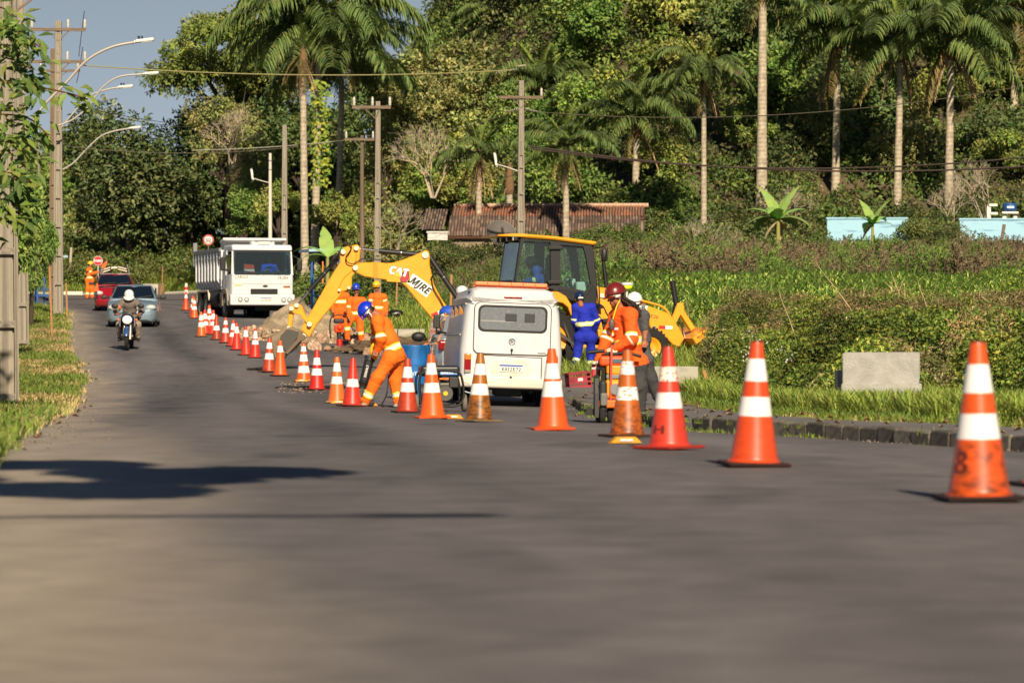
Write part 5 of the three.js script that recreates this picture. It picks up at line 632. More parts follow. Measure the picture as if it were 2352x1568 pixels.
// --- dump truck, front at +z
{
  const d = 126.6, x = atX(602, d), t = thing('dump_truck', 'white dump truck facing the camera behind the spoil heap', 'truck', x, T(x, d), -d, rad(15.5));
  const W = M.white;
  const cabRing = (z, w, y0, y1, k) => { const b = w / 2, r = 0.08; return [[b - r, y0], [b, y0 + r], [b, y1], [-b, y1], [-b, y0 + r], [-b + r, y0]].map(([p, q]) => [p, q, z]); };
  const cab = mesh('cab', [loft([cabRing(0, 2.23, 0.62, 1.63), cabRing(-0.06, 2.3, 0.55, 1.63), cabRing(-1.7, 2.3, 0.55, 1.63)]), rbox(2.22, 0.24, 1.62, 0.07, 0, 2.585, -0.90), box(2.2, 0.92, 0.06, 0, 2.05, -1.66), ...[-1, 1].flatMap((s) => [bar([s * 1.09, 1.6, -0.03], [s * 1.05, 2.5, -0.15], 0.11, 0.1), bar([s * 1.12, 1.6, -1.05], [s * 1.08, 2.5, -1.05], 0.1, 0.08), box(0.06, 0.9, 0.6, s * 1.1, 2.05, -1.38)])], W, t);
  const wm = mat4(0, 2.05, -0.035, -0.125, 0, 0); mesh('windscreen_seal', [plate(round2(2.12, 0.90, 0.08), 0.03, 0, 0.006, [round2(2.02, 0.80, 0.06).reverse()]).applyMatrix4(wm)], M.black, cab);
  mesh('cab_interior', [box(2.1, 0.03, 1.5, 0, 1.645, -0.85), box(2.1, 0.84, 0.03, 0, 2.05, -1.6), rbox(1.9, 0.16, 0.35, 0.05, 0, 1.66, -0.3), rbox(0.5, 0.7, 0.16, 0.06, -0.5, 2.0, -1.25), new THREE.TorusGeometry(0.22, 0.02, 8, 24).applyMatrix4(mat4(0.42, 1.78, -0.45, -0.9, 0, 0))], std(0x1c2b33, 0.9), cab);
  mesh('windscreen', [new THREE.PlaneGeometry(2.04, 0.82).applyMatrix4(mat4(0, 2.05, 0.03, -0.125, 0, 0))], phys(0xa9c8d6, 0.02, { transmission: 0.96, thickness: 0 }), cab);
  mesh('front_panel', [plate(round2(2.2, 0.345, 0.04, 0, 1.445), 0.03, 0.012, 0.01)], W, cab); mesh('grille_panel', [plate(round2(2.2, 0.36, 0.03, 0, 1.085), 0.03, 0.012, 0.01)], W, cab);
  const gr = mesh('grille', [box(1.0, 0.20, 0.02, 0.06, 1.0, 0.03)], M.black, cab); for (let i = 0; i < 4; i++) mesh('grille_bar', [rbox(0.98, 0.02, 0.03, 0.006, 0.06, 0.93 + i * 0.047, 0.045)], M.darkgrey, gr);
  mesh('emblem', [sph(0.1, 0.1, 1.2, 0.03, 1, 0.45, 0.2, 20)], std(0x14161c, 0.3, 0.5), cab);
  const lamps = [[-0.83, 0.66], [-0.60, 0.66], [0.77, 0.645], [0.99, 0.645]];
  const bump = mesh('bumper', [rbox(2.4, 0.40, 0.34, 0.06, 0, 0.70, -0.08)], W, t); for (const [a, b] of lamps) { const h = mesh('headlight', [new THREE.CylinderGeometry(0.085, 0.085, 0.03, 20).rotateX(Math.PI / 2).translate(a, b + 0.05, 0.095)], M.darkgrey, bump); mesh('lens', [sph(0.07, a, b + 0.05, 0.105, 1, 1, 0.3)], phys(0xbfc4c4, 0.1, { clearcoat: 1 }), h); }
  plateDecal(bump, 'APT0A44', 0.42, mat4(0.12, 0.72, 0.10), '#b4584e');
  for (const s of [-1, 1]) mesh('indicator', [rbox(0.25, 0.07, 0.03, 0.01, s * 0.9 + (s > 0 ? -0.0 : 0), 1.21 - 0.03 * s, 0.03)], std(s < 0 ? 0xe8c28a : 0x9a5a20, 0.3), cab);
  const letter = (name, text, w, h, X, Y, sz, font = 'sans-serif') => decal(name, w, h, 256, (g, a, b) => { g.fillStyle = '#e9e6df'; g.fillRect(0, 0, a, b); g.fillStyle = '#20242a'; g.font = `bold ${Math.round(b * sz)}px ${font}`; g.textAlign = 'center'; g.fillText(text, a / 2, b * 0.82, a * 0.98); }, cab, mat4(X, Y, 0.0295));
  letter('lettering', 'CARGO', 0.60, 0.15, -0.78, 1.52, 1.0); letter('lettering', '2628e', 0.56, 0.15, 0.76, 1.50, 1.0);
  const ac = mesh('roof_unit', [loft([[0.08, 0.45, 0.0], [0.06, 0.42, 0.15], [-0.05, 0.36, 0.19]].map(([z, w, y]) => round2(w * 2, 0.5, 0.08, 0.1, -0.5 - z, 3).map(([a, b]) => [a, 2.69 + y, b])), true)], W, t); decal('lettering', 0.46, 0.075, 256, (g, a, b) => { g.fillStyle = '#dcd9d2'; g.fillRect(0, 0, a, b); g.fillStyle = '#30343a'; g.font = `bold ${Math.round(b * 0.8)}px sans-serif`; g.textAlign = 'center'; g.fillText('SR Transportes', a / 2, b * 0.78, a * 0.95); }, ac, mat4(0.1, 2.79, -0.165, -0.35, 0, 0));
  for (const [a, b, r] of [[-0.45, 1.72, 0.25], [0.35, 1.72, 0.2]]) mesh('wiper', [bar([a - 0.35, b + 0.06, 0.05], [a + 0.3, b - 0.09, 0.07], 0.02, 0.02)], M.darkgrey, cab);
  mesh('sun_visor', [rbox(2.2, 0.14, 0.06, 0.02, 0, 2.57, -0.06, -0.1)], W, cab);
  for (const s of [-1, 1]) { mesh('door_window', [box(0.02, 0.66, 0.8, s * 1.13, 2.02, -0.62, 0, 0, s * -0.05)], M.glassdark, cab); mesh('door_seam', [box(0.012, 1.3, 0.03, s * 1.152, 1.4, -1.08)], M.darkgrey, cab); mesh('mirror', [rbox(0.2, 0.48, 0.12, 0.04, s * 1.42, 2.0, -0.22), rod([s * 1.1, 2.35, -0.25], [s * 1.42, 2.2, -0.22], 0.02), rod([s * 1.1, 1.7, -0.25], [s * 1.42, 1.8, -0.22], 0.02)], M.black, cab); mesh('wheel_arch', [plate([[-0.75, 0.5], [-0.6, 0.95], [-0.35, 1.12], [0.3, 1.12], [0.5, 0.9], [0.5, 0.5], [0.34, 0.5], [0.2, 0.9], [-0.3, 0.95], [-0.55, 0.5]].reverse(), 0.4, 0).applyMatrix4(mat4(s * 1.0, 0, -1.2, 0, Math.PI / 2, 0))], std(0x8f8472, 0.8), t); }
  for (const s of [-1, 1]) { tyre(t, 0.51, 0.3, s * 1.03, 0.51, -1.25, M.grey); for (const z of [-4.9, -6.15]) { tyre(t, 0.51, 0.28, s * 1.05, 0.51, z, std(0xb8b2a4, 0.6)); tyre(t, 0.51, 0.28, s * 0.73, 0.51, z); } }
  mesh('chassis', [box(0.85, 0.26, 7.2, 0, 0.86, -3.7), rod([-1.0, 0.75, -2.1], [-1.0, 0.75, -3.5], 0.3, 0.3, 20), rod([1.0, 0.75, -2.1], [1.0, 0.75, -3.5], 0.3, 0.3, 20), box(1.0, 0.22, 0.3, 0.35, 0.42, -0.6), rod([-1, 0.5, -1.25], [1, 0.5, -1.25], 0.09), rod([-1, 0.51, -4.9], [1, 0.51, -4.9], 0.12), rod([-1, 0.51, -6.15], [1, 0.51, -6.15], 0.12)], std(0x232220, 0.8), t);
  for (let i = 0; i < 7; i++) mesh('step_rung', [box(0.08, 0.035, 0.22, -1.12, 0.48 + i * 0.075, -1.95)], M.offwhite, t);
  const bed = mesh('tipper_body', [plate([[-1.15, 2.62], [-1.15, 1.5], [-0.85, 1.12], [0.85, 1.12], [1.15, 1.5], [1.15, 2.62], [1.09, 2.62], [1.09, 1.52], [0.82, 1.19], [-0.82, 1.19], [-1.09, 1.52], [-1.09, 2.62]], 5.3, -4.65, 0.01), box(2.3, 1.8, 0.08, 0, 2.02, -2.0), box(2.2, 0.9, 0.06, 0, 1.65, -7.3, 0.15)], W, t);
  mesh('canopy_lip', [loft([[0.34, 2.86], [0.0, 2.9], [0.0, 2.82], [0.34, 2.79]].map(([z, y]) => [z, y]).length ? [-1.18, 1.18].map((xx) => [[-2.05, 2.9], [-1.4, 2.99], [-1.4, 2.91], [-2.05, 2.8]].map(([z, y]) => [xx, y, z])) : [], true)], W, bed);
  mesh('top_rail', [-1, 1].map((s) => rbox(0.12, 0.14, 5.3, 0.02, s * 1.17, 2.56, -4.65)).concat([-1, 1].map((s) => rbox(0.06, 0.1, 5.2, 0.02, s * 1.18, 2.25, -4.65)), [rbox(0.16, 0.9, 0.12, 0.02, -1.16, 2.5, -7.25)]), M.grey, bed);
  for (let i = 0; i < 8; i++) for (const s of [-1, 1]) mesh('side_rib', [plate([[1.14, 2.5], [1.14, 1.5], [0.86, 1.13], [0.98, 1.1], [1.22, 1.46], [1.22, 2.5]].map(([a, b]) => [s * a, b]).sort(() => 0).reverse(), 0.13, -2.5 - i * 0.62, 0.01)], W, bed);
  mesh('load', [loft([[0.1, 2.3], [0.9, 2.75], [1.0, 2.55]].map(([k, y], i) => Array.from({ length: 16 }, (_, j) => { const a = j / 16 * 6.283; const q = [1, 0.7, 0.2][i]; return [1.0 * q * Math.cos(a), [2.3, 2.62, 2.78][i] + 0.05 * noise(j, i), -4.6 + 2.4 * q * Math.sin(a)]; })), true)], std(0x9a5a3e, 1, 0, { bumpMap: T_grain, bumpScale: 0.05 }), bed);
  mesh('mudguard', [-1, 1].flatMap((s) => [plate([[-6.85, 0.7], [-6.6, 1.12], [-4.4, 1.12], [-4.2, 0.75], [-4.28, 0.7], [-4.45, 1.05], [-6.55, 1.05], [-6.75, 0.66]].map(([z, y]) => [-z, y]), 0.5, 0, 0.01).applyMatrix4(mat4(s * 0.95, 0, 0, 0, Math.PI / 2, 0))]), std(0xbfb6a2, 0.8), t);
  const flag = tag(mesh('warning_flag', [plate([[-0.2, -0.16], [0.2, -0.16], [0.17, 0.14], [-0.2, 0.17]], 0.02)], std(0xffffff, 0.7, 0, { map: canvasTex(64, 64, (g) => { g.fillStyle = '#e8481a'; g.fillRect(0, 0, 64, 64); g.fillStyle = '#f0d9cc'; g.fillRect(0, 14, 64, 14); }) })), 'orange cloth with a white stripe behind the truck windscreen', 'flag');
  { const g = flag.geometry, p = g.attributes.position, u = g.attributes.uv; for (let i = 0; i < p.count; i++) u.setXY(i, (p.getX(i) + 0.2) / 0.4, (0.17 - p.getY(i)) / 0.34); }
  flag.position.copy(t.localToWorld((t.updateMatrixWorld(), V3(-0.48, 1.83, 0.005)))); flag.rotation.y = t.rotation.y;
}
// --- cars seen from the front: lofted lower body and cabin
function car(name, label, d, px, turn, o) {
  const x = atX(px, d), t = thing(name, label, 'car', x, T(x, d), -d, turn), w = o.w / 2, P = o.paint;
  const lower = (z, hw, y0, y1, r) => [[hw - r, y0], [hw, y0 + r * 1.2], [hw + 0.015, (y0 + y1) / 2], [hw - 0.01, y1 - r], [hw - 0.05, y1 - r * 0.3], [hw - 0.22, y1], [0, y1 + 0.025]].map(([a, b]) => [a, b, z]);
  const ring = (r) => [...r, ...r.slice(0, -1).reverse().map(([a, b, c]) => [-a, b, c])];
  mesh('body', [loft([[0, 0.60 * w / 0.6, 0.26, 0.60, 0.08], [-0.10, 0.86 * w, 0.2, 0.68, 0.08], [-0.35, 0.97 * w, 0.18, o.hood - 0.06, 0.08], [-0.8, w, 0.18, o.hood, 0.07], [-1.25, w, 0.18, o.hood + 0.09, 0.07], [-3.4, w, 0.18, o.hood + 0.13, 0.07], [-3.95, 0.93 * w, 0.22, o.hood + 0.1, 0.07]].map((a, i) => ring(lower(...(i === 0 ? [0, 0.7 * w, 0.26, 0.60, 0.08] : a)))))], P, t);
  const cab = (z, hw0, hw1, y0, y1) => [[hw0, y0], [lerp(hw0, hw1, 0.5), lerp(y0, y1, 0.55)], [hw1, y1 - 0.05], [hw1 - 0.07, y1], [0, y1 + 0.02]].map(([a, b]) => [a, b, z]);
  const hb = o.hood + 0.07; mesh('cabin', [loft([[-1.2, w - 0.06, w - 0.06, hb, hb + 0.03], [-1.85, w - 0.07, w - 0.22, hb, o.h - 0.02], [-2.3, w - 0.07, w - 0.23, hb, o.h], [-3.0, w - 0.07, w - 0.24, hb, o.h - 0.02], [-3.5, w - 0.1, w - 0.2, hb, hb + 0.1]].map((a) => ring(cab(...a))))], P, t);
  const a0 = V3(0, hb + 0.05, -1.17), a1 = V3(0, o.h - 0.06, -1.80), nrm = V3(0, 0.65, 0.62).normalize().multiplyScalar(0.018), q = [[-(w - 0.13), a0], [w - 0.13, a0], [w - 0.27, a1], [-(w - 0.27), a1]].map(([xx, p]) => V3(xx, p.y, p.z).add(nrm)); const gg = new THREE.BufferGeometry().setFromPoints([q[0], q[1], q[2], q[0], q[2], q[3]]); gg.computeVertexNormals();
  mesh('windscreen', [gg], phys(0x10171b, 0.04, { specularIntensity: 1, clearcoat: 1 }), t);
  for (const s of [-1, 1]) {
    mesh('side_window', [plate([[-3.2, hb + 0.07], [-1.55, hb + 0.07], [-1.95, o.h - 0.09], [-2.9, o.h - 0.09]].map(([z, y]) => [-z, y]).reverse(), 0.02, 0, 0).applyMatrix4(mat4(s * (w - 0.125), 0, 0, 0, Math.PI / 2, 0))], M.glassdark, t);
    const hl = mesh('headlight', [sph(0.15, s * (w - 0.21), o.hl, -0.115, 1.1, 0.62, 0.75, 16)], phys(0xd9dcd6, 0.08, { clearcoat: 1, metalness: 0.3 }), t); mesh('indicator', [sph(0.07, s * (w - 0.08), o.hl - 0.01, -0.20, 0.6, 0.8, 0.9, 10)], std(0xd8823a, 0.3), hl);
    mesh('fog_lamp', [sph(0.055, s * (w - 0.24), 0.36, -0.07, 1, 1, 0.5, 12)], M.chrome, t);
    mesh('mirror', [rbox(0.2, 0.13, 0.1, 0.045, s * (w + 0.14), hb + 0.08, -1.45), rod([s * (w - 0.05), hb + 0.04, -1.4], [s * (w + 0.06), hb + 0.07, -1.44], 0.025)], M.plastic, t);
    for (const z of [-0.75, -3.2]) tyre(t, 0.29, 0.19, s * (w - 0.12), 0.29, z, M.grey);
  }
  mesh('grille', [rbox(0.5, 0.05, 0.04, 0.015, 0, o.gr, 0.005), rbox(0.62, 0.09, 0.04, 0.02, 0, 0.33, -0.005)], M.black, t);
  plateDecal(t, o.plate || '', 0.36, mat4(0, o.pl, 0.018), '#8c8a84');
  mesh('wiper', [bar([-0.5, hb + 0.06, -1.16], [0.05, hb + 0.12, -1.2], 0.015, 0.015), bar([0.1, hb + 0.06, -1.16], [0.6, hb + 0.12, -1.2], 0.015, 0.015)], M.black, t);
  mesh('underbody', [box(o.w - 0.3, 0.12, 3.6, 0, 0.2, -2.0)], M.black, t);
  if (o.extra) o.extra(t, w);
  return t;
}
car('sedan', 'pale silver-blue sedan following the motorcycle', 113.2, 302, rad(4), { w: 1.64, h: 1.42, hood: 0.86, hl: 0.66, gr: 0.42, pl: 0.50, paint: phys(0x8fa6b4, 0.3, { metalness: 0.5, clearcoat: 0.8, clearcoatRoughness: 0.08 }) });
car('pickup_car', 'dark red small car with a loaded roof rack waiting behind the sedan', 141.5, 262, rad(6), { w: 1.66, h: 1.56, hood: 1.0, hl: 0.74, gr: 0.6, pl: 0.52, paint: phys(0x8c1219, 0.28, { clearcoat: 1, clearcoatRoughness: 0.05 }), extra: (t) => { mesh('roof_rack', [rod([-0.62, 1.56, -2.0], [0.62, 1.56, -2.0], 0.02), rod([-0.62, 1.56, -2.8], [0.62, 1.56, -2.8], 0.02), bar([-0.6, 1.56, -2.0], [-0.45, 1.95, -2.0], 0.03, 0.03), bar([0.6, 1.56, -2.0], [0.5, 1.95, -2.0], 0.03, 0.03)], M.grey, t); } });
{ const d = 144, L = (lab, px, py, w, h, tilt) => { const g = thing('equipment_case', lab, 'case', atX(px, d), atY(py, d), -d); mesh('case_shell', [rbox(w, h, 0.5, 0.03, 0, 0, 0, 0, 0, tilt)], std(0x2a2725, 0.7), g); mesh('case_strip', [rbox(w * 0.9, 0.05, 0.02, 0.01, 0, 0.045, 0.255, 0, 0, tilt), rbox(w * 0.9, 0.05, 0.02, 0.01, 0, -0.05, 0.255, 0, 0, tilt)], std(0xcbbfa5, 0.7), g); }; L('left striped case tilted on the roof rack of the red car', 244, 620, 0.42, 0.22, 0.35); L('right striped case tilted on the roof rack of the red car', 282, 618, 0.44, 0.22, -0.25); const c = tag(mesh('folded_pipe', [tube([[-0.25, -0.02, 0], [-0.1, 0.05, 0], [0.1, 0.05, 0], [0.25, 0, 0]], 0.05)], M.offwhite), 'pale pipe lying between the two roof cases', 'pipe'); c.position.set(atX(263, d), atY(618, d), -d);
  for (const [px, py, lab, tl] of [[238, 607, 'orange warning flag at the roof rack of the red car', 0.6], [220, 660, 'orange warning flag held out beside the red car', 0.15]]) { const f = thing('warning_flag', lab, 'flag', atX(px, 141), atY(py, 141), -141); mesh('cloth', [plate([[-0.07, -0.17], [0.12, -0.12], [0.05, 0.17], [0.0, 0.18]], 0.02)], std(0xf0601a, 0.7), f); f.rotation.z = -tl; } }
// --- hatchback seen from behind, left of the van
{
  const d = 69, x = atX(1106, d), t = thing('hatchback', 'dark silver hatchback half hidden between the van and the blue drum', 'car', x, T(x, d), -d, rad(7)), Pm = phys(0xaeb6bd, 0.25, { metalness: 0.6, clearcoat: 1, clearcoatRoughness: 0.05 });
  const s1 = (z, hw, y0, y1) => { const r = [[hw - 0.1, y0], [hw, y0 + 0.12], [hw + 0.01, y0 + 0.4], [hw - 0.02, y1 - 0.08], [hw - 0.12, y1]]; return [...r.map(([a, b]) => [a, b, z]), ...r.slice().reverse().map(([a, b]) => [-a, b, z])]; };
  mesh('body', [loft([s1(0, 0.78, 0.3, 0.85), s1(-0.12, 0.86, 0.22, 0.95), s1(-0.8, 0.89, 0.2, 0.98), s1(-3.0, 0.89, 0.2, 0.95), s1(-3.8, 0.84, 0.22, 0.8), s1(-4.1, 0.7, 0.3, 0.6)])], Pm, t);
  const s2 = (z, h0, h1, y1) => { const r = [[h0, 0.93], [lerp(h0, h1, 0.6), lerp(0.93, y1, 0.55)], [h1, y1 - 0.05], [h1 - 0.1, y1]]; return [...r.map(([a, b]) => [a, b, z]), ...r.slice().reverse().map(([a, b]) => [-a, b, z])]; };
  mesh('cabin', [loft([s2(-0.08, 0.82, 0.8, 1.0), s2(-0.45, 0.84, 0.66, 1.48), s2(-1.6, 0.84, 0.66, 1.52), s2(-2.2, 0.83, 0.62, 1.42), s2(-3.0, 0.78, 0.76, 0.97)])], Pm, t);
  for (const s of [-1, 1]) { mesh('side_window', [plate([[0.35, 1.0], [2.75, 1.0], [2.1, 1.38], [0.6, 1.42]], 0.02, 0, 0).applyMatrix4(mat4(s * 0.78, 0, 0, 0, Math.PI / 2, 0).multiply(mat4(0, 0, 0, s * 0.3 * 0)))], M.glassdark, t); const l = mesh('tail_lamp', [rbox(0.28, 0.2, 0.2, 0.05, s * 0.72, 0.86, -0.05)], M.redlens, t); mesh('reflector', [rbox(0.1, 0.08, 0.02, 0.01, s * 0.68, 0.86, 0.055)], std(0xd9a8a0, 0.3), l); mesh('mirror', [sph(0.13, s * 1.02, 1.03, -2.45, 1.15, 0.78, 0.6, 14), rod([s * 0.86, 0.98, -2.4], [s * 0.98, 1.0, -2.45], 0.03)], M.black, t); for (const z of [-0.75, -3.2]) tyre(t, 0.31, 0.2, s * 0.78, 0.31, z, M.grey); }
  mesh('door_handle', [rbox(0.03, 0.04, 0.16, 0.012, -0.905, 0.86, -1.6)], M.black, t);
  mesh('rear_window', [new THREE.PlaneGeometry(1.2, 0.42).applyMatrix4(mat4(0, 1.25, -0.24, -0.65, 0, 0))], M.glassdark, t);
  const cover = tag(mesh('blue_tank', [sph(0.2, 0, 0, 0, 1.1, 0.8, 1)], std(0x1e4fb8, 0.6)), 'rounded blue top of a parked machine seen over the hatchback', 'tank'); cover.position.set(atX(1032, 73), atY(718, 73), -73);
  const wm = thing('white_mirror', 'white rounded housing just above the van roof edge on its left', 'housing', atX(1061, 62), atY(668, 62), -62); mesh('housing', [sph(0.1, 0, 0, 0, 1.1, 1, 1), rod([0, -0.1, 0], [0.02, -0.3, 0], 0.03)], M.white, wm);
}
// --- motorcycle, front at +z
const MOTO_D = 96, MOTO_X = atX(291, MOTO_D);
{
  const t = thing('motorcycle', 'dark blue motorcycle riding toward the camera in the open lane', 'motorcycle', MOTO_X, T(MOTO_X, MOTO_D) + 0.01, -MOTO_D, 0.02), dk = phys(0x14163a, 0.3, { clearcoat: 0.8 });
  for (const z of [0, -1.28]) { const w = mesh('wheel', new THREE.TorusGeometry(0.25, 0.052, 10, 28).rotateY(Math.PI / 2).translate(0, 0.30, z), M.rubber, t); mesh('spoke', [0, 1, 2].map((k) => bar([0, 0.30 + 0.22 * Math.cos(k * 1.047), z + 0.22 * Math.sin(k * 1.047)], [0, 0.30 - 0.22 * Math.cos(k * 1.047), z - 0.22 * Math.sin(k * 1.047)], 0.03, 0.02)), M.grey, w); }
  mesh('fork', [-1, 1].flatMap((s) => [rod([s * 0.085, 0.3, 0.02], [s * 0.085, 0.62, -0.1], 0.035), rod([s * 0.085, 0.6, -0.09], [s * 0.085, 1.02, -0.26], 0.024)]), std(0xb9b09a, 0.35, 0.5), t);
  mesh('front_mudguard', [new THREE.TorusGeometry(0.315, 0.05, 8, 18, 1.9).rotateZ(1.0).rotateY(Math.PI / 2).scale(1.5, 1, 1).translate(0, 0.31, 0)], phys(0x2a4a7a, 0.3), t);
  const hl = mesh('headlight', [sph(0.125, 0, 0.84, -0.02, 1.1, 1, 0.5, 18)], phys(0xf2f2ee, 0.05, { clearcoat: 1 }), t); mesh('headlight_shell', [sph(0.15, 0, 0.85, -0.09, 1.1, 1.05, 0.8, 16)], dk, hl);
  mesh('windshield', [loft([[0.84, 0.13], [0.97, 0.15], [1.08, 0.09]].map(([y, w]) => [[-w, y, -0.1], [0, y, -0.02 - (y - 0.84) * 0.3], [w, y, -0.1], [0, y - 0.0, -0.14]]), true)], M.black, t);
  mesh('tank', [sph(0.2, 0, 0.84, -0.48, 0.9, 0.75, 1.5)], dk, t);
  for (const s of [-1, 1]) { mesh('tank_fairing', [plate([[0.1, 0.95], [0.35, 0.92], [0.5, 0.62], [0.25, 0.5], [0.02, 0.66]], 0.05).applyMatrix4(mat4(s * 0.2, 0, 0, 0, Math.PI / 2, 0))], dk, t); mesh('mirror', [sph(0.075, s * 0.36, 1.22, -0.2, 1.3, 0.9, 0.4, 12), rod([s * 0.28, 1.0, -0.3], [s * 0.36, 1.2, -0.22], 0.01)], M.black, t); mesh('indicator', [sph(0.04, s * 0.24, 0.84, -0.12, 1.2, 0.9, 0.9, 10)], M.amber, t); mesh('footpeg', [rod([s * 0.16, 0.33, -0.6], [s * 0.30, 0.33, -0.6], 0.018)], M.black, t); mesh('grip', [rod([s * 0.25, 1.0, -0.34], [s * 0.38, 0.98, -0.38], 0.022)], M.rubber, t); }
  mesh('handlebar', [tube([[-0.3, 1.0, -0.36], [-0.12, 1.03, -0.28], [0.12, 1.03, -0.28], [0.3, 1.0, -0.36]], 0.014)], M.black, t);
  mesh('engine', [rbox(0.28, 0.3, 0.4, 0.06, 0, 0.48, -0.6), rod([-0.22, 0.4, -0.6], [0.22, 0.4, -0.6], 0.13), rbox(0.12, 0.4, 0.9, 0.04, 0, 0.6, -0.75)], std(0x2a2826, 0.5, 0.4), t);
  mesh('exhaust', [rod([0.1, 0.4, -0.4], [0.14, 0.3, -0.7], 0.03), rod([0.14, 0.32, -0.8], [0.16, 0.42, -1.4], 0.05)], M.steel, t);
  mesh('seat', [rbox(0.26, 0.1, 0.66, 0.04, 0, 0.80, -0.98, 0.06)], M.black, t);
}
// ------------------------------------------------------------------ backhoe loader
const BH = { d: 79, px: 1300, th: rad(14), s: F / 79 };
BH.x = atX(BH.px, BH.d); BH.g = T(BH.x, BH.d); BH.base = 784 + BH.s * (CAM - BH.g);
{
  const t = thing('backhoe_loader', 'yellow backhoe loader with a black cab, its digging arm folded down over the road', 'backhoe loader', BH.x, BH.g, -BH.d, BH.th);
  const st = Math.sin(BH.th), ct = Math.cos(BH.th);
  const c8 = (z) => ([cx, cy]) => [(((1200 + cx / 3.92) / 1.0884 - BH.px) / BH.s - z * st) / ct, (BH.base - (560 + cy / 3.92) / 1.0884) / BH.s];
  const A = (pts, z) => pts.map(c8(z)), Y = M.catyellow, K = std(0x1b1c1d, 0.5);
  const P3 = (p, z) => { const q = c8(z)(p); return [q[0], q[1], z]; };
  // cab
  const frameO = [[390, 145], [1085, 200], [1110, 300], [1140, 600], [1135, 800], [1010, 850], [930, 770], [730, 690], [705, 645], [330, 580]], h1 = [[418, 165], [688, 182], [693, 622], [345, 566]], h2 = [[772, 205], [1005, 220], [1030, 300], [1082, 590], [1030, 668], [766, 612]];
  for (const z of [0.7, -0.7]) mesh('cab_frame', [plate(A(frameO, 0.7), 0.09, z, 0.015, [A(h1, 0.7), A(h2, 0.7)])], K, t);
  mesh('cab_frame', [0.7].flatMap(() => [bar(P3([395, 150], 0.7), [P3([395, 150], 0.7)[0], P3([395, 150], 0.7)[1], -0.7], 0.09, 0.09), bar(P3([338, 575], 0.7), [P3([338, 575], 0.7)[0], P3([338, 575], 0.7)[1], -0.7], 0.12, 0.1), bar(P3([1100, 215], 0.7), [P3([1100, 215], 0.7)[0], P3([1100, 215], 0.7)[1], -0.7], 0.08, 0.08)]), K, t);
  const gm = phys(0xc9e2dc, 0.02, { transmission: 0.97, thickness: 0, ior: 1.5 }), gmBlue = phys(0x7ea6c4, 0.03, { transmission: 0.8, thickness: 0, ior: 1.6 });
  for (const z of [0.69, -0.69]) for (const h of [h1, h2]) mesh('cab_window', [new THREE.ShapeGeometry(new THREE.Shape(A(h, 0.7).map((p) => new THREE.Vector2(...p)))).translate(0, 0, z)], gm, t);
  const quad = (a, b, z0, z1) => { const p = [[...a, z0], [...b, z0], [...b, z1], [...a, z1]].map((q) => V3(...q)); const g = new THREE.BufferGeometry().setFromPoints([p[0], p[1], p[2], p[0], p[2], p[3]]); g.computeVertexNormals(); return g; };
  const q = c8(0.7); mesh('rear_window', [quad(q([386, 190]), q([334, 556]), 0.64, -0.64)], gmBlue, t); mesh('front_window', [quad(q([1092, 215]), q([1138, 640]), 0.64, -0.64)], gm, t);
  mesh('cab_floor', [plate(A([[340, 575], [705, 640], [1135, 800], [1135, 830], [930, 800], [700, 690], [340, 600]], 0), 1.3, 0, 0.01)], K, t);
  mesh('cab_roof', [plate(A([[175, 118], [370, 106], [720, 130], [1128, 178], [1130, 200], [1100, 212], [720, 164], [380, 142], [175, 133]], 0.75), 1.62, 0, 0.03)], Y, t);
  mesh('door_panel', [plate(A([[760, 640], [1035, 690], [1095, 605], [1130, 640], [1132, 800], [1010, 850], [930, 770], [745, 700]], 0.7), 0.05, 0.735, 0.012)], std(0x202122, 0.4), t);
  for (const [cx, cy] of [[755, 242], [752, 575]]) mesh('door_hinge', [rbox(0.34, 0.09, 0.05, 0.02, c8(0.78)([cx - 20, cy])[0], c8(0.78)([cx, cy])[1], 0.775)], K, t);
  for (const [cx, cy, z] of [[185, 165, 0.2], [225, 165, 0.4], [285, 162, 0.6], [345, 157, 0.75]]) { const l = mesh('work_light', [rbox(0.11, 0.11, 0.12, 0.03, ...P3([cx, cy], z))], K, t); const p = P3([cx, cy], z); mesh('lens', [rbox(0.02, 0.08, 0.09, 0.006, p[0] - 0.058, p[1], p[2])], M.lampglass, l); }
  mesh('mirror', [sph(0.1, ...P3([1212, 310], 0.95), 0.75, 1.6, 0.5), tube([P3([1105, 245], 0.72), P3([1180, 235], 0.9), P3([1205, 225], 0.95), P3([1210, 300], 0.95)], 0.014)], K, t);
  mesh('exhaust_stack', [rod(P3([1205, 330], 0.3), P3([1240, 640], 0.3), 0.042, 0.05)], K, t);
  mesh('grab_rail', [tube([P3([1120, 410], 0.76), P3([1152, 480], 0.76), P3([1160, 600], 0.76), P3([1170, 860], 0.76)], 0.014)], K, t);
  mesh('seat', [rbox(0.5, 0.14, 0.5, 0.05, ...P3([620, 640], 0)), rbox(0.14, 0.7, 0.5, 0.05, ...P3([690, 470], 0)), rbox(0.12, 0.16, 0.3, 0.04, ...P3([690, 330], 0))], std(0x1b1b1c, 0.8), t);
  mesh('console', [rbox(0.3, 0.34, 0.3, 0.05, ...P3([990, 640], 0.2)), rbox(0.2, 0.5, 0.2, 0.04, ...P3([890, 640], -0.2))], std(0xb7c4c0, 0.7), t);
  mesh('steering_wheel', [new THREE.TorusGeometry(0.19, 0.018, 8, 24).applyMatrix4(mat4(...P3([880, 540], 0), 1.2, 0.9, 0)), rod(P3([880, 540], 0), P3([920, 700], 0), 0.03)], K, t);
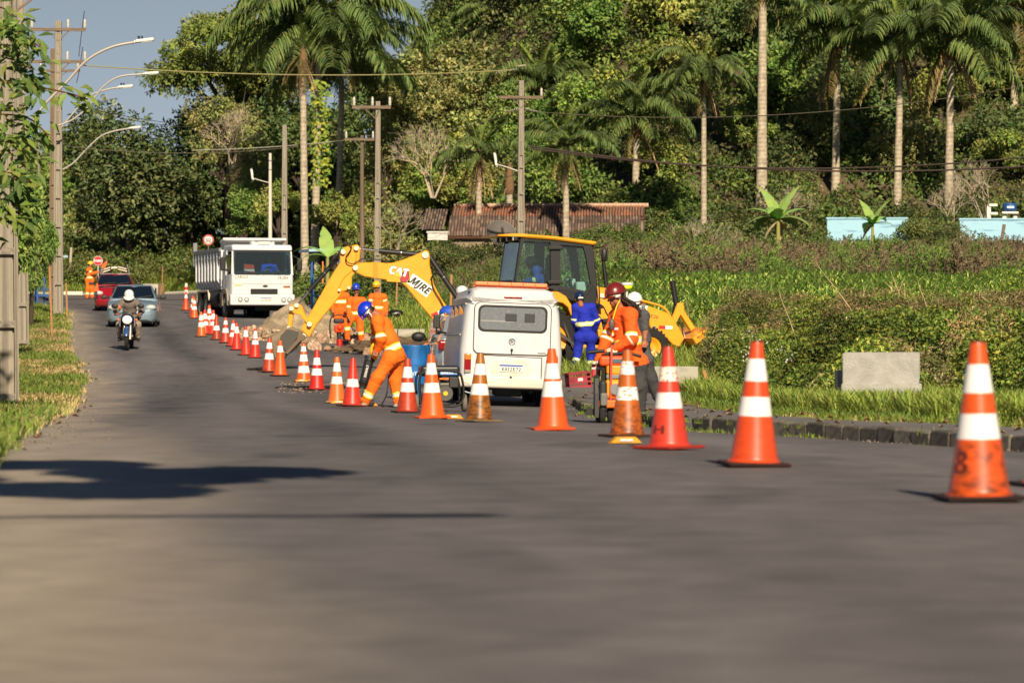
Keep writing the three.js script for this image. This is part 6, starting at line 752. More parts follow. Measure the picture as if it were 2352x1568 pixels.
  mesh('control_levers', [rod(P3([900, 620], 0.3), P3([905, 700], 0.3), 0.015), sph(0.04, ...P3([900, 615], 0.3)), rod(P3([400, 500], 0.2), P3([430, 640], 0.2), 0.014), sph(0.035, ...P3([398, 495], 0.2))], K, t);
  // body, fender, chassis
  mesh('bonnet', [plate(A([[1132, 615], [1270, 632], [1300, 700], [1600, 748], [1650, 800], [1660, 1010], [1180, 1090], [1132, 900]], 0.4), 0.86, 0.0, 0.04)], Y, t);
  mesh('engine_bay', [plate(A([[1180, 930], [1560, 900], [1580, 1010], [1200, 1040]], 0.4), 0.94, 0, 0.01), plate(A([[1290, 735], [1420, 755], [1420, 790], [1290, 770]], 0.4), 0.9, 0, 0.01)], K, t);
  mesh('fender', [plate(A([[690, 665], [760, 672], [830, 712], [880, 790], [905, 880], [880, 900], [850, 820], [800, 780], [700, 760]], 0.9), 0.5, 0.72, 0.02)], Y, t); mesh('fender', [plate(A([[690, 665], [760, 672], [830, 712], [880, 790], [905, 880], [880, 900], [850, 820], [800, 780], [700, 760]], 0.9), 0.5, -0.75, 0.02)], Y, t);
  mesh('chassis', [plate(A([[250, 980], [300, 860], [700, 800], [930, 960], [1650, 1080], [1700, 1180], [1000, 1200], [300, 1160]], 0.2), 0.7, 0, 0.02)], std(0x2a2722, 0.8), t);
  mesh('side_step', [plate(A([[1140, 1030], [1230, 1040], [1230, 1110], [1150, 1100]], 0.8), 0.2, 0.75, 0.01), plate(A([[1000, 1180], [1250, 1190], [1250, 1220], [1000, 1210]], 0.8), 0.2, 0.75, 0.01)], Y, t);
  mesh('front_grille', [plate(A([[1175, 680], [1215, 685], [1215, 725], [1175, 720]], 0.46), 0.02, 0.45, 0.005)], std(0xd9d6cc, 0.4), t);
  const rw = (cx, cy, r, w, z, lugs) => { const p = c8(z)([cx, cy]); const o = tyre(t, r, w, p[0], p[1], z, Y, { lugs }); o.rotation.y = Math.PI / 2; o.children.at(-1).scale.set(1, 1, 1); return o; };
  rw(662, 1130, 0.66, 0.42, 0.8, 16); { const p = c8(0.8)([662, 1130]); const o = tyre(t, 0.66, 0.42, p[0], p[1], -0.8, Y, { lugs: 16 }); o.rotation.y = Math.PI / 2; }
  rw(1655, 1205, 0.42, 0.3, 0.72, 14); { const p = c8(0.72)([1655, 1205]); const o = tyre(t, 0.42, 0.3, p[0], p[1], -0.72, Y, { lugs: 14 }); o.rotation.y = Math.PI / 2; }
  mesh('stabiliser', [bar(P3([560, 900], 0.95), P3([930, 1190], 1.12), 0.05, 0.05), bar(P3([800, 930], 0.98), P3([905, 1210], 1.1), 0.03, 0.03)], M.steel, t);
  mesh('hose', [tube([P3([1150, 780], 0.78), P3([1200, 810], 0.8), P3([1235, 880], 0.8), P3([1270, 920], 0.6)], 0.018), tube([P3([1140, 640], 0.74), P3([1150, 750], 0.78), P3([1165, 880], 0.76)], 0.016)], M.black, t);
  // loader
  const armP = [[1300, 720], [1380, 735], [1560, 785], [1640, 800], [1830, 868], [1900, 935], [1960, 1040], [2005, 1120], [1950, 1205], [1890, 1185], [1800, 1092], [1705, 1050], [1662, 1010], [1640, 900], [1540, 840], [1300, 780]];
  const arm = mesh('loader_arm', [plate(A(armP, 0.6), 0.1, 0.58, 0.02)], Y, t); mesh('loader_arm', [plate(A(armP, 0.6), 0.1, -0.58, 0.02)], Y, t);
  const dm = (cx, cy, z, rz = 0) => mat4(...P3([cx, cy], z), 0, 0, rz);
  decal('lettering', 0.30, 0.16, 128, (g, w, h) => { g.fillStyle = '#eda01c'; g.fillRect(0, 0, w, h); g.fillStyle = '#2a2212'; g.font = 'bold 46px serif'; g.textAlign = 'center'; g.fillText('RE20', w / 2, 50, w * 0.96); }, arm, dm(1692, 905, 0.6345, -0.22));
  decal('name_plate', 0.40, 0.24, 128, (g, w, h) => { g.fillStyle = '#ecebe6'; g.fillRect(0, 0, w, h); g.fillStyle = '#23252a'; g.font = 'italic bold 44px sans-serif'; g.textAlign = 'center'; g.fillText('MJRE', w / 2, 54, w * 0.95); }, arm, dm(1548, 832, 0.6345, -0.24));
  decal('reflector_strip', 0.32, 0.075, 64, (g, w, h) => { g.fillStyle = '#b81f1c'; g.fillRect(0, 0, w, h); g.fillStyle = '#e8e4de'; g.fillRect(w * 0.47, 0, w, h); }, arm, dm(1820, 1012, 0.6345, -0.02));
  for (const p of [[1705, 1018], [1600, 800]]) mesh('pin', [rod(P3(p, 0.62), P3(p, 0.66), 0.05)], M.steel, arm);
  mesh('loader_rail', [tube([P3([1575, 748], 0.5), P3([1680, 775], 0.5), P3([1790, 812], 0.5), P3([1842, 860], 0.5), P3([1880, 940], 0.5)], 0.028, 30, 8)], Y, t);
  mesh('bucket_lever', [plate(A([[1872, 935], [1935, 772], [1992, 765], [2005, 850], [2112, 1015], [2072, 1052], [1965, 890], [1905, 1000]], 0.35), 0.16, 0.35, 0.02)], Y, t);
  mesh('tilt_cylinder', [rod(P3([1888, 552], 0.35), P3([1930, 790], 0.35), 0.062, 0.062, 14), rod(P3([1930, 780], 0.35), P3([1905, 880], 0.35), 0.05)], K, t); mesh('cylinder_rod', [rod(P3([1972, 950], 0.4), P3([2012, 1115], 0.4), 0.025)], M.chrome, t);
  mesh('loader_bucket', [plate(A([[1960, 1120], [2110, 1010], [2200, 1080], [2240, 1250], [2100, 1330], [1960, 1300], [2140, 1230], [2110, 1110], [2000, 1180]], 0), 2.2, 0, 0.02)], Y, t);
  // digging arm: its plane is turned square to the camera
  const c5 = ([cx, cy]) => [((640 + cx / 4.126) / 1.0884 - BH.px) / BH.s, (BH.base - (560 + cy / 4.126) / 1.0884) / BH.s];
  const B5 = (pts) => pts.map(c5), Q = (p, z = -0.15) => [...c5(p), z], turn = new THREE.Matrix4().makeRotationY(-BH.th), dig = (name, list, m, parent = t) => mesh(name, mrg(list).applyMatrix4(turn), m, parent);
  const boom = dig('boom', [plate(B5([[985, 450], [1000, 420], [1050, 402], [1130, 396], [1240, 392], [1390, 402], [1500, 372], [1640, 318], [1720, 280], [1752, 266], [1782, 285], [1790, 330], [1788, 420], [1832, 620], [1905, 760], [1968, 850], [2010, 960], [1960, 1090], [1890, 1062], [1700, 840], [1545, 645], [1500, 607], [1440, 590], [1230, 560], [1110, 540], [1010, 488]]), 0.28, -0.15, 0.02)], Y);
  dig('boom_seam', [bar(Q([1232, 394], 0.0), Q([1232, 556], 0.0), 0.10, 0.02)], std(0xd08a14, 0.5), boom);
  const stick = dig('stick', [plate(B5([[860, 290], [885, 252], [940, 225], [1010, 215], [1045, 210], [1076, 248], [1062, 380], [1020, 500], [985, 548], [985, 640], [972, 672], [880, 700], [865, 740], [620, 1040], [545, 1170], [462, 1095], [480, 1035], [545, 935], [780, 520], [862, 395]]), 0.20, -0.15, 0.02)], Y);
  dig('weld_line', [tube([[1040, 300], [1000, 460], [900, 560], [850, 660]].map((p) => Q(p, -0.045)), 0.012)], std(0xc98812, 0.5), stick);
  dig('bucket_link', [plate(B5([[340, 872], [365, 842], [430, 815], [472, 845], [505, 935], [582, 1030], [570, 1056], [540, 1052], [452, 940], [350, 908]]), 0.3, -0.15, 0.015), plate(B5([[335, 905], [385, 920], [362, 1068], [318, 1058]]), 0.16, -0.15, 0.015)], Y);
  const soilM = std(0x8a7a64, 0.85, 0.1, { map: T_stain }), bu = dig('bucket', [plate(B5([[150, 1160], [240, 1100], [310, 1072], [362, 1060], [450, 1108], [512, 1168], [470, 1202], [400, 1290], [322, 1345], [250, 1420], [215, 1432], [172, 1330]]), 0.62, -0.15, 0.03)], soilM);
  dig('bucket_plate', [plate(B5([[330, 1085], [450, 1110], [440, 1150], [330, 1330], [235, 1240], [260, 1150]]), 0.03, 0.18, 0.01)], std(0x4f4c45, 0.7, 0.3), bu); dig('bucket_tooth', [0, 1, 2, 3].map((k) => bar(Q([225, 1410], 0.08 - k * 0.15), Q([195, 1475], 0.08 - k * 0.15), 0.06, 0.04)), M.darkgrey, bu);
  dig('bucket_ear', [plate(B5([[440, 1112], [512, 1150], [512, 1190], [455, 1215], [330, 1345], [300, 1330], [420, 1190]]), 0.05, 0.19, 0.015)], std(0x6e604e, 0.7, 0.3), bu);
  const cyl = (name, a, b, c, r) => { const o = dig(name, [rod(Q(b), Q(c), r, r, 16)], K); dig('cylinder_rod', [rod(Q(a), Q(b), r * 0.5, r * 0.5, 12)], M.chrome, o); const m = Q([(b[0] + c[0]) / 2, (b[1] + c[1]) / 2]); dig('clamp_ring', [rod(Q([lerp(b[0], c[0], 0.48), lerp(b[1], c[1], 0.48)]), Q([lerp(b[0], c[0], 0.5), lerp(b[1], c[1], 0.5)]), r * 1.08, r * 1.08, 16)], M.steel, o); return m; };
  cyl('stick_cylinder', [1050, 252], [1265, 275], [1735, 318], 0.058); cyl('bucket_cylinder', [430, 825], [535, 695], [880, 300], 0.05); cyl('boom_cylinder', [1770, 300], [1795, 345], [2075, 760], 0.062);
  dig('hose', [tube([[905, 190], [960, 195], [985, 240], [960, 290], [928, 340], [940, 390], [1000, 410], [1045, 385], [1110, 355], [1200, 360], [1380, 385]].map((p) => Q(p, 0.03)), 0.014, 50), tube([[870, 320], [800, 330], [760, 400], [850, 300], [900, 210], [945, 190]].map((p) => Q(p, 0.05)), 0.012, 40), tube([[1800, 560], [1850, 500], [1900, 510], [1935, 560]].map((p) => Q(p, 0.05)), 0.013), tube([[1810, 560], [1830, 660], [1900, 780], [1960, 900]].map((p) => Q(p, 0.05)), 0.013)], M.black);
  const pinM = std(0xd8d3c4, 0.4); [[898, 285], [1035, 248], [1025, 450], [1745, 318], [957, 655], [857, 680], [365, 870], [418, 838], [550, 1032], [335, 1070], [487, 1155]].forEach((p, i) => dig('pin', [rod(Q(p, 0.0), Q(p, i > 5 ? 0.06 : 0.03), [0.055, 0.055, 0.06, 0.075, 0.035, 0.03, 0.05, 0.05, 0.055, 0.04, 0.06][i], undefined, 16)], pinM, boom));
  const dDec = (name, w, h, px, draw, p, rz, parent) => { const m = turn.clone().multiply(mat4(...c5(p), -0.004, 0, 0, rz)); return decal(name, w, h, px, draw, parent, m); };
  dDec('maker_logo', 0.52, 0.42, 256, (g, w, h) => {
    g.fillStyle = '#eda01c'; g.fillRect(0, 0, w, h); g.save(); g.translate(0, 4); const hex = [[0.52, 0.62], [0.60, 0.98], [0.84, 0.98], [0.98, 0.72], [0.92, 0.30], [0.80, 0.30]];
    g.fillStyle = '#3a3436'; g.beginPath(); hex.forEach(([a, b], i) => (i ? g.lineTo(a * w, b * h) : g.moveTo(a * w, b * h))); g.fill(); g.fillStyle = '#b5303c'; g.beginPath(); hex.forEach(([a, b], i) => { const x = (0.76 + (a - 0.76) * 0.84) * w, y = (0.68 + (b - 0.68) * 0.84) * h; i ? g.lineTo(x, y) : g.moveTo(x, y); }); g.fill();
    g.font = 'bold 118px sans-serif'; g.textAlign = 'left'; g.lineJoin = 'round'; g.lineWidth = 16; g.strokeStyle = '#3a3436'; g.translate(4, h * 0.52); g.rotate(0.14); g.transform(1, 0, -0.12, 1, 0, 0); g.strokeText('CAT', 4, 0, w * 0.86); g.fillStyle = '#f4f1ea'; g.fillText('CAT', 4, 0, w * 0.86); g.lineWidth = 7; g.strokeStyle = '#f4f1ea'; g.strokeText('CAT', 4, 0, w * 0.86); g.restore();
    g.fillStyle = '#f2b51e'; g.strokeStyle = '#3a3436'; g.lineWidth = 3; g.beginPath(); g.moveTo(w * 0.22, h * 0.66); g.lineTo(w * 0.46, h * 0.42); g.lineTo(w * 0.64, h * 0.78); g.closePath(); g.fill(); g.stroke();
  }, [1472, 502], -0.06, boom);
  dDec('name_plate', 0.56, 0.27, 256, (g, w, h) => { g.fillStyle = '#eceae4'; g.fillRect(0, 0, w, h); g.fillStyle = '#2b2d31'; g.font = 'italic bold 104px sans-serif'; g.textAlign = 'center'; g.fillText('MJRE', w / 2, h * 0.78, w * 0.9); g.strokeStyle = '#2b2d31'; g.lineWidth = 5; g.strokeText('MJRE', w / 2, h * 0.78, w * 0.9); }, [1690, 632], -0.62, boom);
  dDec('reflector_strip', 0.33, 0.07, 64, (g, w, h) => { g.fillStyle = '#c8281f'; g.fillRect(0, 0, w, h); g.fillStyle = '#e8e4de'; g.fillRect(w * 0.48, 0, w, h); }, [1878, 912], 0.42, boom);
}
// ------------------------------------------------------------------ people
function surfaceNet(f, nx, ny, nz, o, h) {
  const idx = new Int32Array(nx * ny * nz).fill(-1), P = [], I = [], at = (x, y, z) => x + nx * (y + ny * z), E = [[0, 1], [0, 2], [0, 4], [1, 3], [1, 5], [2, 3], [2, 6], [3, 7], [4, 5], [4, 6], [5, 7], [6, 7]];
  for (let z = 0; z < nz - 1; z++) for (let y = 0; y < ny - 1; y++) for (let x = 0; x < nx - 1; x++) {
    const v = []; let m = 0; for (let i = 0; i < 8; i++) { const q = f[at(x + (i & 1), y + ((i >> 1) & 1), z + (i >> 2))]; v.push(q); if (q < 0) m |= 1 << i; }
    if (m === 0 || m === 255) continue;
    let sx = 0, sy = 0, sz = 0, n = 0; for (const [a, b] of E) if ((v[a] < 0) !== (v[b] < 0)) { const k = v[a] / (v[a] - v[b]); sx += (a & 1) + k * ((b & 1) - (a & 1)); sy += ((a >> 1) & 1) + k * (((b >> 1) & 1) - ((a >> 1) & 1)); sz += (a >> 2) + k * ((b >> 2) - (a >> 2)); n++; }
    idx[at(x, y, z)] = P.length / 3; P.push(o.x + h * (x + sx / n), o.y + h * (y + sy / n), o.z + h * (z + sz / n));
  }
  for (let z = 1; z < nz - 1; z++) for (let y = 1; y < ny - 1; y++) for (let x = 1; x < nx - 1; x++) {
    const s = f[at(x, y, z)] < 0;
    for (const [dx, dy, dz, a, b] of [[1, 0, 0, [0, -1, 0], [0, 0, -1]], [0, 1, 0, [0, 0, -1], [-1, 0, 0]], [0, 0, 1, [-1, 0, 0], [0, -1, 0]]]) {
      if (s === f[at(x + dx, y + dy, z + dz)] < 0) continue;
      const q = [idx[at(x, y, z)], idx[at(x + a[0], y + a[1], z + a[2])], idx[at(x + a[0] + b[0], y + a[1] + b[1], z + a[2] + b[2])], idx[at(x + b[0], y + b[1], z + b[2])]];
      if (q.some((k) => k < 0)) continue; s ? I.push(q[0], q[1], q[2], q[0], q[2], q[3]) : I.push(q[0], q[2], q[1], q[0], q[3], q[2]);
    }
  }
  const g = new THREE.BufferGeometry(); g.setAttribute('position', new THREE.Float32BufferAttribute(P, 3)); g.setIndex(I); g.computeVertexNormals(); return g;
}
const capD = (p, a, b, ra, rb) => { const ab = b.clone().sub(a), t = clamp(p.clone().sub(a).dot(ab) / Math.max(ab.lengthSq(), 1e-9), 0, 1); return [p.distanceTo(a.clone().addScaledVector(ab, t)) - lerp(ra, rb, t), t]; };
function blob(bones, h, k, wob) { // smooth union of tapered capsules {a,b,ra,rb,sx?}
  const lo = V3(1e9, 1e9, 1e9), hi = V3(-1e9, -1e9, -1e9); for (const b of bones) for (const [p, r] of [[b.a, b.ra], [b.b, b.rb]]) { lo.min(p.clone().subScalar(r + 0.04)); hi.max(p.clone().addScalar(r + 0.04)); }
  const nx = Math.ceil((hi.x - lo.x) / h) + 2, ny = Math.ceil((hi.y - lo.y) / h) + 2, nz = Math.ceil((hi.z - lo.z) / h) + 2, f = new Float32Array(nx * ny * nz).fill(1);
  for (const b of bones) {
    const R0 = Math.max(b.ra, b.rb) + k + 2 * h, l = b.a.clone().min(b.b).subScalar(R0), u = b.a.clone().max(b.b).addScalar(R0), bx = b.b.x - b.a.x, by = b.b.y - b.a.y, bz = b.b.z - b.a.z, L2 = Math.max(bx * bx + by * by + bz * bz, 1e-9);
    const i0 = (v, o, n) => clamp(Math.floor((v - o) / h), 0, n - 1);
    for (let z = i0(l.z, lo.z, nz); z <= i0(u.z, lo.z, nz); z++) for (let y = i0(l.y, lo.y, ny); y <= i0(u.y, lo.y, ny); y++) for (let x = i0(l.x, lo.x, nx); x <= i0(u.x, lo.x, nx); x++) {
      const px = lo.x + x * h, py = lo.y + y * h, pz = lo.z + z * h, ax = px - b.a.x, ay = py - b.a.y, az = pz - b.a.z, t = clamp((ax * bx + ay * by + az * bz) / L2, 0, 1);
      let d = Math.hypot(ax - t * bx, ay - t * by, az - t * bz) - (b.ra + (b.rb - b.ra) * t); if (wob) d += wob(px, py, pz, t, b);
      const i = x + nx * (y + ny * z), e = f[i], q = Math.max(k - Math.abs(e - d), 0) / k; f[i] = Math.min(e, d) - q * q * k * 0.25;
    }
  }
  return surfaceNet(f, nx, ny, nz, lo, h);
}
// head: centre of the skull at the origin, face towards +z
const HEAD = (() => {
  const B = (ax, ay, az, bx, by, bz, ra, rb = ra) => ({ a: V3(ax, ay, az), b: V3(bx, by, bz), ra, rb });
  return blob([B(0, 0.02, -0.02, 0, 0.03, 0.02, 0.088, 0.085), B(0, -0.05, 0.03, 0, -0.085, 0.055, 0.062, 0.036), B(-0.035, -0.06, 0.03, 0.035, -0.06, 0.03, 0.042), B(0, 0.0, 0.092, 0, -0.032, 0.112, 0.010, 0.016), B(-0.03, 0.022, 0.082, 0.03, 0.022, 0.082, 0.014), B(-0.018, -0.068, 0.086, 0.018, -0.068, 0.086, 0.010), B(-0.084, -0.01, -0.005, -0.09, -0.035, -0.002, 0.018, 0.012), B(0.084, -0.01, -0.005, 0.09, -0.035, -0.002, 0.018, 0.012), B(0, -0.07, -0.03, 0, -0.16, -0.045, 0.055, 0.058)], 0.007, 0.016);
})();
// hand: wrist at the origin, fingers towards -y curling to +z, thumb to +x
const HAND = (() => {
  const bn = [], J = (p, r0, r1) => { for (let i = 0; i + 1 < p.length; i++) bn.push({ a: V3(...p[i]), b: V3(...p[i + 1]), ra: lerp(r0, r1, i / 3), rb: lerp(r0, r1, (i + 1) / 3) }); };
  for (const x of [-0.028, -0.009, 0.010, 0.029]) bn.push({ a: V3(x * 0.6, -0.015, 0), b: V3(x, -0.085, 0.004), ra: 0.017, rb: 0.013 });
  [[-0.031, 0.82], [-0.010, 0.97], [0.011, 1.0], [0.032, 0.92]].forEach(([x, l]) => J([[x, -0.085, 0.004], [x * 1.05, -0.085 - 0.033 * l, 0.018 * l + 0.004], [x * 1.02, -0.100 - 0.022 * l, 0.045 * l + 0.004], [x * 0.98, -0.088, 0.058 * l + 0.006]], 0.0105, 0.008));
  J([[0.024, -0.025, 0.008], [0.05, -0.055, 0.022], [0.048, -0.082, 0.042], [0.032, -0.10, 0.055]], 0.014, 0.009);
  return blob(bn, 0.005, 0.008);
})();
const mirrorX = (g) => { const q = g.clone().applyMatrix4(new THREE.Matrix4().makeScale(-1, 1, 1)), ix = q.index.array; for (let i = 0; i < ix.length; i += 3) { const s = ix[i]; ix[i] = ix[i + 1]; ix[i + 1] = s; } q.computeVertexNormals(); return q; };
const HAND_L = mirrorX(HAND);
const reflect = std(0xd6e64a, 0.35), reflectW = std(0xe6e6d8, 0.3);
// joints: x to the right of the picture, y up, z towards the camera; yaw 0
function person(name, label, x, y, z, turn, J, o) {
  const t = thing(name, label, 'person', x, y, z, turn, o.group), j = {}; for (const k in J) j[k] = V3(...J[k]);
  const cell = o.cell || 0.016, w = o.build || 1, bn = [], add = (a, b, ra, rb, tag_, bands) => bn.push({ a: j[a] || a, b: j[b] || b, ra: ra * w, rb: rb * w, tag: tag_, bands: bands || [] });
  const mid = j.hip.clone().lerp(j.chest, 0.5);
  add('hip', mid, 0.125, 0.118, 'torso'); add(mid, 'chest', 0.118, 0.135, 'torso'); add('sL', 'sR', 0.07, 0.07, 'torso'); { const ax = j.sR.clone().sub(j.sL).normalize().multiplyScalar(0.055); add(mid.clone().sub(ax), mid.clone().add(ax), 0.112, 0.112, 'torso'); } add(j.hL.clone().lerp(j.hR, -0.1), j.hR.clone().lerp(j.hL, -0.1), 0.10, 0.10, 'legs');
  if (j.belly) add('belly', mid, 0.13, 0.12, 'torso');
  for (const s of ['L', 'R']) { add('s' + s, 'e' + s, 0.062, 0.05, 'arm', o.armBand ? [o.armBand] : []); add('e' + s, 'w' + s, 0.05, 0.036, 'fore', o.foreBand ? [o.foreBand] : []); add('h' + s, 'k' + s, 0.092, 0.066, 'legs'); add('k' + s, 'a' + s, 0.064, 0.045, 'shin', o.shinBand ? [o.shinBand] : []); }
  const shoes = ['L', 'R'].map((s) => ({ a: j['a' + s].clone().add(V3(0, -0.035, 0)), b: j['t' + s], ra: 0.052, rb: 0.04, tag: 'boot' }));
  const neckB = { a: j.chest.clone().lerp(j.head, 0.35), b: j.head.clone().lerp(j.chest, 0.2), ra: 0.055, rb: 0.052 };
  // body underneath: one skin, with the head and both hands
  const fq = new THREE.Quaternion().setFromRotationMatrix(new THREE.Matrix4().lookAt(V3(...o.face), V3(0, 0, 0), V3(...(o.headUp || [0, 1, 0]))));
  const headM = new THREE.Matrix4().compose(j.head, fq, V3(1, 1, 1)), parts = [];
  parts.push(blob([...bn.map((b) => ({ ...b, ra: b.ra * 0.86, rb: b.rb * 0.86 })), neckB, ...shoes.map((b) => ({ ...b, ra: b.ra * 0.8, rb: b.rb * 0.8 }))], 0.026, 0.05));
  parts.push(HEAD.clone().applyMatrix4(headM));
  const hands = ['L', 'R'].map((s) => { const dir = j['w' + s].clone().sub(j['e' + s]).normalize(), q = new THREE.Quaternion().setFromUnitVectors(V3(0, -1, 0), o['hand' + s] ? V3(...o['hand' + s]).normalize() : dir); return (s === 'L' ? HAND_L : HAND).clone().applyMatrix4(new THREE.Matrix4().compose(j['w' + s], q.multiply(new THREE.Quaternion().setFromAxisAngle(UPV, o['roll' + s] || 0)), V3(1, 1, 1).multiplyScalar(o.gloves ? 1.12 : 1.02))); });
  if (!o.gloves) parts.push(...hands);
  mesh('body', parts, o.skin || M.skin, t); if (o.gloves) mesh('glove', hands, M.glove, t);
  // clothes over it
  const short = o.shortSleeve, cl = bn.filter((b) => !(short && b.tag === 'fore')).map((b) => { const e = b.tag === 'torso' ? 0.028 : b.tag === 'legs' ? 0.028 : b.tag === 'shin' ? 0.038 : 0.024; return { ...b, ra: b.ra + e, rb: b.rb + e * (short && b.tag === 'arm' ? 0.6 : 0.85), b: short && b.tag === 'arm' ? b.a.clone().lerp(b.b, 0.85) : b.b }; });
  const sd = x * 3.1 + y; const g = blob(cl, cell, 0.05, (px, py, pz, tt, b) => 0.009 * noise(px * 9 + sd, py * 13 + 2 * noise(px * 6, py * 6, sd), pz * 9) + (b.tag === 'shin' || b.tag === 'fore' ? 0.006 * Math.sin(tt * 34 + 6 * noise(px * 5, py * 5, sd)) * sstep(tt, 0.3, 1) : 0));
  const P = g.attributes.position, spine = j.chest.clone().sub(j.hip), sl = spine.length(), vt = new Uint8Array(P.count);
  for (let i = 0; i < P.count; i++) {
    const p = V3().fromBufferAttribute(P, i); let best = 1e9, bt = null, bb = null; for (const b of cl) { const [d, tt] = capD(p, b.a, b.b, b.ra, b.rb); if (d < best) { best = d; bt = tt; bb = b; } }
    let k = bb.tag === 'legs' || bb.tag === 'shin' ? 1 : 0; const u = p.clone().sub(j.hip).dot(spine) / (sl * sl);
    if ((bb.tag === 'torso' || bb.tag === 'legs') && u > (o.hem ?? -0.1)) k = 0; else if (bb.tag === 'torso' && u <= (o.hem ?? -0.1)) k = 1;
    if (bb.tag === 'torso' && o.waistBand && u > o.waistBand[0] && u < o.waistBand[1]) k = u > lerp(...o.waistBand, 0.24) && u < lerp(...o.waistBand, 0.76) ? 3 : 2;
    for (const [a, c] of bb.bands) if (bt > a && bt < c) k = bt > lerp(a, c, 0.24) && bt < lerp(a, c, 0.76) ? 3 : 2;
    vt[i] = k;
  }
  const ix = g.index.array, sets = [[], [], [], []]; for (let i = 0; i < ix.length; i += 3) { const a = vt[ix[i]], b = vt[ix[i + 1]], c = vt[ix[i + 2]]; sets[a === b || a === c ? a : b === c ? b : a].push(ix[i], ix[i + 1], ix[i + 2]); }
  const sub = (list) => { const q = new THREE.BufferGeometry(), map = new Map(), pp = [], nn = [], ii = [], uv = []; for (const v of list) { if (!map.has(v)) { map.set(v, pp.length / 3); pp.push(P.getX(v), P.getY(v), P.getZ(v)); nn.push(g.attributes.normal.getX(v), g.attributes.normal.getY(v), g.attributes.normal.getZ(v)); uv.push(P.getX(v) * 2, P.getY(v) * 2); } ii.push(map.get(v)); } q.setAttribute('position', new THREE.Float32BufferAttribute(pp, 3)); q.setAttribute('normal', new THREE.Float32BufferAttribute(nn, 3)); q.setAttribute('uv', new THREE.Float32BufferAttribute(uv, 2)); q.setIndex(ii); return q; };
  const topM = std(o.top, 0.85, 0, { bumpMap: T_cloth, bumpScale: 0.012 }), botM = o.bottom ? std(o.bottom, 0.88, 0, { bumpMap: T_cloth, bumpScale: 0.012 }) : topM;
  if (sets[0].length) mesh('jacket', sub(sets[0]), topM, t); if (sets[1].length) mesh('trousers', sub(sets[1]), botM, t);
  if (sets[2].length) mesh('reflective_edge', sub(sets[2]), reflect, t); if (sets[3].length) mesh('reflective_band', sub(sets[3]), reflectW, t);
  mesh('boots', blob(shoes, 0.016, 0.03), o.bootM || M.boot, t);
  const hatG = [], put = (g2) => g2.applyMatrix4(headM);
  if (o.helmet) {
    const dome = lathe([[0.146, 0.028], [0.150, 0.034], [0.147, 0.05], [0.140, 0.085], [0.122, 0.125], [0.085, 0.160], [0.04, 0.175], [0, 0.178]], 26).applyMatrix4(mat4(0, 0.006, -0.008, -0.12, 0, 0, 0.80, 0.9, 0.96));
    const brim = loft([0, 1].map((k) => Array.from({ length: 17 }, (_, i) => { const a = lerp(-1.1, 1.1, i / 16); const r = 0.15 + (k ? 0.045 * Math.cos(a * 1.35) : -0.01); return [Math.sin(a) * r * 0.82, 0.034 - (k ? 0.018 : 0) - 0.014, Math.cos(a) * r * 0.95 - 0.008]; })), false, false);
    mesh('helmet', [put(dome), put(brim), put(tube([[0, 0.022, 0.138], [0, 0.09, 0.12], [0, 0.150, 0.055], [0, 0.162, -0.02], [0, 0.138, -0.09], [0, 0.075, -0.13]], 0.011, 20))], phys(o.helmet, 0.3, { clearcoat: 0.5, side: THREE.DoubleSide }), t);
    mesh('head_band', [put(lathe([[0.102, 0.0], [0.104, 0.03]], 20).applyMatrix4(mat4(0, -0.012, -0.008, -0.12, 0, 0, 0.94, 1, 1.12)))], std(0xd8d8d2, 0.7), t);
    if (o.strap) mesh('chin_strap', [put(tube([[0.088, 0.0, 0.01], [0.08, -0.06, 0.03], [0.02, -0.125, 0.05], [-0.06, -0.08, 0.04], [-0.088, 0.0, 0.01]], 0.006))], M.black, t);
  }
  if (o.glasses) mesh('sunglasses', [put(rbox(0.055, 0.034, 0.02, 0.008, -0.034, 0.006, 0.096)), put(rbox(0.055, 0.034, 0.02, 0.008, 0.034, 0.006, 0.096)), put(rod([-0.088, 0.01, 0.0], [-0.06, 0.01, 0.09], 0.005)), put(rod([0.088, 0.01, 0.0], [0.06, 0.01, 0.09], 0.005))], std(0x0d0d0f, 0.15), t);
  else mesh('eyes', [put(sph(0.011, -0.032, 0.004, 0.089)), put(sph(0.011, 0.032, 0.004, 0.089)), put(rbox(0.03, 0.006, 0.01, 0.003, -0.032, 0.028, 0.094)), put(rbox(0.03, 0.006, 0.01, 0.003, 0.032, 0.028, 0.094))], M.eye, t);
  if (o.hair !== false) mesh('hair', [put(lathe([[0.096, -0.055], [0.1, -0.02], [0.098, 0.03], [0.075, 0.085], [0.03, 0.11], [0, 0.113]], 18).applyMatrix4(mat4(0, 0.008, -0.022, -0.25, 0, 0, 0.98, 1, 1.02)))], M.hair, t);
  t.headM = headM; return t;
}
const OR = 0xf5670e, ORY = 0xf56e10;
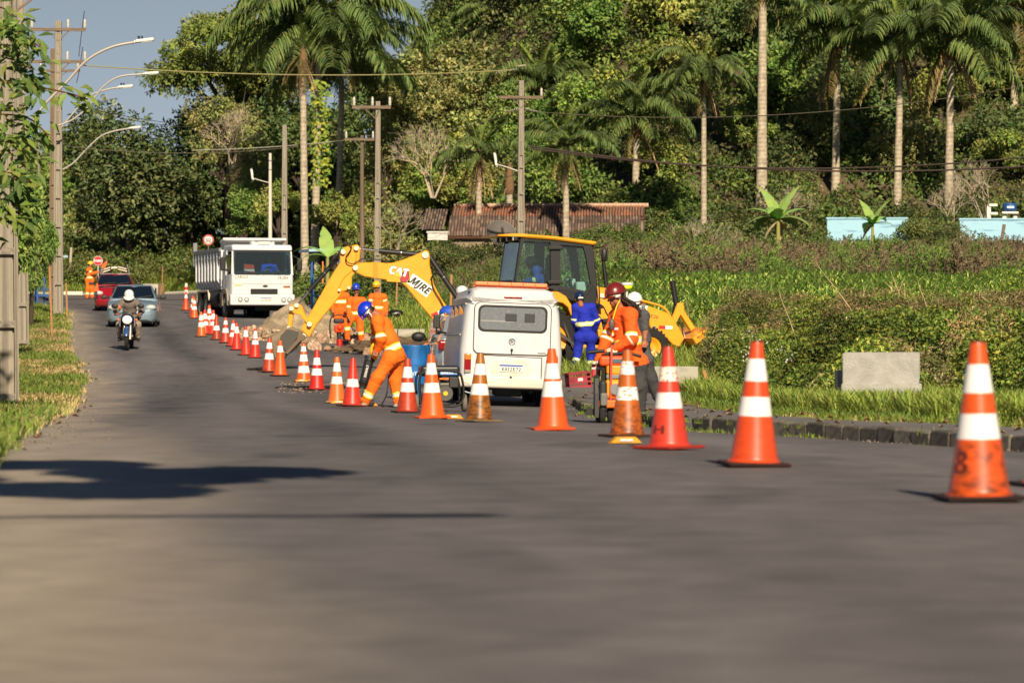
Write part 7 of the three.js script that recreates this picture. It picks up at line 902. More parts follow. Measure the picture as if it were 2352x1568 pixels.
// stands upright: helper for joints
const stand = (o = {}) => ({ hip: [0, 0.95, 0], chest: [0, 1.33, 0], head: [0, 1.65, 0.03], sL: [-0.18, 1.37, 0], sR: [0.18, 1.37, 0], eL: [-0.24, 1.12, -0.02], eR: [0.24, 1.12, -0.02], wL: [-0.25, 0.88, 0.06], wR: [0.25, 0.88, 0.06], hL: [-0.09, 0.90, 0], hR: [0.09, 0.90, 0], kL: [-0.11, 0.50, 0.02], kR: [0.11, 0.50, 0.02], aL: [-0.12, 0.09, 0], aR: [0.12, 0.09, 0], tL: [-0.14, 0.04, 0.15], tR: [0.14, 0.04, 0.15], ...o });
{
  // flagman with the stop sign, seen from the side looking right
  const d = 167, x = atX(205, d), y = T(x, d);
  person('person', 'worker in orange coveralls and yellow helmet holding the PARE sign', x, y, -d, 0, stand({ head: [0.04, 1.65, 0.02], sL: [-0.05, 1.39, 0.16], sR: [0.02, 1.39, -0.15], eL: [0.14, 1.22, 0.2], wL: [0.36, 1.28, 0.14], eR: [0.05, 1.12, -0.2], wR: [0.22, 1.05, -0.12], tL: [-0.02, 0.04, 0.06], tR: [0.16, 0.04, 0.04], aL: [-0.12, 0.09, 0.08], kL: [-0.08, 0.5, 0.08] }), { face: [1, -0.05, 0.25], top: OR, waistBand: [0.12, 0.36], armBand: [0.45, 0.7], shinBand: [0.45, 0.68], helmet: 0xf2b600, glasses: 1, cell: 0.022, group: 'orange workers' });
  const s = thing('stop_sign', 'red octagonal PARE paddle sign on a white pole held by the flagman', 'sign', atX(225, d), atY(599, d), -d + 0.15); const oct = Array.from({ length: 8 }, (_, i) => [0.24 * Math.cos(rad(22.5 + 45 * i)), 0.24 * Math.sin(rad(22.5 + 45 * i))]);
  mesh('panel', [plate(oct, 0.02)], std(0xe4dfda, 0.5), s); mesh('face', [plate(oct.map(([a, b]) => [a * 0.92, b * 0.92]), 0.006, 0.012, 0)], std(0xc3202c, 0.5), s); decal('lettering', 0.40, 0.16, 128, (g, w, h) => { g.fillStyle = '#c3202c'; g.fillRect(0, 0, w, h); g.fillStyle = '#f2eeee'; g.font = 'bold 50px sans-serif'; g.textAlign = 'center'; g.fillText('PARE', w / 2, 44, w * 0.97); }, s, mat4(0, 0, 0.017)); mesh('pole', [rod([0, -1.25, -0.03], [0, 0.1, -0.03], 0.022)], M.white, s);
}
{ // three workers behind the excavator arm
  const d = 101; const at3 = (px) => [atX(px, d), T(atX(px, d), d), -d];
  person('person', 'worker in blue helmet leaning on one raised knee between stick and boom', ...at3(818), 0, stand({ hip: [0.02, 0.92, 0], chest: [0.0, 1.28, 0.05], head: [0.0, 1.66, 0.1], sL: [-0.19, 1.33, 0.03], sR: [0.19, 1.33, 0.03], eR: [0.30, 1.13, 0.0], wR: [0.32, 0.98, 0.12], eL: [-0.22, 1.05, 0.06], wL: [-0.20, 0.82, 0.2], kL: [-0.26, 0.62, 0.12], aL: [-0.25, 0.20, 0.05], tL: [-0.29, 0.16, 0.18], hL: [-0.08, 0.88, 0], kR: [0.12, 0.48, 0.02], aR: [0.16, 0.09, -0.05], tR: [0.16, 0.04, 0.1] }), { face: [-0.15, -0.1, 1], top: OR, waistBand: [0.06, 0.3], armBand: [0.55, 0.78], shinBand: [0.1, 0.35], helmet: 0x1742c4, glasses: 1, group: 'orange workers' });
  person('person', 'worker in yellow helmet standing with one arm hanging, right of the blue-helmet worker', ...at3(867), 0, stand({ head: [-0.03, 1.63, 0.06], chest: [0, 1.30, 0], sL: [-0.17, 1.33, 0], sR: [0.17, 1.33, 0], eL: [-0.22, 1.1, 0.05], wL: [-0.1, 0.95, 0.18] }), { face: [-0.25, -0.1, 1], top: OR, waistBand: [0.1, 0.32], armBand: [0.35, 0.6], shinBand: [0.3, 0.5], helmet: 0xf2b90a, glasses: 1, group: 'orange workers' });
  person('person', 'worker mostly hidden behind the excavator stick, handling the rammer', atX(781, 104), T(atX(781, 104), 104), -104, 0, stand({ eL: [-0.25, 1.12, 0.06], wL: [-0.20, 0.92, 0.24], wR: [0.18, 0.92, 0.24] }), { face: [-0.3, -0.2, 1], top: OR, waistBand: [0.5, 0.75], armBand: [0.4, 0.6], helmet: 0xf2b90a, group: 'orange workers' });
  const t = thing('tamping_rammer', 'red and black tamping rammer standing before the hidden worker', 'rammer', atX(778, 99), T(atX(778, 99), 99), -99, 0.1);
  mesh('foot', [rbox(0.24, 0.06, 0.32, 0.02, 0.02, 0.05, 0), ...[0, 1, 2, 3].map((k) => lathe([[0.075, 0], [0.1, 0.02], [0.075, 0.045]], 16, 0.02, 0.10 + k * 0.045, 0))], M.red, t); mesh('leg', [rod([0.02, 0.25, 0], [0.0, 0.5, 0], 0.07)], M.darkgrey, t); mesh('engine', [rbox(0.26, 0.22, 0.26, 0.05, 0.0, 0.58, 0), sph(0.1, 0.02, 0.62, 0.1)], M.orange, t); mesh('tank', [rbox(0.3, 0.14, 0.3, 0.05, 0, 0.80, 0)], M.darkgrey, t);
  mesh('handle', [tube([[-0.24, 0.3, 0.1], [-0.26, 0.7, 0.12], [-0.2, 0.92, 0.14], [0.1, 0.96, 0.14], [0.26, 0.86, 0.12], [0.25, 0.7, 0.1]], 0.02, 30, 8)], M.black, t);
}
{ // jackhammer worker (joints from the photograph)
  const d = 54, s = F / d, ox = 870, x = atX(ox, d), y = T(x, d), base = 784 + s * (CAM - y), P = (cx, cy, z = 0) => [((840 + cx / 4.3556) / 1.0884 - ox) / s, (base - (700 + cy / 4.3556) / 1.0884) / s, z];
  const t = person('person', 'worker in orange and blue helmet bending over a jackhammer', x, y, -d, 0, { hip: P(640, 810), chest: P(500, 500), head: P(345, 345), sL: P(455, 445, 0.17), sR: P(440, 470, -0.17), eL: P(490, 640, 0.22), eR: P(425, 650, -0.2), wL: P(452, 755, 0.12), wR: P(425, 770, -0.1), hL: P(600, 850, 0.10), hR: P(670, 850, -0.10), kL: P(455, 1060, 0.14), kR: P(640, 1090, -0.12), aL: P(325, 1310, 0.1), aR: P(672, 1310, -0.1), tL: P(285, 1385, 0.14), tR: P(640, 1400, -0.06) }, { face: [-0.5, -0.82, 0.25], headUp: [-0.8, 0.55, 0.1], top: ORY, waistBand: [0.12, 0.34], armBand: [0.72, 1.0], shinBand: [0.62, 0.86], helmet: 0x1233c0, glasses: 0, strap: 1, cell: 0.013, gloves: 0, handL: [-0.3, -0.8, 0.3], group: 'orange workers', hem: -0.12, bootM: std(0x9a8f80, 0.8) });
  mesh('face_guard', [tube([[0.088, 0.0, 0.02], [0.09, -0.06, 0.04], [0.06, -0.11, 0.07]], 0.012).applyMatrix4(t.headM)], std(0xd8d8d8, 0.4), t);
  const J = thing('jackhammer', 'black and yellow electric jackhammer held point down', 'jackhammer', x, y, -d, 0), A = P(405, 760, 0.0), B = P(360, 870), C = P(300, 1110), D = P(268, 1250), R2 = (a, b, k) => a.map((v, i) => lerp(v, b[i], k));
  mesh('handle', [tube([P(440, 680, 0.1), P(395, 720, 0.1), P(390, 800, 0.08), P(420, 850, 0.04), P(450, 840, 0.0)], 0.024, 24, 8), tube([P(440, 690, -0.12), P(390, 730, -0.12), P(385, 800, -0.1), P(410, 850, -0.04)], 0.024, 24, 8)], std(0xf2b20e, 0.5), J); mesh('grip', [rod(P(430, 800, 0.2), P(430, 800, -0.2), 0.022)], M.black, J);
  const body = mesh('body', [rod(R2(B, A, 0.3), B, 0.085, 0.09, 16), rod(B, C, 0.075, 0.07, 18), rod(C, R2(C, D, 0.35), 0.085, 0.05, 16)], M.plastic, J); mesh('chisel', [rod(R2(C, D, 0.3), D, 0.03, 0.022), rod(D, [D[0] - 0.02, 0, 0], 0.02, 0.012)], M.steel, J);
  for (let k = 0; k < 3; k++) mesh('collar', [rod(R2(C, D, 0.1 + k * 0.12), R2(C, D, 0.16 + k * 0.12), 0.07 - k * 0.01, undefined, 16)], M.darkgrey, body);
  const ang = Math.atan2(B[1] - C[1], B[0] - C[0]), mid = R2(C, B, 0.5); decal('lettering', 0.30, 0.055, 128, (g, w, h) => { g.fillStyle = '#1f2021'; g.fillRect(0, 0, w, h); g.fillStyle = '#e8e8e4'; g.font = 'bold 21px sans-serif'; g.textAlign = 'center'; g.fillText('DEWALT', w / 2, 20, w * 0.94); }, body, mat4(mid[0], mid[1], 0.083, 0, 0, ang));
  tag(mesh('power_cable', [tube([[x + 0.15, y + 0.5, -d - 0.1], [x + 0.12, y + 0.2, -d], [x + 0.06, y + 0.02, -d + 0.3], [x + 0.3, y + 0.015, -d + 0.6], [x + 0.55, y + 0.015, -d + 0.2], [x + 0.9, y + 0.015, -d + 1.2]], 0.011, 60, 6)], M.black), 'black power cable looping on the asphalt behind the jackhammer worker', 'cable');
}
{ // man with the concrete saw
  const d = 43.2, s = F / d, ox = 1435, x = atX(ox, d), y = T(x, d), base = 784 + s * (CAM - y), P = (cx, cy, z = 0) => [((1440 + cx / 3.565) / 1.0884 - ox) / s, (base - (660 + cy / 3.565) / 1.0884) / s, z];
  const t = person('person', 'long-haired worker in orange jacket and maroon helmet at the concrete saw', x, y, -d, 0, { hip: P(500, 850, -0.05), chest: P(430, 490, -0.04), head: P(352, 285, 0.0), sL: P(365, 470, -0.17), sR: P(480, 455, 0.15), eL: P(275, 660, -0.05), eR: P(490, 665, 0.24), wL: P(205, 850, 0.05), wR: P(362, 745, 0.22), hL: P(450, 880, -0.1), hR: P(545, 880, 0.06), kL: P(430, 1080, -0.1), kR: P(560, 1090, 0.1), aL: P(400, 1330, -0.12), aR: P(560, 1350, 0.02), tL: P(360, 1372, -0.06), tR: P(530, 1390, 0.1), belly: P(460, 720, 0.02) }, { face: [-0.85, -0.25, 0.45], top: 0xf45c12, bottom: 0x3a3b3c, waistBand: [0.34, 0.53], armBand: [0.76, 1.02], foreBand: [0.0, 0.12], helmet: 0x6b1d17, cell: 0.012, gloves: 1, handR: [-0.8, -0.5, 0.2], handL: [-0.2, -1, 0.2], group: 'orange workers', hem: -0.16, build: 1.03 });
  const hp = (a) => V3(...a), hr = []; seed(91); for (let i = 0; i < 26; i++) { const o = V3(rr(-0.04, 0.04), rr(-0.03, 0.03), rr(-0.05, 0.05)); hr.push(tube([hp(P(400, 290, -0.02)).add(o), hp(P(440, 330, 0.0)).add(o.clone().multiplyScalar(1.2)), hp(P(500, 370, 0.03)).add(o.clone().multiplyScalar(1.5)), hp(P(535 + rr(-15, 15), 420, 0.05)).add(o.clone().multiplyScalar(1.4)), hp(P(545 + rr(-18, 20), 468 + rr(-20, 14), 0.06)).add(o)], 0.011, 16, 5)); } mesh('ponytail', hr, std(0x2e211b, 0.8), t);
  mesh('badge', [rbox(0.05, 0.03, 0.008, 0.003, ...P(357, 577, 0.16), 0, -0.4, 0)], M.white, t); mesh('respirator', [sph(0.05, ...P(316, 538, 0.14), 0.8, 1.5, 0.6)], std(0x5a4a48, 0.5), t); mesh('lanyard', [tube([P(390, 320, 0.1), P(360, 380, 0.12), P(330, 480, 0.13), P(316, 530, 0.13)], 0.008)], std(0xe8d020, 0.7), t);
  // saw
  const K = thing('concrete_saw', 'orange walk-behind concrete saw with a black blade guard on the asphalt', 'concrete saw', x, y, -d + 0.25, 0);
  mesh('handlebar', [tube([P(105, 785, 0.15), P(180, 778, 0.15), P(250, 775, 0.15)], 0.024, 16, 8), tube([P(250, 800, 0.12), P(340, 800, 0.1), P(440, 790, 0.1), P(575, 822, 0.1)], 0.02, 20, 8), tube([P(300, 830, 0.1), P(340, 822, 0.1), P(400, 824, 0.1), P(445, 832, 0.1)], 0.018, 20, 8)], M.black, K);
  mesh('upright', [bar(P(238, 800, 0.1), P(235, 1100, 0.05), 0.045, 0.04), bar(P(262, 800, 0.0), P(262, 1200, -0.05), 0.03, 0.03)], M.black, K); mesh('feed_rod', [bar(P(310, 720, 0.2), P(300, 1200, 0.2), 0.026, 0.026)], std(0xb5402a, 0.5), K);
  mesh('tank', [rbox(0.40, 0.13, 0.3, 0.04, ...P(345, 862, 0.0))], std(0xe85212, 0.5), K); mesh('tank_label', [rbox(0.13, 0.05, 0.01, 0.004, ...P(360, 862, 0.155))], std(0x4a5a6a, 0.5), K);
  const en = mesh('engine', [rbox(0.30, 0.14, 0.28, 0.04, ...P(370, 940, 0.0)), rbox(0.28, 0.24, 0.26, 0.05, ...P(350, 1110, 0.05))], std(0xe8920e, 0.5), K); mesh('engine_plate', [rbox(0.3, 0.05, 0.3, 0.01, ...P(370, 1000, 0.0)), rod(P(345, 1110, 0.17), P(345, 1110, 0.22), 0.07)], M.grey, en);
  mesh('deck', [rbox(0.32, 0.10, 0.5, 0.02, ...P(310, 1240, 0.0))], std(0xf06a1a, 0.5), K);
  mesh('blade_guard', [plate([[-0.04, -0.18], [0.34, -0.18], [0.37, 0.02], [0.32, 0.24], [0.20, 0.34], [0.06, 0.30], [-0.02, 0.12]], 0.07).applyMatrix4(mat4(P(215, 1230, 0.2)[0] - 0.05, P(215, 1230)[1], 0.2, 0, Math.PI / 2, 0)), rbox(0.10, 0.42, 0.34, 0.05, ...P(232, 1180, 0.1))], M.darkgrey, K); mesh('guard_plate', [rbox(0.09, 0.16, 0.36, 0.02, ...P(240, 1200, 0.14))], std(0x6a6862, 0.5), K);
  for (const [cx, z] of [[195, 0.1], [228, 0.22], [300, 0.1], [330, -0.2]]) { const w = mesh('wheel', wheelX(0.10, 0.07, 0, 0, 0, [[0.02, -0.035], [0.09, -0.035], [0.10, -0.02], [0.10, 0.02], [0.09, 0.035], [0.02, 0.035]]), M.rubber, K); w.position.set(P(cx, 0)[0], 0.10, z); } mesh('axle', [box(0.5, 0.08, 0.1, P(265, 0)[0], 0.15, 0.1), box(0.1, 0.2, 0.1, P(225, 0)[0], 0.22, 0.15)], M.black, K);
  const jug = thing('fuel_jug', 'small red and white jug in the far glove of the concrete saw man', 'jug', ...(() => { const p = P(178, 950, 0.1); return [x + p[0], y + p[1], -d + 0.1]; })()); mesh('bottle', [rbox(0.11, 0.16, 0.09, 0.02)], std(0xb52a2c, 0.5), jug); mesh('stripe', [rbox(0.022, 0.165, 0.096, 0.004), rbox(0.115, 0.022, 0.096, 0.004, 0, 0.03, 0)], M.white, jug); mesh('cap', [rod([0.02, 0.08, 0], [0.02, 0.12, 0], 0.022)], M.white, jug);
}
{ // surveyor in grey behind him
  const d = 54, s = F / d, ox = 1480, x = atX(ox, d), y = T(x, d), base = 784 + s * (CAM - y), P = (cx, cy, z = 0) => [((1440 + cx / 3.565) / 1.0884 - ox) / s, (base - (660 + cy / 3.565) / 1.0884) / s, z];
  person('person', 'man in white helmet and grey shirt stepping to the right behind the saw operator', x, y, -d, 0, { hip: P(590, 830), chest: P(555, 500), head: P(522, 345), sL: P(500, 460, -0.1), sR: P(600, 460, 0.12), eL: P(490, 600, 0.0), eR: P(615, 595, 0.15), wL: P(500, 690, 0.1), wR: P(608, 680, 0.2), hL: P(560, 850, -0.08), hR: P(615, 850, 0.08), kL: P(560, 1010, -0.06), kR: P(668, 1020, 0.1), aL: P(540, 1180, -0.06), aR: P(735, 1200, 0.05), tL: P(510, 1215, 0.05), tR: P(750, 1225, 0.15) }, { face: [-0.5, -0.25, 0.8], top: 0x4a4a4c, bottom: 0x39393a, shortSleeve: 1, helmet: 0xe8e6e0, glasses: 1, hem: -0.15, cell: 0.015 });
  const g = thing('survey_receiver', 'white and lime survey receiver on a thin white pole behind the maroon helmet', 'survey receiver', atX(1440, 56), T(atX(1440, 56), 56), -56), h = atY(662, 56) - g.position.y; mesh('receiver', [lathe([[0.0, 0.10], [0.08, 0.095], [0.105, 0.06], [0.10, 0.045], [0, 0.045]], 20, 0, h, 0)], M.white, g); mesh('receiver_base', [lathe([[0, 0.044], [0.098, 0.044], [0.075, -0.01], [0.03, -0.03], [0, -0.03]], 20, 0, h, 0)], std(0xd0e010, 0.5), g); mesh('pole', [rod([0, 0, 0], [0, h - 0.02, 0], 0.016)], M.white, g);
}
{ // worker in blue at the rear wheel
  const d = 76, s = F / d, ox = 1340, x = atX(ox, d), y = T(x, d), base = 784 + s * (CAM - y), P = (cx, cy, z = 0) => [((1200 + cx / 3.92) / 1.0884 - ox) / s, (base - (560 + cy / 3.92) / 1.0884) / s, z];
  person('person', 'worker in royal blue overalls seen from behind beside the excavator wheel', x, y, -d, 0, { hip: P(1035, 1080), chest: P(1020, 870), head: P(972, 735, 0), sL: P(940, 820, 0.02), sR: P(1095, 815, 0.02), eL: P(925, 950, -0.02), eR: P(1150, 950, -0.05), wL: P(950, 1040, -0.18), wR: P(1120, 1050, -0.2), hL: P(985, 1110), hR: P(1085, 1110), kL: P(960, 1230, -0.05), kR: P(1090, 1240, -0.08), aL: P(940, 1350), aR: P(1085, 1380, -0.05), tL: P(950, 1385, -0.12), tR: P(1080, 1405, -0.16) }, { face: [-0.35, -0.35, -0.85], top: 0x1226a8, waistBand: [0.38, 0.58], armBand: [0.82, 1.08], shinBand: [0.72, 0.95], helmet: 0x14264a, cell: 0.014 });
  // operator in the cab and truck driver
  const dO = 78.9, sO = F / dO, yO = atY(800, dO), xO = atX(1208, dO), Q = (cx, cy, z = 0) => [atX((1200 + cx / 3.92) / 1.0884, dO) - xO, atY((560 + cy / 3.92) / 1.0884, dO) - yO, z];
  person('person', 'operator in blue shirt and pale cap seated in the excavator cab facing left', xO, yO, -dO - 0.15, 0, { hip: Q(610, 610), chest: Q(560, 480), head: Q(500, 385), sL: Q(550, 450, 0.16), sR: Q(565, 450, -0.16), eL: Q(560, 540, 0.2), eR: Q(540, 540, -0.2), wL: Q(450, 560, 0.12), wR: Q(440, 560, -0.12), hL: Q(605, 630, 0.09), hR: Q(605, 630, -0.09), kL: Q(500, 640, 0.1), kR: Q(500, 640, -0.1), aL: Q(480, 740, 0.1), aR: Q(480, 740, -0.1), tL: Q(450, 755, 0.1), tR: Q(450, 755, -0.1) }, { face: [-1, -0.15, 0.1], top: 0x24429c, bottom: 0x1b2c66, foreBand: [0.05, 0.35], helmet: 0xa9b4b6, cell: 0.016 });
  const tr = scene.getObjectByName('dump_truck'); tr.updateMatrixWorld(); const w = tr.localToWorld(V3(0.42, 1.2, -0.85));
  person('person', 'driver in blue shirt behind the truck windscreen', w.x, w.y, w.z, rad(15.5), { hip: [0, 0.3, 0], chest: [0, 0.68, 0.02], head: [0, 0.98, 0.06], sL: [-0.19, 0.74, 0], sR: [0.19, 0.74, 0], eL: [-0.28, 0.52, 0.14], eR: [0.30, 0.52, 0.14], wL: [-0.16, 0.56, 0.40], wR: [0.24, 0.52, 0.40], hL: [-0.1, 0.28, 0], hR: [0.1, 0.28, 0], kL: [-0.14, 0.3, 0.4], kR: [0.14, 0.3, 0.4], aL: [-0.14, -0.05, 0.5], aR: [0.14, -0.05, 0.5], tL: [-0.14, -0.08, 0.6], tR: [0.14, -0.08, 0.6] }, { face: [-0.1, -0.1, 1], top: 0x1550c8, bottom: 0x1b2c66, foreBand: [0.7, 1.05], cell: 0.02 });
}
{ // motorcycle rider
  const t = person('person', 'motorcycle rider in a brown jacket and white full-face helmet', MOTO_X, T(MOTO_X, MOTO_D), -MOTO_D - 0.05, 0.02, { hip: [0, 0.92, -0.85], chest: [0, 1.28, -0.66], head: [0, 1.54, -0.56], sL: [-0.20, 1.33, -0.64], sR: [0.20, 1.33, -0.64], eL: [-0.36, 1.10, -0.5], eR: [0.36, 1.10, -0.5], wL: [-0.31, 1.02, -0.36], wR: [0.31, 1.02, -0.36], hL: [-0.12, 0.88, -0.8], hR: [0.12, 0.88, -0.8], kL: [-0.25, 0.72, -0.4], kR: [0.25, 0.72, -0.4], aL: [-0.24, 0.36, -0.62], aR: [0.24, 0.36, -0.62], tL: [-0.27, 0.29, -0.46], tR: [0.27, 0.29, -0.46] }, { face: [0, -0.12, 1], top: 0x6a6058, bottom: 0x8a7d6c, cell: 0.015, hair: false, build: 1.05 });
  const p = (g) => g.applyMatrix4(t.headM), shell = lathe([[0.06, -0.15], [0.115, -0.13], [0.138, -0.07], [0.142, 0.0], [0.135, 0.06], [0.105, 0.12], [0.06, 0.15], [0, 0.158]], 28).applyMatrix4(mat4(0, 0, 0, 0, 0, 0, 0.95, 1, 1.08));
  mesh('helmet', [p(shell), p(tube([[-0.125, -0.06, 0.06], [-0.07, -0.095, 0.14], [0, -0.105, 0.165], [0.07, -0.095, 0.14], [0.125, -0.06, 0.06]], 0.035, 20, 8))], phys(0xdededc, 0.25, { clearcoat: 1 }), t);
  mesh('visor', [p(sph(0.13, 0, 0.005, 0.022, 0.92, 0.42, 1.0, 20))], phys(0x3a2018, 0.1, { clearcoat: 1 }), t); mesh('helmet_vents', [p(rbox(0.015, 0.04, 0.02, 0.005, -0.03, 0.10, 0.10)), p(rbox(0.015, 0.04, 0.02, 0.005, 0.03, 0.10, 0.10))], M.darkgrey, t);
  for (const s of [-1, 1]) mesh('sleeve_band', [rod([s * 0.285, 1.205, -0.565], [s * 0.315, 1.165, -0.535], 0.09, 0.088, 14), rod([s * 0.35, 1.09, -0.48], [s * 0.34, 1.06, -0.43], 0.073, 0.068, 14)], s < 0 ? std(0xd8642a, 0.7) : std(0xd8cfc8, 0.7), t);
}
// ------------------------------------------------------------------ small things on and beside the road
{ // spoil heap and rubble
  seed(900); const d = 104, x = atX(690, d), y = T(x, d);
  const heap = new THREE.SphereGeometry(1, 64, 40, 0, 6.2832, 0, Math.PI / 2), p = heap.attributes.position;
  for (let i = 0; i < p.count; i++) { const a = V3().fromBufferAttribute(p, i), h = Math.max(0, a.y), r = Math.hypot(a.x, a.z); const hh = 1.18 * Math.pow(Math.max(0, 1 - r), 0.85) * (1 + 0.35 * noise(a.x * 3, a.z * 3)); p.setXYZ(i, a.x * 2.0 * (1 + 0.15 * noise(a.x * 2, a.z * 2, 4)), hh + 0.07 * noise(a.x * 9, a.z * 9) - 0.03, a.z * 1.5); } heap.computeVertexNormals();
  const t = thing('spoil_heap', 'heap of grey-brown excavated soil with broken chunks, in front of the dump truck', 'spoil heap', x, y, -d); mesh('soil', heap, std(0xb5a386, 1, 0, { map: texRep(T_stain, 3, 2), bumpMap: texRep(T_grain, 3, 3), bumpScale: 0.05 }), t);
  const rock = (k) => { const g = new THREE.IcosahedronGeometry(0.1, 1), q = g.attributes.position; for (let i = 0; i < q.count; i++) { const v = V3().fromBufferAttribute(q, i), m = 1 + 0.55 * noise(v.x * 14 + k, v.y * 14, v.z * 14); q.setXYZ(i, v.x * m * 1.3, v.y * m * 0.8, v.z * m); } const h = toCreasedNormals(g, 0.5); return h; };
  const rocks = [0, 1, 2, 3].map(rock), rm = [0xc2a286, 0xa98a70, 0x8f7b68, 0xd0b79a].map((c) => std(c, 1, 0, { map: T_stain }));
  const spots = [[], [], [], []]; for (let i = 0; i < 620; i++) { const a = rr(0, 6.28), r = rr(0.78, 1.18), xx = x + 2.0 * r * Math.cos(a), zz = -d + 1.5 * r * Math.sin(a), hh = 1.1 * Math.pow(Math.max(0, 1 - r), 0.85); spots[i % 4].push({ x: xx, y: T(xx, -zz) + hh + 0.02, z: zz, s: rr(0.2, 0.8), rx: rr(0, 6), rz: rr(0, 6) }); }
  for (let i = 0; i < 700; i++) { const k = R(), xx = lerp(x + 1.6, atX(1015, 98), k) + rr(-0.3, 0.3), dd = lerp(103, 93.5, k) + rr(-0.9, 0.9) * (1 - 0.4 * k); spots[i % 4].push({ x: xx, y: T(xx, dd) + rr(0, 0.18) * (1 - k), z: -dd, s: rr(0.3, 1.0) * (1 - 0.4 * k), rx: rr(0, 6), rz: rr(0, 6) }); }
  for (let i = 0; i < 160; i++) { const k = R(), dd = rr(63, 70), xx = atX(lerp(640, 860, R()), dd); spots[2].push({ x: xx, y: T(xx, dd) + 0.01, z: -dd, s: rr(0.1, 0.25) }); }
  spots.forEach((s, i) => scatter('rubble', rocks[i], rm[i], s, ['pale tan', 'brown', 'grey', 'light'][i] + ' rubble chunks along the trench behind the bucket', 'rubble'));
  for (let i = 0; i < 16; i++) { const k = i / 15, px = lerp(640, 990, k) + rr(-8, 8), dd = lerp(99.5, 93, k), xx = atX(px, dd); const o = new THREE.Mesh(rocks[i % 4], rm[i % 4]); o.name = 'rubble_chunk'; o.position.set(xx - x, T(xx, dd) + 0.06 - y, d - dd); o.rotation.set(rr(0, 6), rr(0, 6), rr(0, 6)); o.scale.setScalar(rr(0.9, 1.6)); t.add(o); }
  // trench spoil: dark soil by the cut
  const lump = (label, px, dd, w, h, c) => { const g = new THREE.SphereGeometry(1, 30, 16, 0, 6.2832, 0, Math.PI / 2), q = g.attributes.position; for (let i = 0; i < q.count; i++) { const a = V3().fromBufferAttribute(q, i), m = 1 + 0.45 * noise(a.x * 4 + px, a.z * 4, a.y * 3); q.setXYZ(i, a.x * w * m, a.y * h * m + 0.03 * noise(a.x * 12, a.z * 12), a.z * 0.5 * m); } g.computeVertexNormals(); const xx = atX(px, dd), o = tag(mesh('soil_lump', g, std(c, 1, 0, { map: T_stain, bumpMap: T_grain, bumpScale: 0.04 })), label, 'soil'); o.position.set(xx, T(xx, dd) - 0.01, -dd); };
  lump('dark clod of broken asphalt left of the jackhammer', 818, 58.5, 0.24, 0.14, 0x3a3128); lump('thin dark strip of crumbled asphalt left of the jackhammer cones', 745, 66.5, 1.0, 0.05, 0x2c2823); lump('dark crumbled patch left of the dark orange cone at the bucket', 600, 78.5, 0.35, 0.06, 0x2e2a24); lump('brown soil ridge at the trench by the workers', 905, 96, 1.3, 0.34, 0x6e5a45); lump('low earth mound at the feet of the leaning worker', 845, 98, 0.9, 0.2, 0x7a6650);
}
{ // cardboard, bags
  const d = 112, x = atX(909, d), y = T(x, d), t = thing('cardboard_box', 'brown cardboard box on the grass behind the workers', 'box', x, y + 0.05, -d, 0.2); mesh('box_side', [rbox(0.38, 0.28, 0.3, 0.01, 0, 0.16, 0)], std(0xb58a5a, 0.9), t); mesh('flap', [box(0.2, 0.02, 0.3, 0.22, 0.31, 0, 0, 0, -0.5)], std(0xb58a5a, 0.9), t);
  const b = tag(mesh('rubbish_bag', (() => { const g = new THREE.SphereGeometry(0.2, 18, 12), p = g.attributes.position; for (let i = 0; i < p.count; i++) { const m = 1 + 0.2 * noise(p.getX(i) * 12, p.getY(i) * 12, p.getZ(i) * 12); p.setXYZ(i, p.getX(i) * 1.3 * m, p.getY(i) * 0.75 * m, p.getZ(i) * m); } g.computeVertexNormals(); return g; })(), std(0x17181a, 0.35)), 'black rubbish bag on top of the cardboard box', 'bag'); b.position.set(x - 0.02, y + 0.46, -d);
  const l = thing('white_bags', 'small white bags left of the cardboard box', 'bag', atX(885, 112.5), T(atX(885, 112.5), 112.5) + 0.15, -112.5); mesh('bag_lobe', [sph(0.16, 0, 0, 0, 1.1, 0.9, 1)], M.white, l); mesh('bag_lobe', [sph(0.11, 0.2, 0.02, 0.1)], M.white, l);
}
{ // blue drum
  const d = 60, x = atX(950, d), y = T(x, d), g = lathe([[0, 0], [0.27, 0], [0.285, 0.03], [0.285, 0.27], [0.295, 0.29], [0.285, 0.31], [0.285, 0.6], [0.295, 0.62], [0.285, 0.64], [0.285, 0.93], [0.275, 0.95], [0.26, 0.95], [0.25, 0.93], [0.25, 0.90], [0, 0.90]], 36);
  const t = thing('blue_drum', 'scuffed blue steel drum with white lettering beside the jackhammer worker', 'drum', x, y, -d); mesh('shell', g, phys(0x1d6cb4, 0.45, { map: texRep(T_stain, 2, 2), metalness: 0.2 }), t);
  const arc = new THREE.CylinderGeometry(0.2875, 0.2875, 0.13, 24, 1, true, -0.95, 1.9).translate(0, 0.46, 0); mesh('lettering', arc, std(0xffffff, 0.5, 0, { map: canvasTex(512, 128, (c, w, h) => { c.fillStyle = '#1a68b0'; c.fillRect(0, 0, w, h); c.fillStyle = '#cfe0ea'; c.font = '92px sans-serif'; c.textAlign = 'center'; c.fillText('POWERC', w / 2, 96, w * 0.96); }) }), t);
}
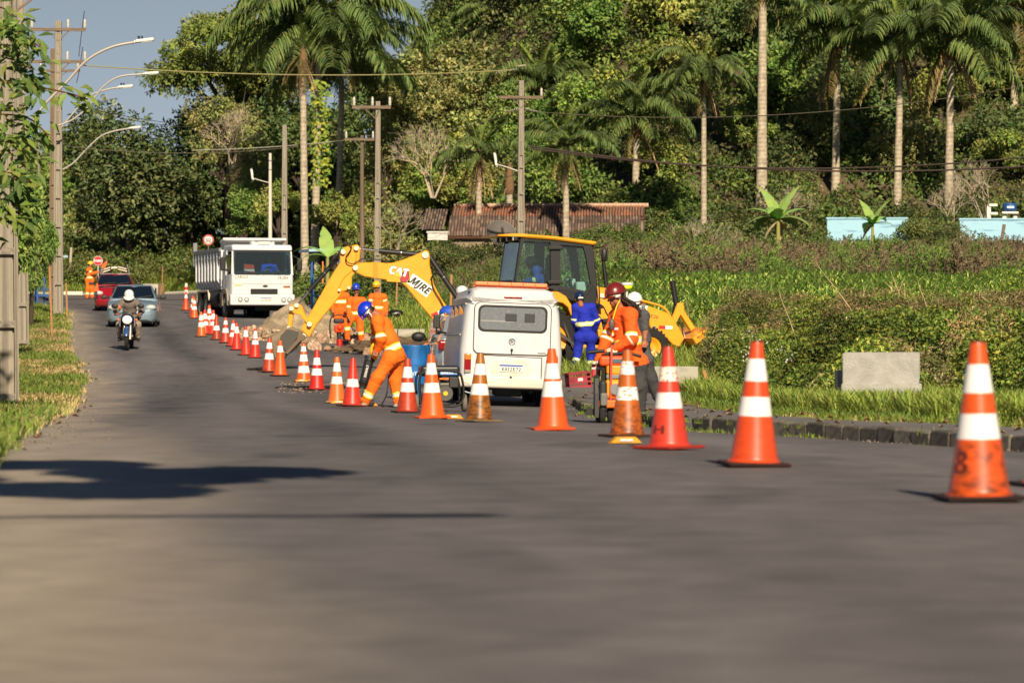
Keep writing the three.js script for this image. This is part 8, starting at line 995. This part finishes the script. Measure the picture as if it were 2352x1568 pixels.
{ // generator
  const d = 51.5, x = atX(1008, d), y = T(x, d), t = thing('generator', 'black portable generator on wheels in front of the hatchback', 'generator', x, y, -d, 0.15), K = M.black;
  mesh('frame', [-0.22, 0.22].flatMap((z) => [tube([[-0.30, 0.12, z], [-0.31, 0.5, z], [-0.26, 0.58, z], [0.26, 0.58, z], [0.31, 0.5, z], [0.30, 0.12, z], [-0.30, 0.12, z]], 0.018, 50, 8)]).concat([rod([-0.3, 0.14, -0.22], [-0.3, 0.14, 0.22], 0.016), rod([0.3, 0.14, -0.22], [0.3, 0.14, 0.22], 0.016)]), K, t);
  mesh('tank', [rbox(0.58, 0.16, 0.42, 0.05, 0, 0.60, 0)], std(0x26282a, 0.4), t); decal('maker_label', 0.26, 0.055, 128, (g, w, h) => { g.fillStyle = '#1f62a8'; g.fillRect(0, 0, w, h); g.fillStyle = '#eef2f6'; g.font = 'bold 22px sans-serif'; g.textAlign = 'center'; g.fillText('MENEGOTTI', w / 2, 21, w * 0.95); }, t, mat4(0.12, 0.57, 0.213));
  const en = mesh('engine', [rbox(0.26, 0.28, 0.3, 0.04, 0.06, 0.30, 0.0), rod([0.07, 0.27, 0.16], [0.07, 0.27, 0.21], 0.12, 0.11, 20), rbox(0.2, 0.14, 0.2, 0.03, -0.1, 0.4, 0.1)], std(0x55534e, 0.5, 0.5), t); mesh('starter_hub', [rod([0.07, 0.27, 0.21], [0.07, 0.27, 0.225], 0.035)], std(0xe0b010, 0.5), en); mesh('air_filter', [rbox(0.14, 0.16, 0.14, 0.02, 0.2, 0.43, 0.12)], M.darkgrey, en); mesh('warning_strip', [rbox(0.14, 0.025, 0.01, 0.003, 0.05, 0.485, 0.21)], std(0xe0701a, 0.5), en);
  mesh('alternator', [rod([-0.28, 0.28, 0], [-0.06, 0.28, 0], 0.13, 0.13, 18)], M.darkgrey, t);
  for (const s of [-1, 1]) { const w = mesh('wheel', wheelX(0.13, 0.07, 0, 0, 0, [[0.03, -0.035], [0.11, -0.035], [0.13, -0.02], [0.13, 0.02], [0.11, 0.035], [0.03, 0.035]]), std(0x6a6358, 0.9), t); w.position.set(s * 0.36, 0.13, 0.12); }
  mesh('cable_loop', [tube([[0.32, 0.44, 0.1], [0.42, 0.42, 0.12], [0.5, 0.34, 0.12], [0.46, 0.28, 0.12], [0.36, 0.3, 0.12]], 0.009)], std(0xb9c4cc, 0.5), t);
}
{ // crate
  const d = 66, x = atX(1330, d), y = T(x, d), t = thing('plastic_crate', 'dusty red plastic crate tipped on the grass beside the van', 'crate', x, y + 0.01, -d, 0.25); t.rotation.z = 0.1; const m = std(0x9c2f3c, 0.7, 0, { map: T_stain });
  for (const [w, z, ry] of [[0.42, 0.15, 0], [0.42, -0.15, 0], [0.30, 0.21, Math.PI / 2], [0.30, -0.21, Math.PI / 2]]) { const holes = []; for (let i = 0; i < 5; i++) for (let k = 0; k < 3; k++) { const cx = -w / 2 + (i + 0.5) * w / 5, cy = 0.05 + k * 0.085; if (i > 0 && i < 4 && k === 1) continue; holes.push([[cx - w * 0.07, cy], [cx - w * 0.07, cy + 0.05], [cx + w * 0.07, cy + 0.05], [cx + w * 0.07, cy]]); } const g = plate([[-w / 2, 0], [w / 2, 0], [w / 2, 0.31], [-w / 2, 0.31]], 0.018, 0, 0.003, holes); mesh('side', g.applyMatrix4(ry ? mat4(z, 0, 0, 0, ry, 0) : mat4(0, 0, z)), m, t); }
  mesh('floor', [box(0.42, 0.015, 0.3, 0, 0.01, 0)], m, t); mesh('white_print', [rbox(0.1, 0.06, 0.006, 0.002, -0.0, 0.17, 0.162)], std(0xe0c8c4, 0.7), t);
}
// yellow road studs
{
  const g = plate([[-0.125, 0], [-0.075, 0.05], [0.075, 0.05], [0.125, 0]], 0.16, 0, 0.01), root = [];
  for (const [px, d, label] of [[1436, 26.6, 'yellow road stud between the rust cone and the red H cone'], [850, 54.3, 'yellow road stud at the boot of the jackhammer worker'], [1040, 40.8, 'yellow road stud between the bright orange and the ochre cone'], [692, 70.2, 'yellow road stud under the tall striped cone'], [776, 56.0, 'yellow road stud partly under the pale orange cone']]) { const x = atX(px, d), t = thing('road_stud', label, 'road stud', x, T(x, d) + 0.012, -d, 0.1, 'yellow road studs on the lane line'); mesh('block', g, std(0xd9961e, 0.7, 0, { map: T_stain }), t); mesh('reflector', [rbox(0.1, 0.02, 0.01, 0.004, 0, 0.026, 0.085)], M.white, t); }
}
{ // tall dry stalks standing out of the scrub
  seed(950); for (const [px0, py0, px1, py1, d, label] of [[1830, 762, 1795, 660, 62, 'tall dry stalk with curled leaves right of the loader'], [1972, 690, 1880, 600, 66, 'long dry stalk arching left above the scrub'], [2130, 690, 2115, 640, 64, 'short dry stalk right of the arching stalk']]) { const L = new Leaves(), a = V3(atX(px0, d), atY(py0 + 60, d), -d), b = V3(atX(px1, d), atY(py1, d), -d), pts = [0, 0.3, 0.6, 0.85, 1].map((t) => a.clone().lerp(b, t).add(V3(0.06 * Math.sin(t * 5), 0, 0.05 * t))); for (let i = 0; i < 4; i++) L.stick(pts[i], pts[i + 1], 0.016 - i * 0.003, 0.013 - i * 0.003, [0.42, 0.30, 0.17]); for (let i = 0; i < 14; i++) { const p = a.clone().lerp(b, rr(0.25, 1)), s = pick([-1, 1]); L.blade([p, p.clone().add(V3(s * 0.12, 0.1, 0)), p.clone().add(V3(s * 0.26, 0.04, 0.03)), p.clone().add(V3(s * 0.32, -0.12, 0.03))], 0.03, tone([0.42, 0.30, 0.16], 0.2)); } tag(mesh('dry_stalk', L.geo(), DRYM), label, 'dry plant'); }
}
// ------------------------------------------------------------------ traffic cones
{
  seed(77);
  const coneTex = (base, bands, grime, marks) => canvasTex(256, 512, (g, w, h) => { // u round the cone, v up
    g.fillStyle = base; g.fillRect(0, 0, w, h);
    for (let i = 0; i < 500; i++) { g.fillStyle = `rgba(${R() < 0.5 ? '60,20,5' : '255,150,90'},${0.05 * R()})`; g.fillRect(R() * w, R() * h, 4 + 30 * R(), 2 + 10 * R()); }
    for (const [a, b, c, worn] of bands) { const y0 = h * (1 - b), y1 = h * (1 - a); g.fillStyle = c || '#e9e8e6'; g.fillRect(0, y0, w, y1 - y0); for (let i = 0; i < 22; i++) { g.fillStyle = `rgba(120,110,100,${0.10 * R()})`; g.fillRect(w * i / 22, y0, 2 + 8 * R(), y1 - y0); } if (worn) for (let i = 0; i < 60; i++) { g.fillStyle = base; g.globalAlpha = 0.75; g.fillRect(R() * w, y0 + R() * (y1 - y0), 3 + 12 * R(), 2 + 9 * R()); g.globalAlpha = 1; } }
    for (let i = 0; i < 900 * grime; i++) { const y = h * (1 - (R() ** 2) * 0.36); g.fillStyle = `rgba(28,18,10,${0.22 * R() * grime})`; g.beginPath(); g.arc(R() * w, y, 2 + 9 * R(), 0, 6.3); g.fill(); }
    g.fillStyle = `rgba(40,22,12,${0.25 + 0.5 * grime})`; g.fillRect(0, 0, w, h * 0.012);
    if (marks) { g.fillStyle = 'rgba(60,18,8,0.7)'; g.font = `bold ${marks[1]}px sans-serif`; g.save(); g.translate(w * marks[2], h * (1 - marks[3])); g.scale(marks[4] || 1, 1); g.fillText(marks[0], 0, 0); g.restore(); }
  });
  const baseGeo = (() => { const g = new RoundedBoxGeometry(0.38, 0.022, 0.38, 2, 0.009).translate(0, 0.013, 0); return mrg([g]); })();
  const bodyGeo = lathe([[0.165, 0.023], [0.150, 0.036], [0.143, 0.05], [0.1, 0.32], [0.066, 0.55], [0.038, 0.735], [0.036, 0.75], [0.026, 0.752], [0.024, 0.70]], 32);
  { const p = bodyGeo.attributes.position, u = bodyGeo.attributes.uv; for (let i = 0; i < p.count; i++) u.setY(i, clamp(p.getY(i) / 0.75, 0, 1)); }
  const two = (a, b, c, d, w) => [[a, b, null, w], [c, d, null, w]];
  // x, y in the photograph, metres away, height, colour, bands, grime, turn, label, mark, base colour
  const A = [
    [2250, 16.7, 0.76, '#cf4e0c', two(0.385, 0.545, 0.675, 0.855), 0.8, 0.1, 'orange cone nearest the camera with black figure 8 painted low on it', ['8', 100, 0.31, 0.17, 0.6], 0x2a1710],
    [1732, 21.3, 0.76, '#cf4512', two(0.40, 0.555, 0.68, 0.86), 0.35, 0.15, 'red-orange cone with ragged dark base standing before the sidewalk, left of the nearest cone', null, 0x3a1b12],
    [1537, 25.0, 0.735, '#c4361f', [[0.395, 0.55], [0.66, 0.80, '#e4dfcf', 1]], 0.25, 0.75, 'red cone with black H mark near the concrete saw operator', ['H', 58, 0.56, 0.15], 0xa32517],
    [1440, 29.5, 0.745, '#b0560f', two(0.42, 0.57, 0.71, 0.86, 1), 0.9, 0.4, 'grimy rust-orange cone with a smeared upper stripe in front of the concrete saw', null, 0x3a2012],
    [1270, 32.4, 0.755, '#dc5410', two(0.41, 0.60, 0.63, 0.82), 0.2, 0.1, 'clean orange cone at the right rear corner of the white van', null, 0xd4490f],
    [1100, 38.3, 0.76, '#9a5c14', two(0.39, 0.55, 0.68, 0.84), 1.1, 0.6, 'ochre-brown dirty cone before the left tail lamp of the van', null, 0x7d6748],
    [993, 40.6, 0.75, '#e35a14', two(0.40, 0.55, 0.68, 0.86), 0.1, 0.2, 'bright orange cone in front of the portable generator', null, 0xdc4e0e],
    [935, 47.3, 0.74, '#b53a1a', two(0.38, 0.55, 0.64, 0.84), 0.5, 0.3, 'brick-red cone between the jackhammer worker and the generator', null, 0x3a1c14],
    [808, 53.6, 0.75, '#c8301c', [[0.40, 0.56]], 0.35, 0.5, 'plain red cone with one white stripe at the feet of the jackhammer worker', null, 0x5a1d14],
    [773, 56.6, 0.745, '#e06a24', two(0.41, 0.57, 0.68, 0.87), 0.15, 0.1, 'pale orange cone just left of the one-striped red cone', null, 0x8d7a60],
    [727, 65.0, 0.75, '#c22314', two(0.36, 0.53, 0.62, 0.80), 0.3, 0.5, 'crimson cone with two wide white stripes next to the tall orange cone', null, 0x5a1712],
    [697, 70.5, 0.77, '#e25816', [[0.0, 0.0], [0.22, 0.40], [0.52, 0.70], [0.78, 0.92]], 0.1, 0.2, 'tall orange cone with several white stripes near the excavator bucket', null, 0xd99a52],
    [643, 74.0, 0.76, '#d4540f', [[0.66, 0.84]], 0.3, 0.3, 'orange cone with one white stripe covering the right of the bucket', null, 0x4a2014],
    [617, 76.4, 0.76, '#bb3d12', two(0.37, 0.55, 0.68, 0.86), 0.7, 0.5, 'dark orange cone covering the left of the bucket', null, 0x3a1d12],
    [585, 89.0, 0.745, '#cf2b14', [[0.46, 0.61], [0.66, 0.92, null, 1]], 0.2, 0.1, 'red cone with flaking top stripe beside the spoil heap', null, 0x571a12],
    [565, 91.8, 0.75, '#d0301a', [[0.64, 0.88]], 0.2, 0.4, 'red cone with a single high stripe at the edge of the spoil heap', null, 0x571a12],
    [543, 96.3, 0.745, '#cc2c18', [[0.62, 0.86, null, 1]], 0.2, 0.2, 'red cone with a worn stripe, second from the spoil heap', null, 0x571a12],
    [534, 98.6, 0.75, '#cf3a20', two(0.36, 0.52, 0.62, 0.86), 0.2, 0.2, 'slim red cone half hidden behind the cone with the worn stripe', null, 0x571a12],
    [517, 100.6, 0.74, '#bb3a22', two(0.40, 0.58, 0.72, 0.88), 0.5, 0.1, 'dull red cone with two stripes in front of the dump truck tyre', null, 0x3a1c14],
    [497, 102.6, 0.74, '#a93a18', [[0.38, 0.56]], 0.7, 0.4, 'rust-red cone with one stripe, left of the dull red cone', null, 0x3a1c14],
    [489, 106.5, 0.75, '#d23a20', two(0.36, 0.52, 0.62, 0.84), 0.2, 0.4, 'thin red cone behind the rust-red cone', null, 0x571a12],
    [481, 112.0, 0.75, '#dd4c16', two(0.38, 0.54, 0.66, 0.84), 0.2, 0.4, 'orange cone by the rear tyres of the dump truck', null, 0x571a12],
    [471, 106.8, 0.75, '#d23420', two(0.36, 0.52, 0.62, 0.84), 0.2, 0.4, 'red cone peeking from behind the pale orange striped cone', null, 0x571a12],
    [462, 104.8, 0.75, '#c9631c', two(0.39, 0.57, 0.66, 0.86), 0.6, 0.4, 'pale orange two-striped cone at the left of the far cone bunch', null, 0x6a4a30],
    [446, 124.5, 0.75, '#cc5a18', two(0.42, 0.58, 0.70, 0.86), 0.5, 0.4, 'small orange cone by the rear wheel, second farthest of the row', null, 0x4a2a18],
    [443, 128.5, 0.75, '#d43a1c', two(0.42, 0.58, 0.70, 0.86), 0.2, 0.4, 'small red cone tucked behind the second farthest cone', null, 0x4a2a18],
    [426, 143.0, 0.76, '#d2470f', [[0.66, 0.86]], 0.3, 0.2, 'farthest cone of the row standing alone left of the dump truck', null, 0x4a2014],
    [711, 122.0, 0.75, '#c8301c', two(0.30, 0.48, 0.60, 0.86), 0.2, 0.2, 'red and white cone standing behind the excavator stick', null, 0x6a2014],
    [2420, 18.6, 0.76, '#d2470f', two(0.40, 0.55, 0.68, 0.86), 0.3, 0.2, 'cone just outside the picture whose shadow falls beside the nearest cone', null, 0x2a1710],
  ];
  let root = null;
  for (const [px, d, h, c, bands, grime, turn, label, mark, bc] of A) {
    const x = atX(px, d), o = root ? root.clone() : thing('traffic_cone', label, 'traffic cone', 0, 0, 0);
    if (!root) { root = o; mesh('base', baseGeo, M.black, o); mesh('body', bodyGeo, M.black, o); } else { o.name = numbered('traffic_cone'); scene.add(o); }
    o.userData = { label, category: 'traffic cone', group: 'traffic cones along the closed lane' };
    o.position.set(x, T(x, d) + 0.012, -d); o.rotation.y = turn; o.scale.setScalar(h / 0.75);
    o.children[0].material = std(bc, 0.8, 0, { bumpMap: T_grain, bumpScale: 0.004 });
    o.children[1].material = phys(0xffffff, 0.42, { map: coneTex(c, bands, grime, mark), clearcoat: 0.25, clearcoatRoughness: 0.3 });
    o.children[1].rotation.y = -turn + Math.PI - x / d; o.rotation.x = rr(-0.02, 0.02); o.rotation.z = rr(-0.025, 0.025);
  }
}
scene.traverse((o) => { if (o.isMesh) { o.castShadow = true; o.receiveShadow = true; } });
renderer.render(scene, camera);
